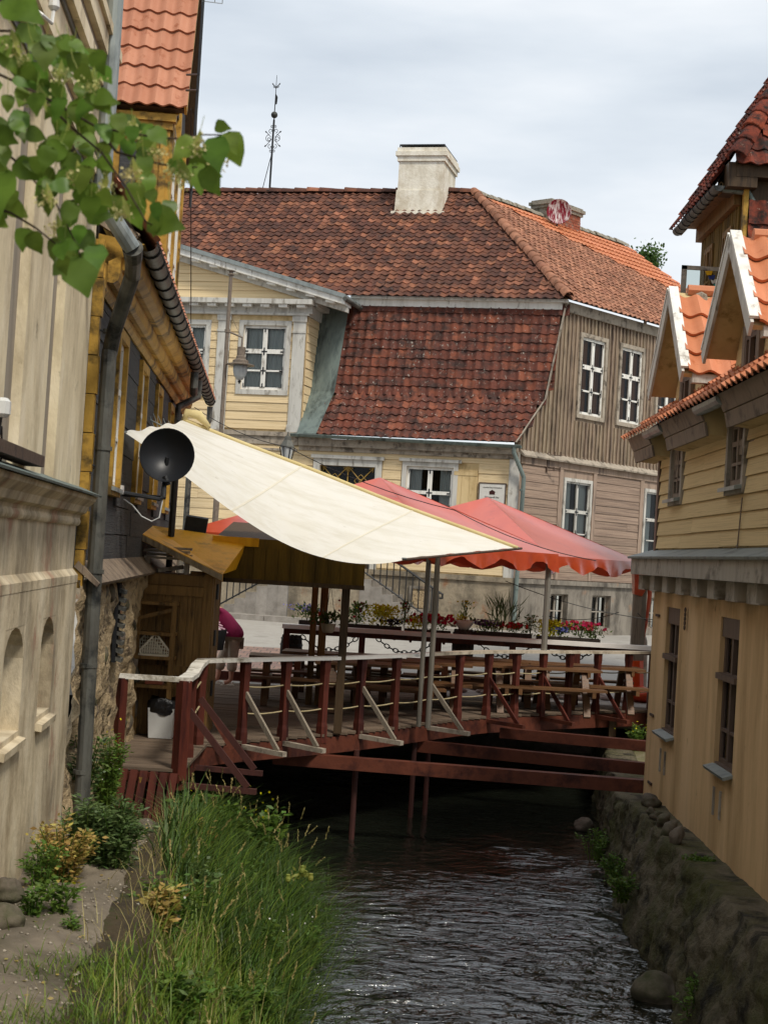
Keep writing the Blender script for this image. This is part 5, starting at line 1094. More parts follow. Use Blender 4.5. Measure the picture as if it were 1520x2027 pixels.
# left slope tiles
eyl = (T1-B_); eyl = Vector((eyl.x, 0, eyl.z)); Ll = eyl.length; eyl.normalize(); exl = Vector((0, -1, 0)); nl = exl.cross(eyl)
fl = tile_field(B_, exl, eyl, [(0, -.05), (yF+.15-yE+.1, -.05), (yF+.15-top.y, Ll), (0, Ll)], .22, .33, .008)
if nl.z < 0: fl = [basis(q.to_translation(), q.col[0][:3], q.col[1][:3], tuple(-nl)) for q in fl]
lay_tiles(RT, TBk, fl, 40)
exh = Vector((1, 0, 0)); h0 = Vector((hx0-.15, yE-.35, zE2)); eyh = Vector((0, top.y-(yE-.35), top.z-zE2)); Lh = eyh.length; eyh.normalize()
lay_tiles(RT, TBk, tile_field(h0, exh, eyh, [(0, -.05), (5, -.05), (5, Lh), (top.x-h0.x, Lh)], .24, .30, .010), 120)
ridge_caps(RT, M['tile_black'], h0 + Vector((.02, -.05, .06)), top + Vector((0, 0, .06)), .17, .34, 'hip_tile')
m = MB(); m.abox(hx0-.1, 11, yE-.31, yE+.35, zE2-.20, zE2+.0); m.abox(XT+.02, hx0+.25, yE-.30, yE+.5, gz-.03, zE2+.03); m.abox(hx0+.05, 11, yE-.29, yE+.4, zE2-.02, zE2+.045); m.build('eaves_board', M['darkwood'], HT)
# tile-hung front below the eave
q0 = Vector((XT+.42, yE-.12, gz-2.9)); eyv = Vector((0, .015, 1)).normalized()
m = MB(); m.abox(XT+.4, 11, yE-.05, yE+.3, 4.5, zE2-.2); m.build('front_wall', M['darkwood'], HT)
lay_tiles(RT, TBk, tile_field(q0, exh, eyv, [(0, 0), (3, 0), (3, 2.75), (0, 2.75)], .235, .33, .006), 120)
m = MB(); m.abox(XT+.33, XT+.41, yE-.14, yE-.03, gz-2.9, gz+.1); m.build('corner_board', M['ochre'], HT)
# casement standing ajar
a = P(1350, 522, yF-1.5); b = P(1448, 530, yN+.4)
m = MB(); W0 = P(1349, 525, yN+1.3); W1 = P(1358, 590, yN+1.3); W2 = P(1437, 532, yN+1.2); 
z1, z0 = W0.z, W0.z-.75; x0, x1 = W0.x, W2.x; y_ = yN+1.25
for bx in ((x0, x0+.09, z0, z1), (x1-.07, x1, z0, z1), (x0, x1, z1-.07, z1), (x0, x1, z0, z0+.07)): m.abox(bx[0], bx[1], y_, y_+.04, bx[2], bx[3])
cs = m.build('casement', M['greytrim'], HT); m = MB(); m.abox(x0+.05, x1-.05, y_+.016, y_+.022, z0+.04, z1-.04); m.build('pane', M['glass'], cs)
for k, (hx, cc) in enumerate((('#d6a013', 0), ('#2f3a6d', 1), ('#c9c3b5', 2), ('#2f8f86', 3), ('#a52a20', 4))):
    mm = mat('stained_glass_%d' % k, [hx], bump=0, rough=.2); m = MB(); xx = x1-.35+.05*k; zz_ = z1-.08-.07*k; m.prism([(xx, y_-.004, zz_), (xx+.13, y_-.004, zz_+.01), (xx+.11, y_-.004, zz_-.09), (xx+.03, y_-.004, zz_-.07)], (0, .003, 0)); m.build('coloured_glass', mm, cs)
# ---------------------------------------------------------------- terrace over the stream
RL = [G(390, 1474), G(478, 1462), G(558, 1460), G(636, 1455), G(709, 1445), G(777, 1441), G(842, 1430), G(904, 1420), G(961, 1417), G(1017, 1413), G(1070, 1413), G(1121, 1411), G(1168, 1409), G(1239, 1407)]
# fair the line of posts a little
pts2 = [Vector((p.x, p.y)) for p in RL]
for _ in range(2): pts2 = [pts2[0]] + [(pts2[i-1] + pts2[i]*2 + pts2[i+1])/4 for i in range(1, len(pts2)-1)] + [pts2[-1]]
RP = [Vector((p.x, p.y, 0)) for p in pts2]; REND = Vector((5.0, 27.05, 0)); GP = G(354, 1523); GP.z = 0
def xrail(y):
    q = [(p.y, p.x) for p in RP] + [(REND.y, REND.x)]; return lerp(y, q)
TER = thing('terrace', (0, 23, -.3), 'weathered plank terrace spanning the stream on red beams', 'terrace')
PM = unit_mesh('plank', M['deck'])
fl_ = MB(); fl_.add([(p.x, p.y, -.05) for p in RP] + [(REND.x, REND.y, -.05), (5.2, 27.35, -.05), (-4.0, 27.35, -.05), (-3.6, 19.0, -.05)], [tuple(range(len(RP)+4))]); fl_.build('underfloor', M['darkwood'], TER)
y = RP[0].y + .02
while y < 27.3:
    x0 = xwall(y)+.02; x1 = xrail(y) + .10; x = x0; w_ = .128
    if x1-x > 4:
        c = x0 + random.uniform(2.2, x1-x0-1.5); cuts = [x0, c, x1]
    else: cuts = [x0, x1]
    for a, b in zip(cuts, cuts[1:]): piece('plank', PM, TER, basis((a+.003, y, -.035+random.uniform(-.003, .003)), (b-a-.006, 0, 0), (0, w_, 0), (0, 0, .035)))
    y += .136
y = GP.y - .02
while y < RP[0].y:
    piece('plank', PM, TER, basis((xwall(y)+.05, y, -.035+random.uniform(-.003, .003)), (GP.x-xwall(y)+.0, 0, 0), (0, .128, 0), (0, 0, .035))); y += .136
# edge beam following the rail
for a, b in zip(RP[1:], RP[2:] + [REND]):
    m = MB(); m.bar(a - Vector((0, 0, .16)) , b - Vector((0, 0, .16)), .09, .22); m.build('edge_beam', M['redbeam'], TER)
m = MB(); m.bar(RP[0]-Vector((0, 0, .16)), RP[1]-Vector((0, 0, .16)), .09, .22); m.bar(GP-Vector((0, 0, .14)), RP[0]-Vector((0, 0, .14)), .09, .18); m.build('edge_beam', M['redbeam'], TER)
for yy in (20.5, 22.2, 24, 25.6): m = MB(); m.bar((xwall(yy)+.2, yy, -.22), (xrail(yy)-.05, yy, -.22), .12, .2); m.build('joist', M['darkwood'], TER)
# bearers crossing the stream to the right bank
def beam(pa, pb, z, h, nm='cross_beam'):
    a, b = G(*pa, z), G(*pb, z); d = (b-a).normalized(); m = MB(); m.bar(a-d*.4, b+d*.7, .16, h); return m.build(nm, M['redbeam'], TER)
beam((600, 1504), (1276, 1557), -.36, .17); beam((880, 1482), (1276, 1522), -.36, .17); beam((1040, 1455), (1276, 1477), -.24, .16)
for px, py, y_ in ((705, 1500, 20.6), (820, 1480, 22.6), (848, 1480, 22.9)):
    q = P(px, py, y_); m = MB(); m.tube([(q.x, q.y, -.2), (q.x, q.y, -2.0)], .04, 8); m.build('support_post', M['maroon'], TER)
for x in (4.1, 4.75): m = MB(); m.abox(x, x+.12, 26.2, 26.35, -1.2, -.1); m.build('support_post', M['darkwood'], TER)
# skirt of red slats below the little platform
SK = thing('slatted_skirt', (GP.x-.4, GP.y-.1, -.62), 'dark red slatted panel hanging below the platform edge', 'panel')
x0, x1 = G(212, 1515).x, GP.x+.02; ySk = GP.y-.12
x0 = P(216, 1530, ySk).x
n_s = 7; wS = (x1-x0)/n_s
for i in range(n_s):
    m = MB(); a = x0+i*wS; m.box((a+.012, ySk-.012*(i % 2), -.01-.004*i), (wS-.026, 0, 0), (0, .022, 0), (-.05+.01*math.sin(i*2), -.10, -.58-.012*(i % 3))); m.build('slat', M['red'], SK)
m = MB(); m.box((x0, ySk+.026, -.14), (x1-x0, 0, 0), (0, .03, 0), (0, -.02, .1)); m.build('rail', M['red'], SK); m = MB(); m.box((x0-.04, ySk-.04, -.52), (x1-x0, 0, 0), (0, .03, 0), (0, -.02, .1)); m.build('rail', M['red'], SK)
m = MB(); m.prism([((x0+x1)/2-.05+.04*k, ySk-.03, -.09) for k in (0, 1)] + [((x0+x1)/2-.03, ySk-.035, -.16)], (0, .003, 0)); m.build('paint_chip', M['ochre'], SK)
# ---------------- front railing
FRR = thing('front_railing', RP[6], 'dark red post railing with pale handrail along the stream side', 'railing')
RHt = 1.0; up = Vector((0, 0, 1))
def post(par, p, w=.105, h=RHt, z0=-.12, lean=(0, 0)):
    m = MB(); m.tube([p+up*z0, p+up*.10, p+up*.16, p+up*(h-.20), p+up*(h-.12), p+up*h], [w*.72, w*.72, w*.60, w*.60, w*.70, w*.70], 4); return m.build('post', M['red'], par)
for p in RP[1:] : post(FRR, p)
post(FRR, RP[0], .11)
q = REND
# handrail: flat pale board bending along the posts
def rail(par, pts, w, h, mt, z):
    m = MB()
    for a, b in zip(pts, pts[1:]): m.bar(a+up*z, b+up*z, w, h)
    return m.build('handrail', mt, par)
M['railgrey'] = mat('weathered_handrail', ['#a89c88', '#c2b7a4', '#b5aa97'], 4, bump=.2, dirt=('#877c6a', .35, 2.5), rough=.55)
rail(FRR, RP[1:7], .16, .045, M['railwhite'], RHt+.02); rail(FRR, RP[6:]+[REND], .16, .045, M['railgrey'], RHt+.02)
rail(FRR, [RP[1], RP[0]+Vector((.02, .1, 0))], .16, .045, M['whiterail'], RHt+.02)
# the rail steps down to the gate
ga_, gb_ = RP[0]+Vector((0, .1, RHt+.02)), GP+Vector((0, .02, RHt+.0))
m = MB(); ml = [ga_, ga_.lerp(gb_, .35)-up*.0, ga_.lerp(gb_, .6)-up*.05, gb_-up*.03]
for a, b in zip(ml, ml[1:]): m.bar(a, b, .15, .05)
m.build('handrail', M['whiterail'], FRR)
GL = Vector((P(232, 1500, GP.y).x, GP.y, 0)); GE = Vector((P(192, 1333, GP.y).x, GP.y, 0))
m = MB(); m.bar(GE+up*(RHt-.03), GP+Vector((.06, 0, RHt-.03)), .06, .055); m.build('handrail', M['whiterail'], FRR)
m = MB(); m.tube([GP-up*.12, GP+up*.96], .085, 4); m.build('gate_post', M['red'], FRR); m = MB(); m.tube([GL-up*.1, GL+up*.95], .065, 4); m.build('gate_post', M['red'], FRR)
m = MB(); m.bar(GL+up*.74, GL+up*.74+Vector((-.28, 0, 0)), .02, .05); m.build('hasp', M['red'], FRR)
mp_ = GP.lerp(RP[0], .45); post(FRR, mp_, .09, .97)
# ropes through the posts
for z in (.34, .68):
    seq = RP[1:] + [REND]; 
    for a, b in zip(seq, seq[1:]):
        m = MB(); m.tube([a.lerp(b, t)+up*(z - .022*math.sin(math.pi*t)) for t in (0, .25, .5, .75, 1)], .010, 6); m.build('rope', M['rope'], FRR)
for z in (.42, .72): m = MB(); m.tube([mp_+up*z, RP[0]+up*(z+.05)], .012, 6); m.build('rope', M['rope'], FRR)
# braces standing out over the water
def outv(i):
    d = (RP[min(i+1, len(RP)-1)]-RP[i-1]).normalized(); return Vector((d.y, -d.x, 0))
for i in (1, 2, 4, 6, 8, 10, 12):
    o_ = outv(i); L_ = .62; pw = M['red'] if i >= 8 else M['woodpost']
    m = MB(); m.bar(RP[i]+up*.60+o_*.03, RP[i]+o_*L_+up*-.06, .036, .06); m.build('brace', pw, FRR)
    m = MB(); m.bar(RP[i]-o_*.3-up*.07, RP[i]+o_*(L_+.12)-up*.09, .08, .06); m.build('outrigger', M['redbeam'] if i >= 8 else M['greytrim'], FRR)
# braces of the platform side
for t, zt in ((.1, .62), (.75, .62)):
    b = GP.lerp(RP[0], t); m = MB(); m.bar(b+up*zt+Vector((.05, 0, 0)), b+Vector((.75, -.05, -.18)), .04, .07); m.build('brace', M['maroon'], FRR)
    m = MB(); m.bar(b+Vector((-.1, 0, -.2)), b+Vector((.85, -.05, -.22)), .07, .06); m.build('outrigger', M['maroon'], FRR)
m = MB(); m.bar(RP[0]+up*.55+Vector((.03, .05, 0)), RP[0]+Vector((.42, .1, -.05)), .035, .06); m.build('brace', M['redbeam'], FRR)
# ---------------- rear railing
YR = 27.15; RRL = thing('rear_railing', (1.5, YR, 0), 'dark red railing with pale top behind the tables', 'railing'); RZ = 1.08
xr = [P(568, 1245, YR).x, P(717, 1260, YR).x, P(868, 1265, YR).x, P(1015, 1270, YR).x, P(1143, 1280, YR).x, 4.95]
for x in xr: m = MB(); m.abox(x-.055, x+.055, YR-.055, YR+.055, 0, RZ-.025); m.build('post', M['red'], RRL)
m = MB(); m.bar((xr[0]-.08, YR-.02, RZ+.01), (xr[-1]+.4, YR-.02, RZ+.01), .24, .075); m.build('handrail', M['railwhite'], RRL)
m = MB(); m.bar((xr[0], YR, RZ-.075), (xr[-1]+.4, YR, RZ-.075), .05, .09); m.build('rail', M['redbeam'], RRL)
# low red board by the entrance
a = P(420, 1343, YR); m = MB(); m.abox(a.x-.3, xr[0]-.06, YR-.03, YR+.03, .06, .22); m.build('kick_board', M['red'], None, label='low dark red board across the terrace entrance', cat='board')
# ---------------------------------------------------------------- picnic tables
def make_table():
    t = thing('picnic_table', (0, 0, 0), 'picnic table', 'table', 'picnic tables on the terrace'); me = unit_mesh('board', M['tablewood']); Lh = 1.0
    for i in range(5): piece('table_board', me, t, basis((-Lh, -.36+i*.146, .72), (2*Lh, 0, 0), (0, .138, 0), (0, 0, .04)))
    for sg in (-1, 1):
        for k in range(2): piece('seat_board', me, t, basis((-Lh, sg*.66 - .14 + k*.146, .43), (2*Lh, 0, 0), (0, .138, 0), (0, 0, .04)))
    for x in (-.72, .72):
        for sg in (-1, 1): m = MB(); m.bar((x, sg*.26, .71), (x, sg*.62, .0), .07, .11, (1, 0, 0)); m.build('leg', M['tablewood'], t)
        m = MB(); m.bar((x+.06, -.80, .385), (x+.06, .80, .385), .06, .1); m.build('seat_bearer', M['tablewood'], t); m = MB(); m.bar((x+.06, -.36, .675), (x+.06, .36, .675), .05, .08); m.build('top_bearer', M['tablewood'], t)
    m = MB(); m.bar((-.72, 0, .36), (.72, 0, .36), .05, .08); m.build('stretcher', M['tablewood'], t)
    return t
tb0 = make_table()
TB = [(.05, 23.85, 5, 'picnic table nearest the pale front railing, behind its middle posts'), (-.55, 25.7, -2, 'picnic table furthest left, beside the brown posts'), (1.55, 25.35, 4, 'picnic table in the middle, under the front tent corner'), (1.95, 26.55, -3, 'picnic table close against the rear railing'), (3.65, 26.45, 3, 'picnic table furthest right, by the orange wrapped post'), (2.75, 25.45, 5, 'picnic table right of the middle one, behind the red braces'), (.6, 24.95, -2, 'picnic table in the second row behind the steel posts'), (-1.0, 24.3, 3, 'picnic table beside the dark canopy post')]
for i, (x, y, a, lb) in enumerate(TB):
    if i == 0: tb0.location = (x, y, 0); tb0.rotation_euler = (0, 0, R(a)); tb0['label'] = lb
    else: dup(tb0, (x, y, 0), R(a), lb)
# ---------------------------------------------------------------- red tents
def tent(C, U, V, ze, za, label, drop=.31, posts=()):
    """C centre, U and V half-diagonals in plan (corner offsets)"""
    T = thing('gazebo_tent', (C.x, C.y, 0), label, 'tent', 'red tents over the terrace'); cs = [C+U, C+V, C-U, C-V]
    ap = Vector((C.x, C.y, za)); K = 8
    names = []
    for i in range(4):
        a, b = cs[i].copy(), cs[(i+1) % 4].copy(); a.z = b.z = ze; m = MB(); vs = []
        for r_ in range(K+1):
            for c in range(K+1):
                f = r_/K; g = c/K; p = a.lerp(b, g).lerp(ap, f); p.z -= .08*math.sin(math.pi*f)*math.sin(math.pi*g) + .01*math.sin(9*g+3*i)*math.sin(math.pi*f); vs.append(p)
        m.add(vs, [(r_*(K+1)+c, r_*(K+1)+c+1, (r_+1)*(K+1)+c+1, (r_+1)*(K+1)+c) for r_ in range(K) for c in range(K)]); m.build('roof_panel', M['tentred'], T, smooth=True)
        m = MB(); vs = []; n = 26; d = (b-a).normalized(); o_ = Vector((d.y, -d.x, 0))
        if o_.dot(a-C) < 0: o_ = -o_
        for r_ in range(5):
            for c in range(n+1):
                g = c/n; sag = drop*(.72+.28*math.cos(g*math.pi*6+i)) ; p = a.lerp(b, g) + o_*(.02 + .035*math.sin(g*math.pi*14+r_*.5+i)*r_/4); p.z = ze - sag*r_/4 - .05*math.sin(math.pi*g)*0; vs.append(p)
        m.add(vs, [(r_*(n+1)+c, r_*(n+1)+c+1, (r_+1)*(n+1)+c+1, (r_+1)*(n+1)+c) for r_ in range(4) for c in range(n)]); m.build('valance', M['tentred'], T, smooth=True)
        m = MB(); m.tube([a-up*.05-o_*.03, b-up*.05-o_*.03], .02, 6); m.build('edge_pole', M['tentpost'], T)
        m = MB(); m.tube([a-up*.06, ap-up*.08], .018, 6); m.build('roof_pole', M['tentpost'], T)
    for p, r_, mt in posts: m = MB(); m.tube([Vector((p.x, p.y, .0)), Vector((p.x, p.y, ze+.02))], r_, 8); m.build('post', M[mt], T)
    return T
C2 = P(965, 984, 27.6); F2 = G(1058, 1413); R2 = G(1244, 1388); za2 = C2.z
U2 = (Vector((R2.x, R2.y, 0)) - Vector((F2.x, F2.y, 0)))
Cc2 = Vector((C2.x, C2.y, 0)); U_ = Vector((3.02, .8, 0)); V_ = Vector((.92, -2.4, 0))
ze2 = P(1090, 1100, Cc2.y-2.3).z
tent(Cc2, U_, V_, ze2, za2, 'red tent on the right with its peak before the house plaque', posts=[(Cc2+V_, .05, 'tentpost'), (Cc2-V_, .05, 'tentpost')])
Cc1 = P(752, 945, 24.4); za1 = Cc1.z; Cc1.z = 0
tent(Cc1, U_, V_, ze2+.03, za1, 'red tent half hidden behind the cream sail awning', posts=[(Cc1+V_, .04, 'tentpost'), (Cc1+V_+Vector((-.13, .1, 0)), .035, 'tentpost'), (Cc1-U_, .05, 'tentpost')])
# big right post wrapped in tarp
pr_ = Cc2+U_; m = MB(); m.abox(pr_.x-.13, pr_.x+.03, pr_.y-.08, pr_.y+.08, 0, ze2); PW = m.build('wooden_post', M['woodpost'], None, label='thick grey wooden post wrapped in orange and red tarp', cat='post'); m = MB(); m.abox(pr_.x+.035, pr_.x+.11, pr_.y-.05, pr_.y+.05, .02, ze2); m.build('steel_post', M['tentpost'], PW)
m = MB(); m.tube([(pr_.x-.02, pr_.y-.0, .02), (pr_.x-.0, pr_.y, .3), (pr_.x-.02, pr_.y, .78)], [.19, .16, .15], 9); m.build('orange_wrap', M['orange_tarp'], PW)
m = MB(); m.tube([(pr_.x-.03, pr_.y-.02, ze2-.1), (pr_.x-.02, pr_.y-.02, ze2-.45), (pr_.x-.06, pr_.y-.02, ze2-.62)], [.17, .15, .10], 7); m.tube([(pr_.x+.13, pr_.y, ze2-.1), (pr_.x+.17, pr_.y, ze2-.6), (pr_.x+.14, pr_.y, ze2-1.1), (pr_.x+.11, pr_.y, 1.2)], [.05, .045, .03, .01], 6); m.build('rolled_side', M['tentred'], PW)
q = P(1262, 1390, pr_.y-.2); me = stone_mesh('tarp_bag', M['orange_tarp'], 77, .55, 3, .35); o = bpy.data.objects.new('tarp_bag', me); COL.objects.link(o); o.location = (q.x+.08, q.y, .16); o.scale = (.62, .4, .5); tag(o, 'orange tarp bundle lying at the foot of the right post', 'bundle')
# ---------------------------------------------------------------- cream sail awning on a rod
A = LB.uv(246, 856, .05); A = LB.pt(A[0], A[1], .05); B = P(362, 834, 20.4); Dp = P(800, 1106, 19.9); Cp = P(1024, 1085, 22.2)
m = MB(); K, J = 60, 36; vs = []
for i in range(K+1):
    f = i/K
    for j in range(J+1):
        g = j/J; lo_ = A.lerp(Dp, f); hi = B.lerp(Cp, f); p = lo_.lerp(hi, g)
        f2 = f**1.25; sag = 4*f2*(1-f2)*((1-g)*.44 + g*.02) ; p.z -= sag; p.z += .012*math.sin(5*g+9*f)*f*(1-f)*4 + .016*math.sin(21*g + 3*f)*max(0, 1-f*3.2) + .014*math.sin(26*g-2*f)*max(0, f*3-2); p.y += .06*math.sin(math.pi*f)*(1-g); vs.append(p)
m.add(vs, [(i*(J+1)+j, i*(J+1)+j+1, (i+1)*(J+1)+j+1, (i+1)*(J+1)+j) for i in range(K) for j in range(J)])
AW = m.build('sail_awning', M['canvas'], None, smooth=True, label='large cream canvas sail stretched from the black house over the terrace', cat='awning')
m = MB(); m.tube([vs[i*(J+1)+J] + up*.015 for i in range(K+1)], .03, 6); m.build('hem', M['canvas_hem'], AW, smooth=True)
for ff in (.34, .67):
    i_ = int(K*ff); m = MB(); m.add([vs[i_*(J+1)+j] + up*.006 for j in range(J+1)] + [vs[(i_+1)*(J+1)+j] - (vs[(i_+1)*(J+1)+j]-vs[i_*(J+1)+j])*.6 + up*.006 for j in range(J+1)], [(j, j+1, J+2+j, J+1+j) for j in range(J)]); m.build('seam', M['canvas_seam'], AW)
for q_ in (A, Dp, Cp): m = MB(); m.lathe([(.012, -.006), (.03, -.006), (.03, .01), (.012, .01)], tuple(q_ + (AW.location-q_)*.0 + Vector((.0, 0, .004))), 10); m.build('eyelet', M['zinc'], AW)
dd = (Cp-Dp).normalized(); m = MB(); m.tube([Dp-dd*.02-up*.012, Cp+dd*.12-up*.012], .018, 7); m.build('rod', M['rust'], AW)
pb_ = P(340, 1000, 20.45); m = MB(); m.tube([(pb_.x, pb_.y, 0), (pb_.x+.03, pb_.y, B.z+.02)], .045, 8); m.build('mast', M['iron'], AW)
m = MB(); m.tube([B, B+Vector((.05, 0, .12)), B+Vector((.2, .05, .10)), B+Vector((.35, .08, -.05))], [.03, .06, .07, .03], 7); m.build('rolled_end', M['canvas_hem'], AW, smooth=True)
# ---------------------------------------------------------------- shed, shelf, bin, basket
sh0 = G(262, 1452); sh1 = G(411, 1446); yS = 19.35; xS0, xS1 = P(268, 1400, yS).x, P(405, 1400, yS).x; zS = P(340, 1136, yS).z
SH = thing('shed', ((xS0+xS1)/2, yS+.8, 0), 'brown plank bar hut beside the black house', 'hut')
m = MB(); m.abox(xS0-.1, xS1, yS, yS+.95, 0, zS); m.build('wall', M['brownwood'], SH)
pm = unit_mesh('plank', M['brownwood'])
nP = 8; wP = (xS1-xS0-.1)/nP
for i in range(nP): piece('plank', pm, SH, basis((xS0+i*wP+.002, yS-.022, .02), (wP-.005, 0, 0), (0, .022, 0), (0, 0, zS-.28)))
for z0_2, z1_2 in ((zS-.14, zS-.01), (zS-.27, zS-.15), (.78, .89)): m = MB(); m.abox(xS0+.02, xS1-.1, yS-.045, yS-.023, z0_2, z1_2); m.build('rail', M['brownwood'], SH)
m = MB(); m.abox(xS1-.1, xS1+.012, yS-.05, yS+.06, 0, zS+.02); m.build('corner_post', M['brownwood'], SH)
for i in range(4): piece('plank', pm, SH, basis((xS1, yS+.08+i*.2, .02), (0, .196, 0), (.022, 0, 0), (0, 0, zS-.05)))
for z in (1.75, 1.15, .5): m = MB(); m.abox(xS1+.022, xS1+.045, yS+.3, yS+.42, z, z+.2); m.build('hinge', M['iron'], SH)
# shelf unit in front
yK = yS-.36; SK_ = thing('shelf_unit', ((xS0+xS1)/2-.3, yK, 0), 'narrow brown wooden shelf rack against the hut', 'shelf'); kx0, kx1 = P(257, 1400, yK).x, P(337, 1400, yK).x
for x in (kx0, kx1-.06): m = MB(); m.abox(x, x+.06, yK, yK+.05, 0, 1.72); m.build('upright', M['brownwood'], SK_)
for x in (kx0, kx1-.06): m = MB(); m.abox(x, x+.05, yK+.28, yK+.32, 0, 1.7); m.build('upright', M['brownwood'], SK_)
for z in (.64, 1.0, 1.30, 1.68): m = MB(); m.abox(kx0-.0, kx1, yK-.006, yK+.33, z-.02, z+.02); m.build('shelf', M['brownwood'], SK_)
m = MB(); m.bar((kx0+.02, yK+.02, 1.48), (kx1-.02, yK+.02, 1.62), .03, .045); m.build('brace', M['brownwood'], SK_)
m = MB(); m.abox(kx0+.16, kx0+.38, yK+.05, yK+.2, .665, .74); m.build('brick_stack', M['brick'], None, label='small stack of bricks on the lower shelf of the rack', cat='bricks')
# cream plastic basket, tilted house shape
bx, bz = (kx0+kx1)/2-.02, 1.022; BK = thing('plastic_basket', (bx, yK+.12, bz), 'cream plastic lattice basket standing on the shelf rack', 'basket')
for dy, sx in ((0, .03), (.2, -.1)):
    w2, hh = .19, .26; cx = bx+sx; yy = yK+.03+dy; m = MB(); ring = [(cx-w2+.03, bz), (cx+w2-.03, bz), (cx+w2, bz+.06), (cx+.02, bz+hh), (cx-.02, bz+hh), (cx-w2, bz+.06)]
    for a, b in zip(ring, ring[1:]+ring[:1]): m.bar((a[0], yy, a[1]), (b[0], yy, b[1]), .02, .022, (0, 1, 0))
    m.build('rim', M['basket'], BK)
    for k in range(11):
        x = cx-w2+.04+k*(2*w2-.08)/10; h_ = .06+(hh-.06)*(1-abs(x-cx)/w2); m = MB(); m.abox(x-.005, x+.005, yy-.004, yy+.004, bz, bz+h_); m.build('slat', M['basket'], BK)
    for k in range(5): z = bz+.05+k*.04; wz = w2*(1-max(0, z-bz-.06)/(hh-.06)); m = MB(); m.abox(cx-wz, cx+wz, yy-.0045, yy+.0045, z, z+.009); m.build('cross_slat', M['basket'], BK)
m = MB(); m.abox(bx-.24, bx+.17, yK+.03, yK+.24, bz-.0, bz+.02); m.build('base', M['basket'], BK)
# bin
bp = P(312, 1448, yK-.08); BN = thing('waste_bin', (bp.x, yK-.02, 0), 'white plastic waste bin lined with a black bag', 'bin'); m = MB(); w_, d_ = .165, .14; cx, cy = bp.x+.02, yK+.10
vs = [(cx+sx*w_*k, cy+sy*d_*k, z) for z, k in ((0.005, .86), (.06, .88), (.38, 1.0)) for sx, sy in ((-1, -1), (1, -1), (1, 1), (-1, 1))]
m.add(vs, [(3, 2, 1, 0)] + [(r_*4+i, r_*4+(i+1) % 4, (r_+1)*4+(i+1) % 4, (r_+1)*4+i) for r_ in range(2) for i in range(4)]); m.build('body', M['plastic'], BN)
m = MB(); K = 20; vs = []
for z, k in ((.30, 1.03), (.36, 1.08), (.44, 1.06), (.49, 1.0), (.50, .9), (.42, .7)):
    for i in range(K):
        t = 2*math.pi*i/K; c, s_2 = math.cos(t), math.sin(t); q = max(abs(c), abs(s_2)); j = 1+.05*math.sin(5*t+z*30); vs.append((cx+c/q*w_*k*j, cy+s_2/q*d_*k*j, z+.02*math.sin(3*t) - (.03*math.sin(4*t+1) if z < .35 else 0)))
m.add(vs, [(r_*K+i, r_*K+(i+1) % K, (r_+1)*K+(i+1) % K, (r_+1)*K+i) for r_ in range(5) for i in range(K)] + [tuple(range(5*K, 6*K))]); m.build('bin_bag', M['binbag'], BN, smooth=True)
# wood left on the hut roof
PT = thing('pallet', (xS0+.35, yS+.3, zS), 'short stack of pale slats and a pallet on top of the hut', 'pallet')
for k, (x0, x1, z, dy) in enumerate(((-.02, .56, .18, 0), (.0, .58, .22, .06), (-.03, .55, .27, .02), (.0, .57, .31, .08))): m = MB(); m.abox(xS0+x0, xS0+x1, yS+.02+dy, yS+.12+dy, zS+z, zS+z+.032); m.build('slat', M['greytrim'], PT)
for x in (.0, .5): m = MB(); m.abox(xS0+x, xS0+x+.06, yS+.02, yS+.1, zS+.0, zS+.18); m.build('block', M['greytrim'], PT)
m = MB(); m.bar((xS0+.15, yS+.1, zS+.03), (xS0+.45, yS+.3, zS+.09), .05); m.build('scrap', M['greytrim'], PT)
m = MB(); m.abox(xS0+.58, xS0+.92, yS+.05, yS+.2, zS+.002, zS+.05); m.build('scrap', M['brownwood'], PT)
# ---------------------------------------------------------------- ochre canopy over the bar
yC = yS-.15
CA = thing('bar_canopy', (-1.6, 20.6, 2.0), 'ochre boarded canopy over the bar with dark front boards', 'canopy')
a = P(269, 1050, yC); b = P(441, 1137, yC); c = P(492, 1068, yC+1.6); d_ = P(300, 1040, yC+1.6); e2 = P(467, 1128, yC+1.1)
m = MB(); m.add([a, b, e2, c, d_], [(0, 1, 2, 3, 4)]); m.prism([a, b, b-up*.09, a-up*.09], (0, .04, 0)); m.build('roof', M['ochre_dark'], CA)
m = MB(); m.prism([a-up*.01+Vector((0, -.03, 0)), b-up*.01+Vector((0, -.03, 0)), b-up*.085+Vector((0, -.03, 0)), a-up*.085+Vector((0, -.03, 0))], (0, .028, 0)); m.build('edge_board', M['greywood'], CA)
yV = yC+1.35; v0 = P(440, 1143, yV); v1 = P(720, 1160, yV); t0 = P(462, 1064, yV); t1 = P(722, 1092, yV)
zt_v, zb_v = t0.z, v0.z
m = MB(); m.abox(t0.x-.25, v1.x, yV+.025, yV+.06, zb_v-.02, zt_v); m.build('backing', M['canopywood'], CA)
pm2 = unit_mesh('board', M['canopywood'])
x = t0.x-.22; i = 0
while x < v1.x-.03: w_ = min(.17, v1.x-x); piece('board', pm2, CA, basis((x, yV+random.uniform(0, .008), zb_v+.0), (w_-.006, 0, 0), (0, .02, 0), (0, 0, zt_v-zb_v-.12))); x += .17
m = MB(); m.abox(t0.x-.28, t0.x+.35, yV-.02, yV+.03, zt_v-.11, zt_v+.01); m.build('ledger', M['ochre_dark'], CA)
m = MB(); m.abox(t0.x-.25, v1.x+.01, yV-.012, yV+.05, zb_v-.06, zb_v-.001); m.build('bottom_rail', M['darkwood'], CA)
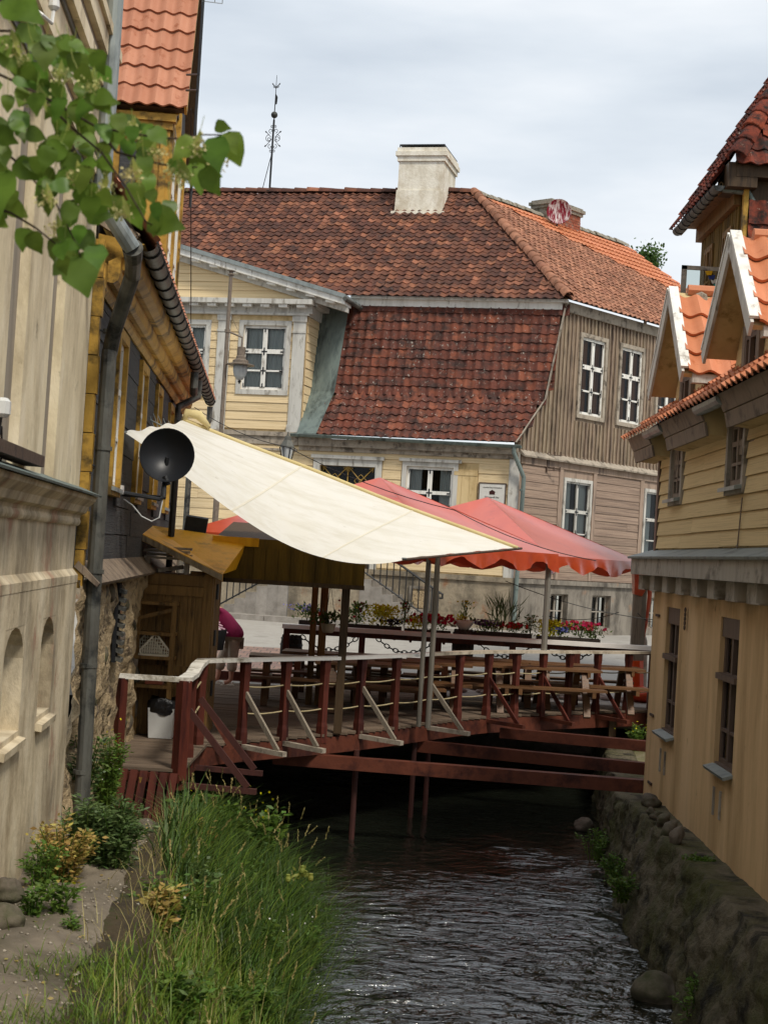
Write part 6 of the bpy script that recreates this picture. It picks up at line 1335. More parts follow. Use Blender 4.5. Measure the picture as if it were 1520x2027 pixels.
m = MB(); m.add([(t0.x-.25, yV+.06, zt_v-.01), (v1.x, yV+.06, zt_v-.01), (v1.x, yV+2.4, zt_v+.25), (t0.x-.25, yV+2.4, zt_v+.25)], [(0, 1, 2, 3)]); m.build('deck_roof', M['darkwood'], CA)
for px, y_, w_, mt in ((683, yV+.1, .11, 'darkwood'), (622, 24.3, .10, 'brownwood'), (641, 24.3, .12, 'brownwood')):
    q = P(px, 1200, y_); m = MB(); m.abox(q.x-w_/2, q.x+w_/2, y_, y_+w_, 0, zb_v+.1); m.build('post', M[mt], CA)
m = MB(); q = P(386, 1045, yC+1.7); m.box((q.x-.16, q.y, q.z-.1), (.30, 0, -.03), (0, .1, .02), (.03, 0, .26)); m.build('loudspeaker', M['iron'], None, label='black box standing on the ochre canopy', cat='box')
# ---------------------------------------------------------------- satellite dish on its pole
yD = 15.9; dc = P(331, 903, yD); DS = thing('satellite_dish', (dc.x, dc.y+.15, dc.z-.4), 'black satellite dish on a wall arm in front of the cream sail', 'satellite dish'); ax = Vector((.10, -1, .12)).normalized()
m = MB(); Rd = .285; pr = [(Rd*t, .16*t*t-.06) for t in (0.001, .2, .4, .6, .8, .93, 1.0)]; 
m.lathe(pr + [(Rd*1.01, .105), (Rd*.9, .06), (Rd*.5, -.03), (.001, -.07)], dc - ax*.03, 36, ax); m.build('reflector', M['dish'], DS, smooth=True)
arm0 = dc - up*.33 + ax*.1; lnb = P(236, 975, yD-.3); m = MB(); m.tube([P(322, 985, yD-.1), P(316, 988, yD-.15), lnb+Vector((.05, 0, 0))], .022, 7); m.tube([P(326, 955, yD-.02), P(322, 985, yD-.1)], .025, 7); m.tube([P(327, 942, yD-.05), P(333, 960, yD-.05)], .03, 7); m.build('arm', M['iron'], DS)
m = MB(); m.bar(lnb+Vector((-.07, 0, .03)), lnb+Vector((.04, 0, .03)), .09); m.build('receiver', M['plastic'], DS)
wb_ = LB.pt(LB.uv(300, 990, 0)[0]*0 + (yD+.35-12.8), dc.z-.42, 0); m = MB(); m.tube([wb_, P(326, 985, yD+.12), P(328, 940, yD+.10), dc-ax*.06], .022, 7); m.build('wall_arm', M['iron'], DS)
m = MB(); m.tube([P(322, 990, yD-.1), P(315, 1025, yD-.1), P(300, 1032, yD-.1), P(280, 1022, yD-.15), P(262, 1000, yD-.2), P(245, 988, yD-.25)], .007, 5); m.build('cable', M['plastic'], DS)
# small aerial behind the dish
m = MB(); m.tube([P(296, 830, 19.2), P(345, 855, 19.2)], .008, 5)
for k in range(5): q = P(300+10*k, 832+5*k, 19.2); m.tube([q-Vector((.05, .0, -.12)), q+Vector((.05, 0, -.12))], .005, 5)
m.build('tv_aerial', M['zinc'], None, label='thin television aerial above the black dish', cat='aerial')
# ---------------------------------------------------------------- street: stairs, planters, lamps, bollard, wires
STA = thing('entrance_stairs', FA.pt(1.3, .7, .7), 'stone double stairs with iron railings up to the ornate door', 'stairs')
m = MB(); m.fbox(FA, .4, 2.25, .55, 2.0, .07, 1.25); m.build('landing', M['stucco'], STA)
for sg, s_0 in ((1, 2.25), (-1, .4)):
    for k in range(7):
        z = 2.0-.175*(k+1); a = s_0+sg*.29*k; b = a+sg*.29; m = MB(); m.fbox(FA, min(a, b), max(a, b), .55, z, .07, 1.22-.004*k); m.build('step', M['kerb'], STA)
    a0, b0 = FA.pt(s_0, 2.0, 1.16), FA.pt(s_0+sg*.29*7, .78, 1.16)
    m = MB(); m.tube([a0+up*.85, b0+up*.85, b0+up*.80+FA.e*sg*.10, b0+up*.70+FA.e*sg*.10, b0+up*.70+FA.e*sg*.03], .03, 7); m.build('handrail', M['iron'], STA)
    m = MB(); m.tube([a0+up*.06, b0+up*.06], .022, 6); m.build('bottom_rail', M['iron'], STA)
    for k in range(13): q = a0.lerp(b0, k/12); m = MB(); m.tube([q+up*.02, q+up*.84], .016, 5); m.build('baluster', M['iron'], STA)
m = MB(); m.tube([FA.pt(.4, 2.85, 1.16), FA.pt(2.25, 2.85, 1.16)], .03, 7); m.build('handrail', M['iron'], STA)
# ---- flowers
def leaf_np(p, d, n, L_, W_, fold=.0):
    """diamond leaves: p base, d direction, n normal (arrays)"""
    s = np.cross(d, n); s /= np.linalg.norm(s, axis=1, keepdims=True)+1e-9
    L_ = np.broadcast_to(np.asarray(L_), (len(p),))[:, None]; W_ = np.broadcast_to(np.asarray(W_), (len(p),))[:, None]
    V = np.stack([p, p+d*L_*.45+s*W_*.5, p+d*L_+n*L_*fold, p+d*L_*.45-s*W_*.5], 1).reshape(-1, 3)
    return V, np.arange(len(V), dtype=np.int32)
def rdir(n, up_=0.0):
    v = RNG.normal(size=(n, 3)); v[:, 2] += up_; return v/np.linalg.norm(v, axis=1, keepdims=True)
def clump(name, c, w, d, h, lm, fm, nl, nf, label, cat='plant', group=None, ls=.07, fs=.045, spiky=0, stem=True, ftop=True):
    T = thing(name, c, label, cat, group); c = np.array(c)
    u_ = RNG.random((nl, 1))**.6; p = c + np.concatenate([RNG.normal(size=(nl, 2))*[w*.30, d*.30], u_*h*.95], 1)
    dv = rdir(nl, .5 if not spiky else 2.2); dv[:, :2] += (p[:, :2]-c[:2])*1.2; dv /= np.linalg.norm(dv, axis=1, keepdims=True)
    nn = rdir(nl, .6); V, i = leaf_np(p, dv, nn, ls*RNG.uniform(.6, 1.3, nl)*(1+spiky), ls*.5*RNG.uniform(.7, 1.2, nl)/(1+spiky*1.5), .1); fast_mesh('foliage', V, 4, i, M[lm], parent=T, attr=np.repeat(RNG.random(nl), 4))
    if stem:
        m = MB()
        for k in range(5): t = random.uniform(0, 6.3); m.tube([Vector(c), Vector(c)+Vector((math.cos(t)*w*.2, math.sin(t)*d*.2, h*.8))], .005, 4)
        m.build('stems', M[lm], T)
    if nf:
        p = c + np.concatenate([RNG.normal(size=(nf, 2))*[w*.34, d*.30], (.55+.5*RNG.random((nf, 1)))*h if ftop else RNG.random((nf, 1))*h], 1); Vs = []
        cam_d = np.array([0, -.85, .5]); 
        for k in range(5):
            a = 2*math.pi*k/5; nrm = rdir(nf)*.45 + cam_d; nrm /= np.linalg.norm(nrm, axis=1, keepdims=True); t = np.cross(nrm, [0, 0, 1.]); t /= np.linalg.norm(t, axis=1, keepdims=True); b = np.cross(nrm, t)
            if k == 0: N0, T0, B0 = nrm, t, b
            dv = T0*math.cos(a)+B0*math.sin(a); V, i = leaf_np(p, dv, N0, fs*.5*RNG.uniform(.8, 1.2, nf), fs*.55, .1); Vs.append(V)
        V = np.concatenate(Vs); fast_mesh('blossoms', V, 4, np.arange(len(V)), M[fm], parent=T, attr=np.tile(np.repeat(RNG.random(nf), 4), 5))
    return T
YP = YR+.28
def planter(x0p, x1p, ytop, label):
    a, b = P(x0p, ytop, YP), P(x1p, ytop, YP); z1 = a.z; z0 = z1-.19; z1 = (a.z+b.z)/2; z0 = z1-.19
    T = thing('planter_box', ((a.x+b.x)/2, YP, z0), label, 'planter', 'planter boxes on the rear railing'); me = unit_mesh('board', M['planter'])
    for y in (YP-.11, YP+.09): piece('side_board', me, T, basis((a.x, y, z0), (b.x-a.x, 0, 0), (0, .022, 0), (0, 0, z1-z0)))
    for x in (a.x, b.x-.022): piece('end_board', me, T, basis((x, YP-.088, z0), (.022, 0, 0), (0, .176, 0), (0, 0, z1-z0-.004)))
    m = MB(); m.abox(a.x+.03, b.x-.03, YP-.085, YP+.085, z0+.01, z1-.03); m.build('soil', M['soil'], T)
    for x in (a.x+.1, b.x-.14): m = MB(); m.abox(x, x+.04, YP-.32, YP+.1, z0-.04, z0-.004); m.build('bearer', M['redbeam'], T)
    return z1
zp = planter(592, 640, 1229, 'short planter box at the left end of the rear railing')
planter(686, 795, 1238, 'dark planter box with yellow and dark leaved plants'); planter(800, 892, 1247, 'planter box with a mass of pink petunias, left of the cup')
planter(938, 1052, 1252, 'planter box with purple and red flowers, right of the cup'); planter(1062, 1187, 1262, 'rightmost planter box with blue and pink flowers')
def fc(px, py, wpx, hpx, lm, fm, nl, nf, label, **k):
    wpx *= 1.15; hpx *= 1.2; nl = int(nl*1.7); nf = int(nf*1.7)
    c = P(px, py, YP); s = YP/3000; clump('flower_plant', tuple(c), wpx*s, .22, hpx*s, lm, fm, nl, nf, label, 'flowers', **k)
fc(607, 1228, 40, 26, 'weed', 'fl_lilac', 90, 60, 'pale blue flowers in the short left planter box', fs=.035)
fc(705, 1238, 34, 38, 'weed', 'fl_darkred', 160, 16, 'green plant with dark red blooms beside the dark canopy post', fs=.05)
fc(754, 1240, 46, 34, 'fl_yellow', 'fl_yellow', 240, 90, 'bright yellow leaved plant in the rear planter', fs=.04)
fc(772, 1242, 34, 14, 'rubber', 'fl_purple', 90, 4, 'trailing black leaved plant below the yellow one')
fc(800, 1245, 14, 44, 'mugwort', 'fl_darkred', 60, 8, 'tall thin dark spike plant left of the pink petunias', spiky=.6); fc(821, 1248, 26, 22, 'fl_yellow', 'fl_white', 90, 20, 'low yellow plant left of the pink petunias')
fc(858, 1250, 54, 26, 'weed', 'fl_magenta', 110, 70, 'mass of pink petunias left of the cup planter', fs=.075, ls=.06)
fc(958, 1252, 40, 20, 'weed', 'fl_purple', 90, 150, 'round purple flower cushion right of the cup', fs=.03)
fc(978, 1252, 24, 18, 'weed', 'fl_white', 60, 14, 'small white flowers beside the purple cushion', fs=.035)
fc(994, 1252, 30, 44, 'mugwort', 'fl_darkred', 46, 0, 'dark spiky grass plant in the rear planter', spiky=1.4, ls=.16)
fc(1018, 1254, 34, 16, 'weed', 'fl_red', 50, 30, 'red petunias between spiky grass and tent post', fs=.07)
fc(1049, 1258, 26, 34, 'weed', 'fl_white', 110, 8, 'pale green feathery plant left of the steel post', ls=.05)
fc(1088, 1262, 34, 28, 'fl_yellow', 'fl_yellow', 160, 40, 'yellow foliage plant right of the steel post')
fc(1110, 1264, 28, 18, 'weed', 'fl_blue', 50, 70, 'blue lobelia in the rightmost planter', fs=.035)
fc(1148, 1264, 56, 26, 'weed', 'fl_magenta', 140, 40, 'pink petunias at the right end of the rightmost planter', fs=.075); fc(1178, 1266, 26, 16, 'weed', 'fl_white', 50, 24, 'small white flowers at the very end of the rightmost planter', fs=.04)
# cup planter on a barrel
def barrel(px, py, y_, h, r, label):
    b = P(px, py, y_); T = thing('barrel', (b.x, y_, b.z-h), label, 'barrel', 'barrels along the rear railing'); m = MB(); K = 14
    for k in range(K):
        a0, a1 = 2*math.pi*k/K+.02, 2*math.pi*(k+1)/K-.02; vs = []
        for z, rr in ((0, .86), (.25, .97), (.5, 1.0), (.75, .97), (1, .86)):
            for a in (a0, a1): vs.append((b.x+math.cos(a)*r*rr, y_+math.sin(a)*r*rr, b.z-h+z*h))
        m = MB(); m.add(vs, [(2*i, 2*i+1, 2*i+3, 2*i+2) for i in range(4)]); m.build('stave', M['planter'], T)
    for z in (.12, .32, .68, .88): m = MB(); rr = r*(1.015-.5*(z-.5)**2); m.lathe([(rr, -.015), (rr+.008, -.015), (rr+.008, .015), (rr, .015)], (b.x, y_, b.z-h+z*h), 20); m.build('hoop', M['iron'], T)
    m = MB(); m.lathe([(.001, 0), (r*.86, 0)], (b.x, y_, b.z-.03), 14); m.build('head', M['darkwood'], T); return b
bc_ = barrel(918, 1246, YP+.02, .62, .20, 'dark barrel carrying the white cup planter'); barrel(578, 1257, YP+.0, .55, .20, 'dark barrel at the left end of the rear railing')
c_ = Vector((bc_.x, YP+.02, bc_.z)); CU = thing('cup_planter', tuple(c_), 'giant white tea cup planter on a barrel', 'planter'); m = MB(); m.lathe([(.09, 0), (.10, .015), (.13, .05), (.17, .12), (.18, .17), (.165, .17), (.15, .12), (.001, .1)], tuple(c_), 20); m.build('cup', M['cup'], CU, smooth=True)
m = MB(); m.tube([c_+Vector((-.165, 0, .14)), c_+Vector((-.24, 0, .15)), c_+Vector((-.27, 0, .10)), c_+Vector((-.22, 0, .05)), c_+Vector((-.14, 0, .05))], .02, 7); m.build('handle', M['cup'], CU, smooth=True)
clump('flower_plant', tuple(c_+Vector((.02, 0, .12))), .2, .15, .38, 'weed', 'fl_yellow', 60, 10, 'yellow and green sprig growing in the giant cup', 'flowers', spiky=.3); clump('flower_plant', tuple(c_+Vector((-.06, 0, .13))), .2, .15, .10, 'fl_yellow', 'fl_yellow', 50, 0, 'low yellow leaves spilling over the cup rim', 'flowers')
# hanging basket under the canopy
hb = P(650, 1235, 23.6); HBk = thing('hanging_basket', tuple(hb), 'cream hanging pot with red flowered dark geranium', 'hanging basket'); m = MB(); m.lathe([(.07, -.14), (.09, -.12), (.12, 0), (.11, 0), (.001, -.02)], tuple(hb), 16); m.build('pot', M['terra'], HBk)
m = MB(); tp_ = hb+up*.62
for k in range(3): a = 2*math.pi*k/3; m.tube([hb+Vector((math.cos(a)*.11, math.sin(a)*.11, 0)), tp_], .004, 4)
m.tube([tp_, tp_+up*.35], .006, 4); m.build('hanger', M['iron'], HBk); clump('flower_plant', tuple(hb-up*.03), .5, .3, .2, 'grass_dark', 'fl_red', 150, 4, 'dark geranium overflowing the hanging cream pot', 'flowers', ls=.09, fs=.06)
# chains
lk = bpy.data.meshes.new('chain_link'); mm_ = MB(); ring = [Vector((math.cos(t)*.055, 0, math.sin(t)*.034)) for t in [2*math.pi*k/10 for k in range(11)]]; mm_.tube(ring, .011, 5, False); lk.from_pydata([tuple(v) for v in mm_.v], [], mm_.f); lk.materials.append(M['iron'])
def chain(pa, pb, sag, label):
    a, b = P(*pa, YP-.05), P(*pb, YP-.05); n = max(6, int((b-a).length*1.15/.09)); T = thing('chain', tuple((a+b)/2-up*sag), label, 'chain', 'chains slung below the planters'); prev = None
    pts = [a.lerp(b, i/n) - up*sag*4*(i/n)*(1-i/n) for i in range(n+1)]
    for i in range(n):
        d = (pts[i+1]-pts[i]).normalized(); s = Vector((0, 1, 0)); s = (s-d*s.dot(d)).normalized(); t = d.cross(s); 
        if i % 2: s, t = t, s
        piece('link', lk, T, basis((pts[i]+pts[i+1])/2, d, s, t))
chain((596, 1258), (708, 1262), .24, 'black chain sagging from the left barrel'); chain((745, 1262), (868, 1266), .26, 'black chain sagging below the yellow plant'); chain((942, 1268), (1058, 1275), .26, 'black chain sagging right of the cup barrel'); chain((1076, 1277), (1180, 1284), .22, 'rightmost black chain near the orange post')
# bollard
b = G(1262, 1372, .12); m = MB(); m.lathe([(.17, -.1), (.165, .2), (.15, .8), (.13, 1.1), (.09, 1.22), (.03, 1.27), (.001, 1.275)], (b.x, b.y, .02), 12); BO = m.build('bollard', M['cobble'], None, smooth=True, label='round topped granite bollard right of the orange wrapped post', cat='bollard')
# street lamp on a tall pole
yL = 38.0; a = P(458, 545, yL); c = P(436, 862, yL); zA = a.z; xL = (a.x+c.x)/2; LPp = thing('street_lamp', (xL, yL, .62), 'slim brown street lamp pole with hanging lantern before the yellow bay', 'street lamp')
m = MB(); m.tube([(xL, yL, .62), (xL, yL, 4.2), (xL, yL, 4.25), (xL, yL, zA-.9), (xL, yL, zA)], [.085, .075, .055, .05, .045], 10); m.build('pole', M['poleb'], LPp)
m = MB(); m.lathe([(.06, 0), (.09, .02), (.06, .05), (.05, .09), (.11, .12), (.02, .15)], (xL, yL, zA), 10); m.build('finial', M['poleb'], LPp)
l_ = P(478, 690, yL); za = P(455, 655, yL).z; m = MB(); m.tube([(xL, yL, za), (l_.x, yL, za-.14), (l_.x, yL, l_.z+.05)], .025, 7); m.tube([(xL, yL, zA-.9), (l_.x-.03, yL, za-.12)], .006, 4); m.lathe([(.07, -.04), (.07, .04)], (xL, yL, za), 8); m.build('arm', M['poleb'], LPp)
m = MB(); z = l_.z; m.lathe([(.02, .05), (.10, .04), (.10, -.18), (.12, -.20), (.12, -.26), (.2, -.30), (.2, -.36), (.36, -.40), (.36, -.42), (.19, -.42)], (l_.x, yL, z), 18); m.build('hood', M['poleb'], LPp)
m = MB(); m.lathe([(.18, -.42), (.18, -.55), (.15, -.68), (.08, -.78), (.001, -.8)], (l_.x, yL, z), 16); m.build('globe', M['glass_m'] if 'glass_m' in M else M['curtain'], LPp, smooth=True); m = MB(); m.lathe([(.03, -.80), (.05, -.82), (.001, -.9)], (l_.x, yL, z), 8); m.build('finial', M['iron'], LPp)
# wall lantern
q = P(568, 895, 38.9); LN = thing('wall_lantern', (q.x, q.y, q.z-.3), 'dark green square lantern on the corner of the yellow bay', 'lantern'); m = MB(); m.lathe([(.21, .12), (.20, .16), (.12, .30), (.10, .31), (.09, .40), (.03, .44), (.02, .52), (.001, .53)], tuple(q), 6); m.build('roof', M['zinc_dark'], LN)
m = MB(); m.lathe([(.10, -.26), (.18, .12)], tuple(q), 6); m.build('glass', M['curtain'], LN); m = MB(); m.lathe([(.11, -.26), (.08, -.30), (.04, -.34), (.001, -.38)], tuple(q), 6)
for k in range(6): t = 2*math.pi*k/6; m.tube([q+Vector((math.cos(t)*.11, math.sin(t)*.11, -.26)), q+Vector((math.cos(t)*.195, math.sin(t)*.195, .13))], .014, 5)
m.tube([q-up*.33, q+Vector((.25, .5, -.40)), q+Vector((.35, .9, -.25))], .02, 6); m.build('frame', M['iron'], LN)
# weathervane on the ridge
VB = FA.uv(533, 384, NR); ps = FA.pt(VB[0], VB[1], NR); VN = thing('weathervane', tuple(ps), 'slender wrought iron finial with ball and scrolls on the roof ridge', 'finial')
s = ps.y/3000; lean = Vector((0, 0, 1)); 
def vp(dx, dy): return ps + FA.e*(dx*s) + up*(dy*s)
m = MB(); m.tube([vp(0, -8), vp(0, 150)], .035, 6); m.build('shaft', M['iron'], VN); m = MB(); m.tube([vp(0, 150), vp(0, 240)], [.02, .008], 6); m.build('spire', M['iron'], VN)
m = MB(); m.lathe([(.001, -.11)] + [(.105*math.sin(t), -.105*math.cos(t)) for t in [math.pi*k/10 for k in range(1, 10)]] + [(.001, .11)], tuple(vp(0, 160)), 14); m.build('ball', M['copper'], VN, smooth=True); m = MB(); m.lathe([(.14, 0), (.03, .1)], tuple(vp(0, 6)), 10); m.build('collar', M['copper'], VN)
def curl(m, x, y, r, a0, turns, sg):
    pts = []
    for k in range(15): f = k/14; a = a0+sg*turns*2*math.pi*f; rr = r*(1-.75*f); pts.append(vp(x+math.cos(a)*rr, y+math.sin(a)*rr))
    m.tube(pts, .010, 5)
m = MB()
for sg in (-1, 1):
    curl(m, sg*8, 112, 8.5, math.pi/2 if sg > 0 else math.pi/2, .9, -sg); curl(m, sg*8, 112, 5, 0, .9, sg); curl(m, sg*5, 128, 5, -math.pi/2, 1, sg); curl(m, sg*5, 96, 5, math.pi/2, 1, -sg); curl(m, sg*3, 137, 3, -math.pi/2, 1.2, sg); curl(m, sg*3, 87, 3, math.pi/2, 1.2, -sg); curl(m, sg*3, 217, 3, math.pi/2, 1.2, -sg)
    for y0, y1 in ((118, 126), (106, 97)): m.tube([vp(sg*4, (y0+112)/2), vp(sg*15, y1)], .010, 5); m.lathe([(.002, 0), (.028, .05), (.002, .10)], tuple(vp(sg*12, y1+(y0-y1)*.25)), 5, (FA.e*sg*.8+up*(.5 if y1 > 112 else -.5)))
    m.tube([vp(0, 213), vp(sg*8, 224)], .010, 5); m.lathe([(.002, 0), (.025, .04), (.002, .09)], tuple(vp(sg*5, 220)), 5, (FA.e*sg*.6+up*.7))
m.build('scrollwork', M['iron'], VN); m = MB(); m.tube([vp(0, 84), vp(-18, -4)], .012, 5); m.build('stay', M['iron'], VN); m = MB(); m.prism([vp(0, 180), vp(4, 182), vp(5, 196), vp(1, 202)], FA.n*.01); m.build('pennant', M['iron'], VN)
# red and white dish on the brick chimney
M['dish_red'] = mat('red_streaked_dish', ['#c9c3c2', '#d5cfcd'], 4, bump=.05, dirt=('#7c1a2c', .55, 3.2, (3,3,.7), .05), rough=.5)
q = FS.pt(FS.uv(1106, 418, n_fs+.7)[0], FS.uv(1106, 418, n_fs+.7)[1], n_fs+.7); ax2 = (CAMP-q).normalized()+Vector((.15, 0, .1)); RD = thing('roof_dish', tuple(q-up*.5), 'round white dish with dark red streaks by the brick chimney', 'satellite dish'); m = MB(); m.lathe([(.001, -.07), (.2, -.05), (.33, .0), (.39, .04), (.39, .05), (.33, -.02), (.2, -.08), (.001, -.1)][::1], tuple(q), 28, ax2); m.build('reflector', M['dish_red'], RD, smooth=True); m = MB(); m.tube([q-ax2.normalized()*.1, q-ax2.normalized()*.2-up*.2, q-ax2.normalized()*.3-up*.75], .025, 6); m.build('mount', M['iron'], RD)
# wires
def wire(pts, label, r=.007):
    m = MB(); Q = [P(*p) for p in pts]; full = []
    for a, b in zip(Q, Q[1:]):
        for k in range(8): full.append(a.lerp(b, k/8) - up*(.10*4*(k/8)*(1-k/8)))
    full.append(Q[-1]); m.tube(full, r, 5); m.build('overhead_wire', M['iron'], None, label=label, cat='wire')
wire([(385, 806, 27), (570, 885, 25), (900, 1010, 23.0), (1180, 1110, 22.5)], 'thin black wire running down from the black house across the red tents'); wire([(1000, 1150, 26.5), (1300, 1228, 26.5)], 'thin black wire crossing in front of the grey basement windows'); wire([(1085, 1220, 27.6), (1225, 1212, 27.9)], 'pale taut wire left of the thick wrapped post'); wire([(1262, 1214, 28), (1310, 1226, 28)], 'pale short wire right of the thick wrapped post')
# small tree beyond the far ridge
q = P(1284, 512, 57); TR = thing('distant_tree', (q.x, q.y, .7), 'small leafy tree top showing behind the far end of the red roof', 'tree'); n = 700; p = np.array(q) + RNG.normal(size=(n, 3))*[.24, .25, .24]; V, i = leaf_np(p, rdir(n), rdir(n), .15, .1); fast_mesh('crown', V, 4, i, M['treeleaf'], parent=TR, attr=np.repeat(RNG.random(n), 4)); m = MB(); m.tube([(q.x, q.y, .7), (q.x, q.y, q.z)], [.12, .05], 7)
for k in range(4): m.tube([(q.x, q.y, q.z-.5), (q.x+random.uniform(-.25, .25), q.y, q.z+random.uniform(0, .25))], .02, 5)
m.build('trunk', M['bark'], TR)
# ---------------------------------------------------------------- person bending behind the hut
pf = G(455, 1357); PX, PY = pf.x, pf.y
def skin_body(name, verts, edges, rad, mt, parent, sub=2):
    me = bpy.data.meshes.new(name); me.from_pydata(verts, edges, []); o = bpy.data.objects.new(name, me); COL.objects.link(o); o.parent = parent; me.materials.append(mt)
    sk = o.modifiers.new('skin', 'SKIN'); sk.use_smooth_shade = True
    for i, r_ in enumerate(rad): me.skin_vertices[0].data[i].radius = r_ if isinstance(r_, tuple) else (r_, r_)
    me.skin_vertices[0].data[0].use_root = True
    ss_ = o.modifiers.new('sub', 'SUBSURF'); ss_.levels = sub; ss_.render_levels = sub; return o
PE = thing('person', (PX, PY, 0), 'person in magenta top and beige trousers bending behind the brown hut', 'person')
hipz = .86; bv = [(0.02, 0, hipz), (-.06, 0, 1.0), (-.20, 0, 1.18), (-.33, 0, 1.34), (-.42, 0, 1.42), (-.52, 0, 1.47), (-.60, 0, 1.45),
      (.03, -.09, .80), (.02, -.10, .46), (.02, -.10, .09), (-.12, -.10, .035), (-.01, .09, .80), (-.20, .10, .46), (-.24, .10, .09), (-.38, .10, .035),
      (-.36, -.17, 1.34), (-.50, -.20, 1.08), (-.68, -.18, .95), (-.76, -.17, .93), (-.36, .17, 1.34), (-.52, .20, 1.08), (-.70, .18, .95), (-.78, .17, .93)]
be = [(0, 1), (1, 2), (2, 3), (3, 4), (4, 5), (5, 6), (0, 7), (7, 8), (8, 9), (9, 10), (0, 11), (11, 12), (12, 13), (13, 14), (3, 15), (15, 16), (16, 17), (17, 18), (3, 19), (19, 20), (20, 21), (21, 22)]
br = [.15, .14, .145, .13, .06, .09, .085, .085, .058, .042, .035, .085, .058, .042, .035, .06, .042, .033, .03, .06, .042, .033, .03]
skin_body('body', bv, be, br, M['skin'], PE)
skin_body('trousers', [(0.03, 0, hipz+.02), (.04, -.09, .78), (.03, -.10, .46), (.02, -.10, .24), (-.01, .09, .78), (-.19, .10, .46), (-.22, .10, .24)], [(0, 1), (1, 2), (2, 3), (0, 4), (4, 5), (5, 6)], [.165, .11, .095, .10, .11, .095, .10], M['beige'], PE)
skin_body('tunic', [(.07, 0, .78), (.03, 0, .92), (-.06, 0, 1.02), (-.20, 0, 1.19), (-.33, 0, 1.35), (-.36, -.18, 1.33), (-.46, -.20, 1.16), (-.36, .18, 1.33), (-.46, .20, 1.16)], [(0, 1), (1, 2), (2, 3), (3, 4), (4, 5), (5, 6), (4, 7), (7, 8)], [.17, .185, .165, .165, .15, .085, .07, .085, .07], M['magenta'], PE)
for k in range(5): m = MB(); m.tube([(PX-.10-.05*k+.02, PY-.165+.005*k, .93+.055*k), (PX-.26-.03*k, PY-.14, .98+.06*k)], .014, 5); m.build('stripe', M['stripe'], PE)
m = MB(); m.lathe([(.001, -.13), (.07, -.11), (.10, -.03), (.105, .03), (.08, .10), (.001, .125)], (PX-.60, PY, 1.47), 14, (-.4, 0, .9)); m.build('hair', M['hair'], PE, smooth=True)
for dx, dy in ((-.03, -.10), (-.30, .10)): m = MB(); m.abox(PX+dx-.13, PX+dx+.11, PY+dy-.045, PY+dy+.045, .001, .022); m.tube([(PX+dx-.07, PY+dy-.05, .02), (PX+dx-.07, PY+dy, .075), (PX+dx-.07, PY+dy+.05, .02)], .014, 5); m.tube([(PX+dx+.06, PY+dy-.05, .02), (PX+dx+.09, PY+dy, .07), (PX+dx+.06, PY+dy+.05, .02)], .010, 5); m.build('sandal', M['sandal'], PE)
m = MB(); m.box((PX-.50, PY-.30, .58), (.36, 0, .05), (0, .10, 0), (.05, 0, .36)); m.build('tote_bag', M['iron'], None, label='dark bag held by the bending person', cat='bag')
# ---------------------------------------------------------------- vegetation on the banks
def onbank(px, py):
    d = ray(px, py); t = 5.0
    while t < 40:
        p = CAMP + d*t
        if p.z <= bank(p.x, p.y): return p
        t += .04
    return CAMP + d*t
def blades(pos, h, w, lean, droop, K=4):
    """grass blades as ribbons: pos (n,3), heights, width, lean direction"""
    n = len(pos); az = RNG.random(n)*2*math.pi; dx = np.stack([np.cos(az), np.sin(az), np.zeros(n)], 1); sd_ = np.stack([-np.sin(az), np.cos(az), np.zeros(n)], 1)
    rows = []; ln = lean*RNG.uniform(.2, 1.3, n)
    for k in range(K):
        f = k/(K-1); off = dx*(ln*f + droop*f*f*RNG.uniform(.3, 1.4, n))[:, None]*h[:, None]; z = h*(f - .35*droop*f**3); c = pos + off; c = c + np.stack([np.zeros(n), np.zeros(n), z], 1)
        ww = (w*(1-.9*f**1.5))[:, None]*.5 if not np.isscalar(w) else np.full((n, 1), w*(1-.9*f**1.5)*.5); rows += [c - sd_*ww, c + sd_*ww]
    V = np.stack(rows, 1).reshape(-1, 3); base = np.arange(n)[:, None, None]*(2*K); q = np.array([[2*k, 2*k+1, 2*k+3, 2*k+2] for k in range(K-1)])[None]
    return V, (base+q).reshape(-1)
def scatter(n, y0, y1, t0, t1, f=None):
    out_ = []
    while len(out_) < n:
        y = random.uniform(y0, y1); t = random.uniform(t0, t1); x = xwall(y)+t
        if f and random.random() > f(x, y, t): continue
        out_.append((x, y, bank(x, y)-.02))
    return np.array(out_)
def gsheet(name, pos, hmin, hmax, w, lean, droop, mt, label, cat='grass', K=4, hf=None):
    h = RNG.uniform(hmin, hmax, len(pos))
    if hf is not None: h = h*np.array([hf(*p) for p in pos])
    V, i = blades(pos, h, w, lean, droop, K); return fast_mesh(name, V, 4, i, M[mt], kind='stuff', attr=np.repeat(RNG.random(len(pos)), 2*K), label=label, cat=cat)
patch = lambda x, y, t: .25 + .9*max(0, .5+nz3((x, y, 3), 1.6))
edge = lambda x, y, t: min(1, max(.02, (t-.55)/.5))
def f_near(x, y, t): return max(0, min(1, (t-lerp(y, [(7, .95), (9, 1.0), (11, 1.0), (13.6, 1.0)]))/.3))*patch(x, y, t)
gsheet('meadow_grass', scatter(6000, 7, 13.4, .9, 2.35, f_near), .14, .40, .011, .28, .5, 'grass', 'light green long grass on the near bank')
gsheet('bank_grass', scatter(11500, 11.6, 18.6, .82, 2.62, lambda x, y, t: min(1, max(.0, (t-.86)/.3))), .24, .60, .014, .26, .6, 'grass_dark', 'dense dark green sedge by the water', hf=lambda x, y, z: (.7+.5*max(0, nz3((x, y, 0), 1.1)+.4))*(1.3 if y > 15 else 1))
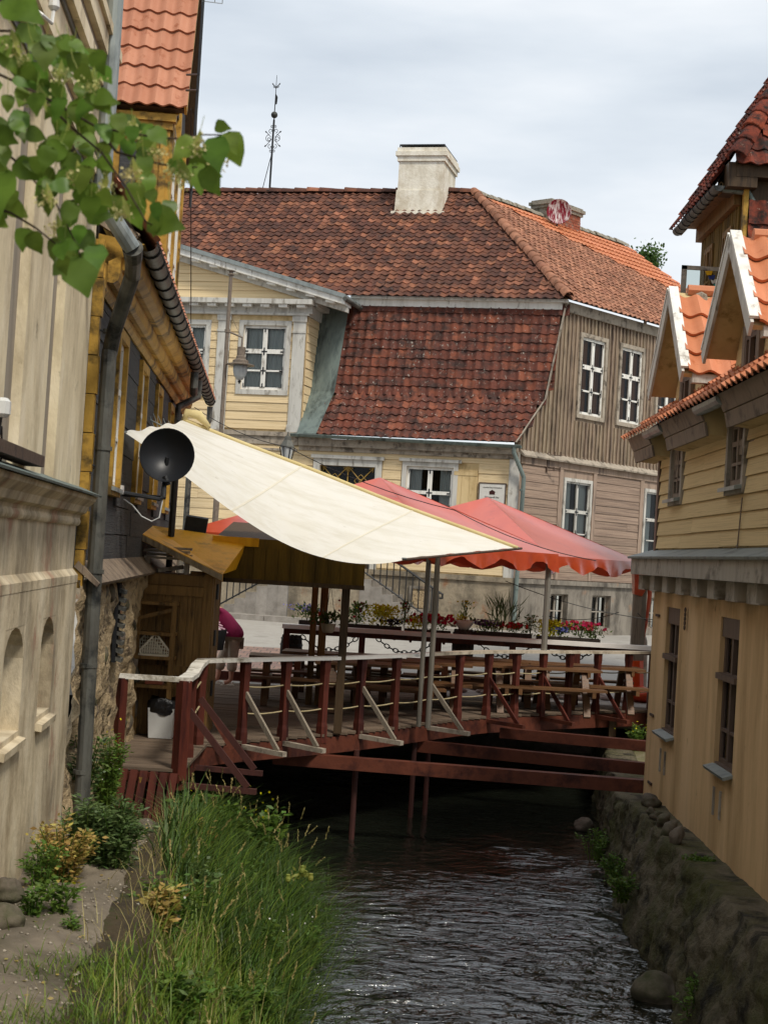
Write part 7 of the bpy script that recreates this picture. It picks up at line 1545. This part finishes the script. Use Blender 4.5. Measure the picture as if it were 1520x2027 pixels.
gsheet('bank_grass', scatter(3000, 12.6, 18.0, 1.0, 2.6), .25, .6, .012, .3, .6, 'grass', 'lighter grass blades among the dark sedge')
gsheet('dry_grass', scatter(800, 7, 16, .55, 1.7, lambda x, y, t: patch(x, y, t)*min(1, .15+max(0, t-.7)*3)), .12, .36, .006, .3, .5, 'straw', 'dry straw coloured grass at the path edge')
gsheet('low_grass', scatter(2400, 6.5, 11, .1, 1.3, lambda x, y, t: (.03+max(0, nz3((x, y, 8), 1.2))*2)*(1 if y < 8.9 else .12)), .04, .18, .008, .3, .5, 'grass', 'short grass creeping over the path')
gsheet('overhanging_grass', scatter(3200, 10, 20, 1.9, 2.7), .3, .66, .012, .5, .9, 'grass_dark', 'grass bending over the water')
# seed stalks
def stalks(name, pos, h0, h1, mt, head, label):
    n = len(pos); h = RNG.uniform(h0, h1, n); V1, i1 = blades(pos, h, .005, .18, .18, 5); top = V1.reshape(n, 10, 3)[:, 8:10].mean(1); prev = V1.reshape(n, 10, 3)[:, 6:8].mean(1); d = top-prev; d /= np.linalg.norm(d, axis=1, keepdims=True)
    o = fast_mesh(name, V1, 4, i1, M['straw' if mt == 'straw' else 'grass'], kind='stuff', attr=np.repeat(RNG.random(n), 10), label=label, cat='grass')
    k = 26; p = np.repeat(top, k, 0) - np.repeat(d, k, 0)*(np.tile(np.arange(k)/k, n)*head)[:, None]; dv = rdir(len(p))*.55+np.repeat(d, k, 0); dv /= np.linalg.norm(dv, axis=1, keepdims=True); V, i = leaf_np(p, dv, rdir(len(p)), .024, .010); fast_mesh('seed_heads', V, 4, i, M['straw'], parent=o, kind='stuff', attr=np.repeat(RNG.random(len(p)), 4))
stalks('seed_grass', scatter(60, 8, 13.5, 1.0, 2.2), .42, .75, 'straw', .13, 'pale seed heads standing above the near grass')
stalks('reed_grass', scatter(50, 14, 18.5, 1.2, 2.25), .7, 1.2, 'grass', .14, 'tall seeding reed grass before the terrace')
# leafy bushes
def bush(name, base, w, d, h, mt, n, ls, label, cat='bush', narrow=.45, stems=12, group=None, flowers=None, top=None):
    T = thing(name, tuple(base), label, cat, group); b = Vector(base); m = MB(); P_ = []; D_ = []
    for k in range(stems):
        t = random.uniform(0, 6.283); r_ = random.random()**.5; tip = b + Vector((math.cos(t)*w*.5*r_, math.sin(t)*d*.5*r_, h*random.uniform(.6, 1.05)*(1-.25*r_))); mid = b.lerp(tip, .5)+Vector((0, 0, h*.08)); s0 = b + Vector((math.cos(t)*w*.16*r_, math.sin(t)*d*.16*r_, -.05)); m.tube([s0, mid, tip], [.007, .006, .003], 4)
        for j in range(n//stems):
            f = .12+.9*random.random(); q = s0.lerp(mid, f*2) if f < .5 else mid.lerp(tip, f*2-1); a = random.uniform(0, 6.283); v = Vector((math.cos(a), math.sin(a), random.uniform(-.1, .7))).normalized(); P_.append(q + v*random.uniform(0, ls*.9)); D_.append(v)
    m.build('stem', M['weed'], T); P_ = np.array(P_); D_ = np.array(D_); nn = rdir(len(P_), 1.4); V, i = leaf_np(P_, D_, nn, ls*RNG.uniform(.5, 1.2, len(P_)), ls*narrow*RNG.uniform(.7, 1.2, len(P_)), -.12); fast_mesh('foliage', V, 4, i, M[mt], parent=T, attr=np.repeat(RNG.random(len(P_)), 4))
    if flowers:
        fm, nf, fs = flowers; p = np.array([tuple(b + Vector((random.gauss(0, w*.3), random.gauss(0, d*.3), h*random.uniform(.6, 1.1)))) for _ in range(nf)]); V, i = leaf_np(p, rdir(nf), rdir(nf)+np.array([0, -.6, .4]), fs, fs); fast_mesh('blossoms', V, 4, i, M[fm], parent=T)
    return T
bush('mugwort', onbank(225, 1722), .52, .42, .52, 'mugwort', 4200, .06, 'dense grey green mugwort bush beside the downpipe', narrow=.3, stems=34)
bush('mugwort', onbank(170, 1715), .36, .36, .55, 'mugwort', 1900, .06, 'smaller grey green bush between the wall and the mugwort', narrow=.3, stems=20)
bush('withered_bush', onbank(118, 1752), .5, .4, .48, 'dryleaf', 1500, .05, 'yellowed wilting bush against the cream wall', narrow=.5, stems=22)
bush('withered_bush', onbank(60, 1760)+Vector((.05, 0, 0)), .3, .3, .35, 'weed', 500, .045, 'green weeds behind the withered bush at the wall foot', stems=12)
bush('weed', onbank(60, 1818), .28, .2, .22, 'weed', 320, .05, 'small leafy weed on the path beside the boulder', stems=9); bush('weed', onbank(115, 1815), .28, .2, .24, 'weed', 320, .05, 'small leafy weed right of the boulder weeds', stems=9, flowers=('fl_yellow', 3, .03))
bush('weed', onbank(150, 1850), .2, .15, .12, 'weed', 120, .04, 'tiny weed in the middle of the path', stems=6)
wq = LB.pt(1.15, -.05, .3); bush('wall_weed', wq, .32, .5, .80, 'weed', 1300, .05, 'tall weeds climbing up behind the downpipe', narrow=.45, stems=18, flowers=('fl_yellow', 10, .025))
wq = LB.pt(2.3, -.3, .16); bush('wall_weed', wq, .24, .5, .62, 'weed', 1200, .05, 'leafy weeds between downpipe and red skirt', stems=18, flowers=('fl_white', 10, .02))
wq = LB.pt(.35, .0, .16); bush('wall_weed', wq, .25, .5, .9, 'mugwort', 900, .06, 'narrow weeds along the corner of the cream wall', stems=12)
bush('elder_shoot', GP+Vector((.25, -.1, -.95)), .7, .5, .75, 'weed', 1100, .12, 'broad leaved green shoots right of the red skirt', narrow=.6, stems=16)
bush('elder_shoot', GP+Vector((.75, .35, -1.1)), .8, .6, .85, 'weed', 1000, .11, 'bright green shoots under the platform braces', narrow=.5, stems=16, flowers=('fl_yellow', 26, .03))
for k_, (yy, tt, hh, mt_, lb_) in enumerate(((9.0, 1.25, .34, 'weed', 'broad weed in the nearest grass, by the bottom edge'), (10.2, 1.05, .30, 'dryleaf', 'dry brownish weed at the path edge in the near grass'), (10.8, 1.6, .36, 'weed', 'leafy dock standing in the near grass by the water'), (12.2, 1.2, .34, 'mugwort', 'grey green weed halfway along the bank'), (13.2, 1.75, .4, 'weed', 'bright leafy weed among the sedge near the water'), (14.4, 1.15, .36, 'dryleaf', 'yellowing weed where path and sedge meet'), (15.2, 1.6, .42, 'weed', 'tall leafy weed in the middle of the sedge'), (16.3, 1.95, .4, 'mugwort', 'grey green weed at the far water edge'), (17.2, 1.5, .5, 'weed', 'tall broad weed below the first pale brace'), (16.0, 2.3, .45, 'weed', 'leafy weed leaning out over the dark water'), (14.6, 2.2, .42, 'weed', 'bushy weed at the outer edge of the sedge'), (11.6, 1.7, .32, 'weed', 'low broad leaves among the near seed heads'))):
    xx = xwall(yy)+tt; bush('bank_weed', Vector((xx, yy, bank(xx, yy)-.03)), .45, .45, hh, mt_, 650, .07, lb_, 'plant', narrow=.42, stems=13, flowers=('fl_white', 10, .02) if k_ % 3 == 1 else None)
bush('nettle', onbank(420, 1680)+Vector((0, 0, -.05)), .6, .6, .4, 'weed', 900, .08, 'leafy nettles at the path edge below the skirt', stems=18); bush('nettle', onbank(330, 1850), .5, .5, .45, 'weed', 700, .07, 'nettles at the near path edge', stems=14, narrow=.4)
# cabbage thistle in flower
tq = onbank(520, 1900); TH = thing('thistle', tuple(tq), 'pale flowered thistle leaning over the near grass', 'thistle'); t1 = P(598, 1725, tq.y); m = MB(); m.tube([tq, tq.lerp(t1, .5)+Vector((-.03, 0, .03)), t1], [.012, .01, .007], 6); t2 = P(570, 1742, tq.y); m.tube([tq.lerp(t1, .6), t2], .006, 5); t3 = P(615, 1740, tq.y); m.tube([tq.lerp(t1, .7), t3], .006, 5); m.build('stem', M['weed'], TH)
for q in (t1, t2, t3): m = MB(); m.lathe([(.001, -.03), (.022, -.01), (.024, .01), (.016, .03), (.02, .045), (.001, .05)], tuple(q), 8); m.build('flower_head', M['lindenbr'], TH)
p = np.array([tuple(t1 + Vector((random.gauss(0, .03), random.gauss(0, .03), random.gauss(-.02, .03)))) for _ in range(40)]); V, i = leaf_np(p, rdir(40, -.3), rdir(40), .06, .025); fast_mesh('leaves', V, 4, i, M['lindenbr'], parent=TH)
# plants on the retaining wall and at the waterline
for k, (px, py, z, w, h, lb) in enumerate(((1180, 1690, -1.2, .5, .4, 'tuft of grass low on the mossy wall under the beams'), (1225, 1735, -1.1, .45, .35, 'green tuft at the waterline in the middle of the mossy wall'), (1238, 1770, -1.0, .35, .3, 'leafy tuft above the waterline stones'), (1385, 2010, -1.25, .45, .4, 'leafy plant at the foot of the wall in the right corner'), (1260, 1475, -.3, .35, .4, 'yellow flowered plant beside the plaster corner below the terrace'), (1390, 1700, -.3, .3, .05, 'flat moss plant on the ledge'))):
    q = G(px, py, z); bush('wall_plant', q + Vector((-.02, 0, -.05)), w, w, h, 'weed', 420, .06, lb, 'plant', stems=14, flowers=('fl_yellow', 14, .03) if k == 4 else None)
# ---------------------------------------------------------------- linden branch hanging in from the upper left
def linden_leaf(k):
    me = bpy.data.meshes.new('linden_leaf'); rs = random.Random(k); out_ = [(0, 0), (.20, -.06), (.42, .04), (.50, .24), (.46, .46), (.33, .68), (.16, .86), (.03, 1.04)]
    R_ = [(x*rs.uniform(.9, 1.1), y) for x, y in out_]; v = []; f = []
    n = len(R_)
    def zc(x, y): return -.25*(y-.2)**2*.8 + .22*abs(x)*.9 - .35*x*x + .03*math.sin(9*y+k)
    for i in range(n): v.append((0, R_[i][1] if i not in (0,) else 0.0, zc(0, R_[i][1])))
    for sg in (1, -1):
        for x, y in R_: v.append((sg*x, y, zc(x, y)))
    for sgi, b in ((0, n), (1, 2*n)):
        for i in range(n-1):
            q = (i, i+1, b+i+1, b+i); f.append(q if sgi else q[::-1])
    me.from_pydata(v, [], f); me.materials.append(M['linden']); me.polygons.foreach_set('use_smooth', [True]*len(me.polygons)); return me
LM = [linden_leaf(k) for k in range(5)]; YB = 3.4
br0 = P(0, 200, YB); LBR = thing('linden_branch', tuple(br0), 'leafy linden branch with pale blossoms hanging in from the upper left', 'branch')
TW = [[(-60, 120), (40, 165), (130, 215), (190, 250), (250, 262), (320, 272), (360, 274), (400, 266), (440, 266), (462, 292)], [(-40, 280), (10, 300), (45, 330), (70, 360), (110, 400), (140, 460), (165, 520)], [(40, 165), (90, 200), (140, 250), (200, 300), (250, 370), (290, 440), (330, 455)], [(-40, 60), (20, 60), (80, 95), (140, 110), (190, 140)], [(-50, 400), (20, 420), (70, 450), (120, 490)], [(190, 250), (230, 300), (300, 320), (350, 330), (390, 330)], [(-30, 5), (30, -5), (70, 5)], [(360, 274), (385, 300), (410, 340)]]
for t in TW:
    k0 = random.uniform(-.08, .08); pts = [P(x, y, YB+k0+.02*i*math.sin(i)) for i, (x, y) in enumerate(t)]; m = MB(); m.tube(pts, [.0035-.0022*i/len(pts) for i in range(len(pts))], 6); m.build('twig', M['bark'], LBR)
reg = [(-30, 30), (70, 70), (140, 85), (205, 130), (215, 190), (290, 255), (345, 265), (450, 268), (470, 330), (410, 375), (330, 350), (300, 350), (350, 440), (310, 465), (255, 420), (215, 410), (185, 540), (140, 560), (100, 520), (50, 480), (-30, 480)]
def add_leaf(px, py, size, ang, tilt=None):
    q = P(px, py, YB+random.uniform(-.16, .16)); s_ = size/3000*YB; d = (cr*math.sin(ang) - cu*math.cos(ang)); nrm = (-fw + cr*random.uniform(-.55, .55) + cu*random.uniform(-.3, .6)).normalized(); d = (d - nrm*d.dot(nrm)).normalized(); x = d.cross(nrm)
    piece('leaf', random.choice(LM), LBR, basis(q, x*s_*random.uniform(.8, 1.0), d*s_, nrm*s_))
    if random.random() < .5: m = MB(); m.tube([q, q-d*s_*.35+cu*s_*.25, q-d*s_*.5+cu*s_*.6], .0007, 4); m.build('petiole', M['lindenbr'], LBR)
N_L = 0
while N_L < 180:
    px, py = random.uniform(-30, 470), random.uniform(20, 560)
    if not inpoly((px, py), reg): continue
    dens = 1 if px < 240 else .55
    if (py > 420 and px < 100 and random.random() < .55) or random.random() > dens: continue
    add_leaf(px, py-20, random.uniform(30, 54), random.gauss(.25, .7)); N_L += 1
for px, py, sz, an in ((452, 266, 62, .35), (425, 275, 66, .2), (385, 325, 58, .3), (405, 335, 55, .5), (300, 430, 70, 1.2), (150, 510, 80, .3), (120, 470, 75, .2), (5, 345, 90, .1), (15, -5, 90, .9), (55, -30, 60, .2), (260, 395, 66, .4)): add_leaf(px, py, sz, an)
# blossoms with their bracts
for px, py in ((120, 150), (40, 120), (210, 370), (265, 260), (345, 340), (360, 350), (430, 320), (260, 345), (110, 455), (240, 420), (90, 395), (185, 165), (150, 350), (20, 90), (75, 200), (310, 305), (135, 275), (395, 290)):
    q = P(px, py, YB-.1+random.uniform(-.08, .1)); n = 60; p = np.array(q) + RNG.normal(size=(n, 3))*[.011, .011, .009]; V, i = leaf_np(p, rdir(n), rdir(n), .009, .007); fast_mesh('blossom', V, 4, i, M['lindenfl'], parent=LBR); m = MB()
    for k in range(4): m.tube([q+up*.035, Vector(p[k])], .0006, 4)
    m.build('flower_stalk', M['lindenbr'], LBR); V, i = leaf_np(np.array([tuple(q+up*.04)]), np.array([[random.uniform(-.5, .5), 0, -1.]]), np.array([[0, -1., .2]]), .065, .016); fast_mesh('bract', V, 4, i, M['lindenbr'], parent=LBR)

# gravel and litter strewn over the path
n = 900; yy = RNG.uniform(7, 16, n); tt = RNG.uniform(.05, .8, n); xx = -1.607-.0758*yy+tt; zz = np.array([bank(a, b)+.021 for a, b in zip(xx, yy)]); sz = RNG.uniform(.004, .017, n)**1.0
oct_ = np.array([[1,0,0],[0,1,0],[-1,0,0],[0,-1,0],[0,0,.7],[0,0,-.3]]); V = (np.stack([xx, yy, zz], 1)[:, None, :] + oct_[None]*sz[:, None, None]*RNG.uniform(.7, 1.3, (n, 6, 1))).reshape(-1, 3)
tri = np.array([[0,1,4],[1,2,4],[2,3,4],[3,0,4],[1,0,5],[2,1,5],[3,2,5],[0,3,5]]); idx = (tri[None]+(np.arange(n)*6)[:, None, None]).reshape(-1)
fast_mesh('gravel', V, 3, idx, M['pebble'], kind='stuff', attr=np.repeat(RNG.random(n), 6), label='scattered grit and small pebbles on the path', cat='gravel')
n = 260; yy = RNG.uniform(7, 16, n); tt = RNG.uniform(.05, .85, n); xx = -1.607-.0758*yy+tt; p = np.array([(a, b, bank(a, b)+.03) for a, b in zip(xx, yy)]); dv = rdir(n); dv[:, 2] *= .15; V, i = leaf_np(p, dv, rdir(n, 3), .035, .018); fast_mesh('leaf_litter', V, 4, i, M['dryleaf'], kind='stuff', attr=np.repeat(RNG.random(n), 4), label='dry leaves scattered on the path', cat='leaves')
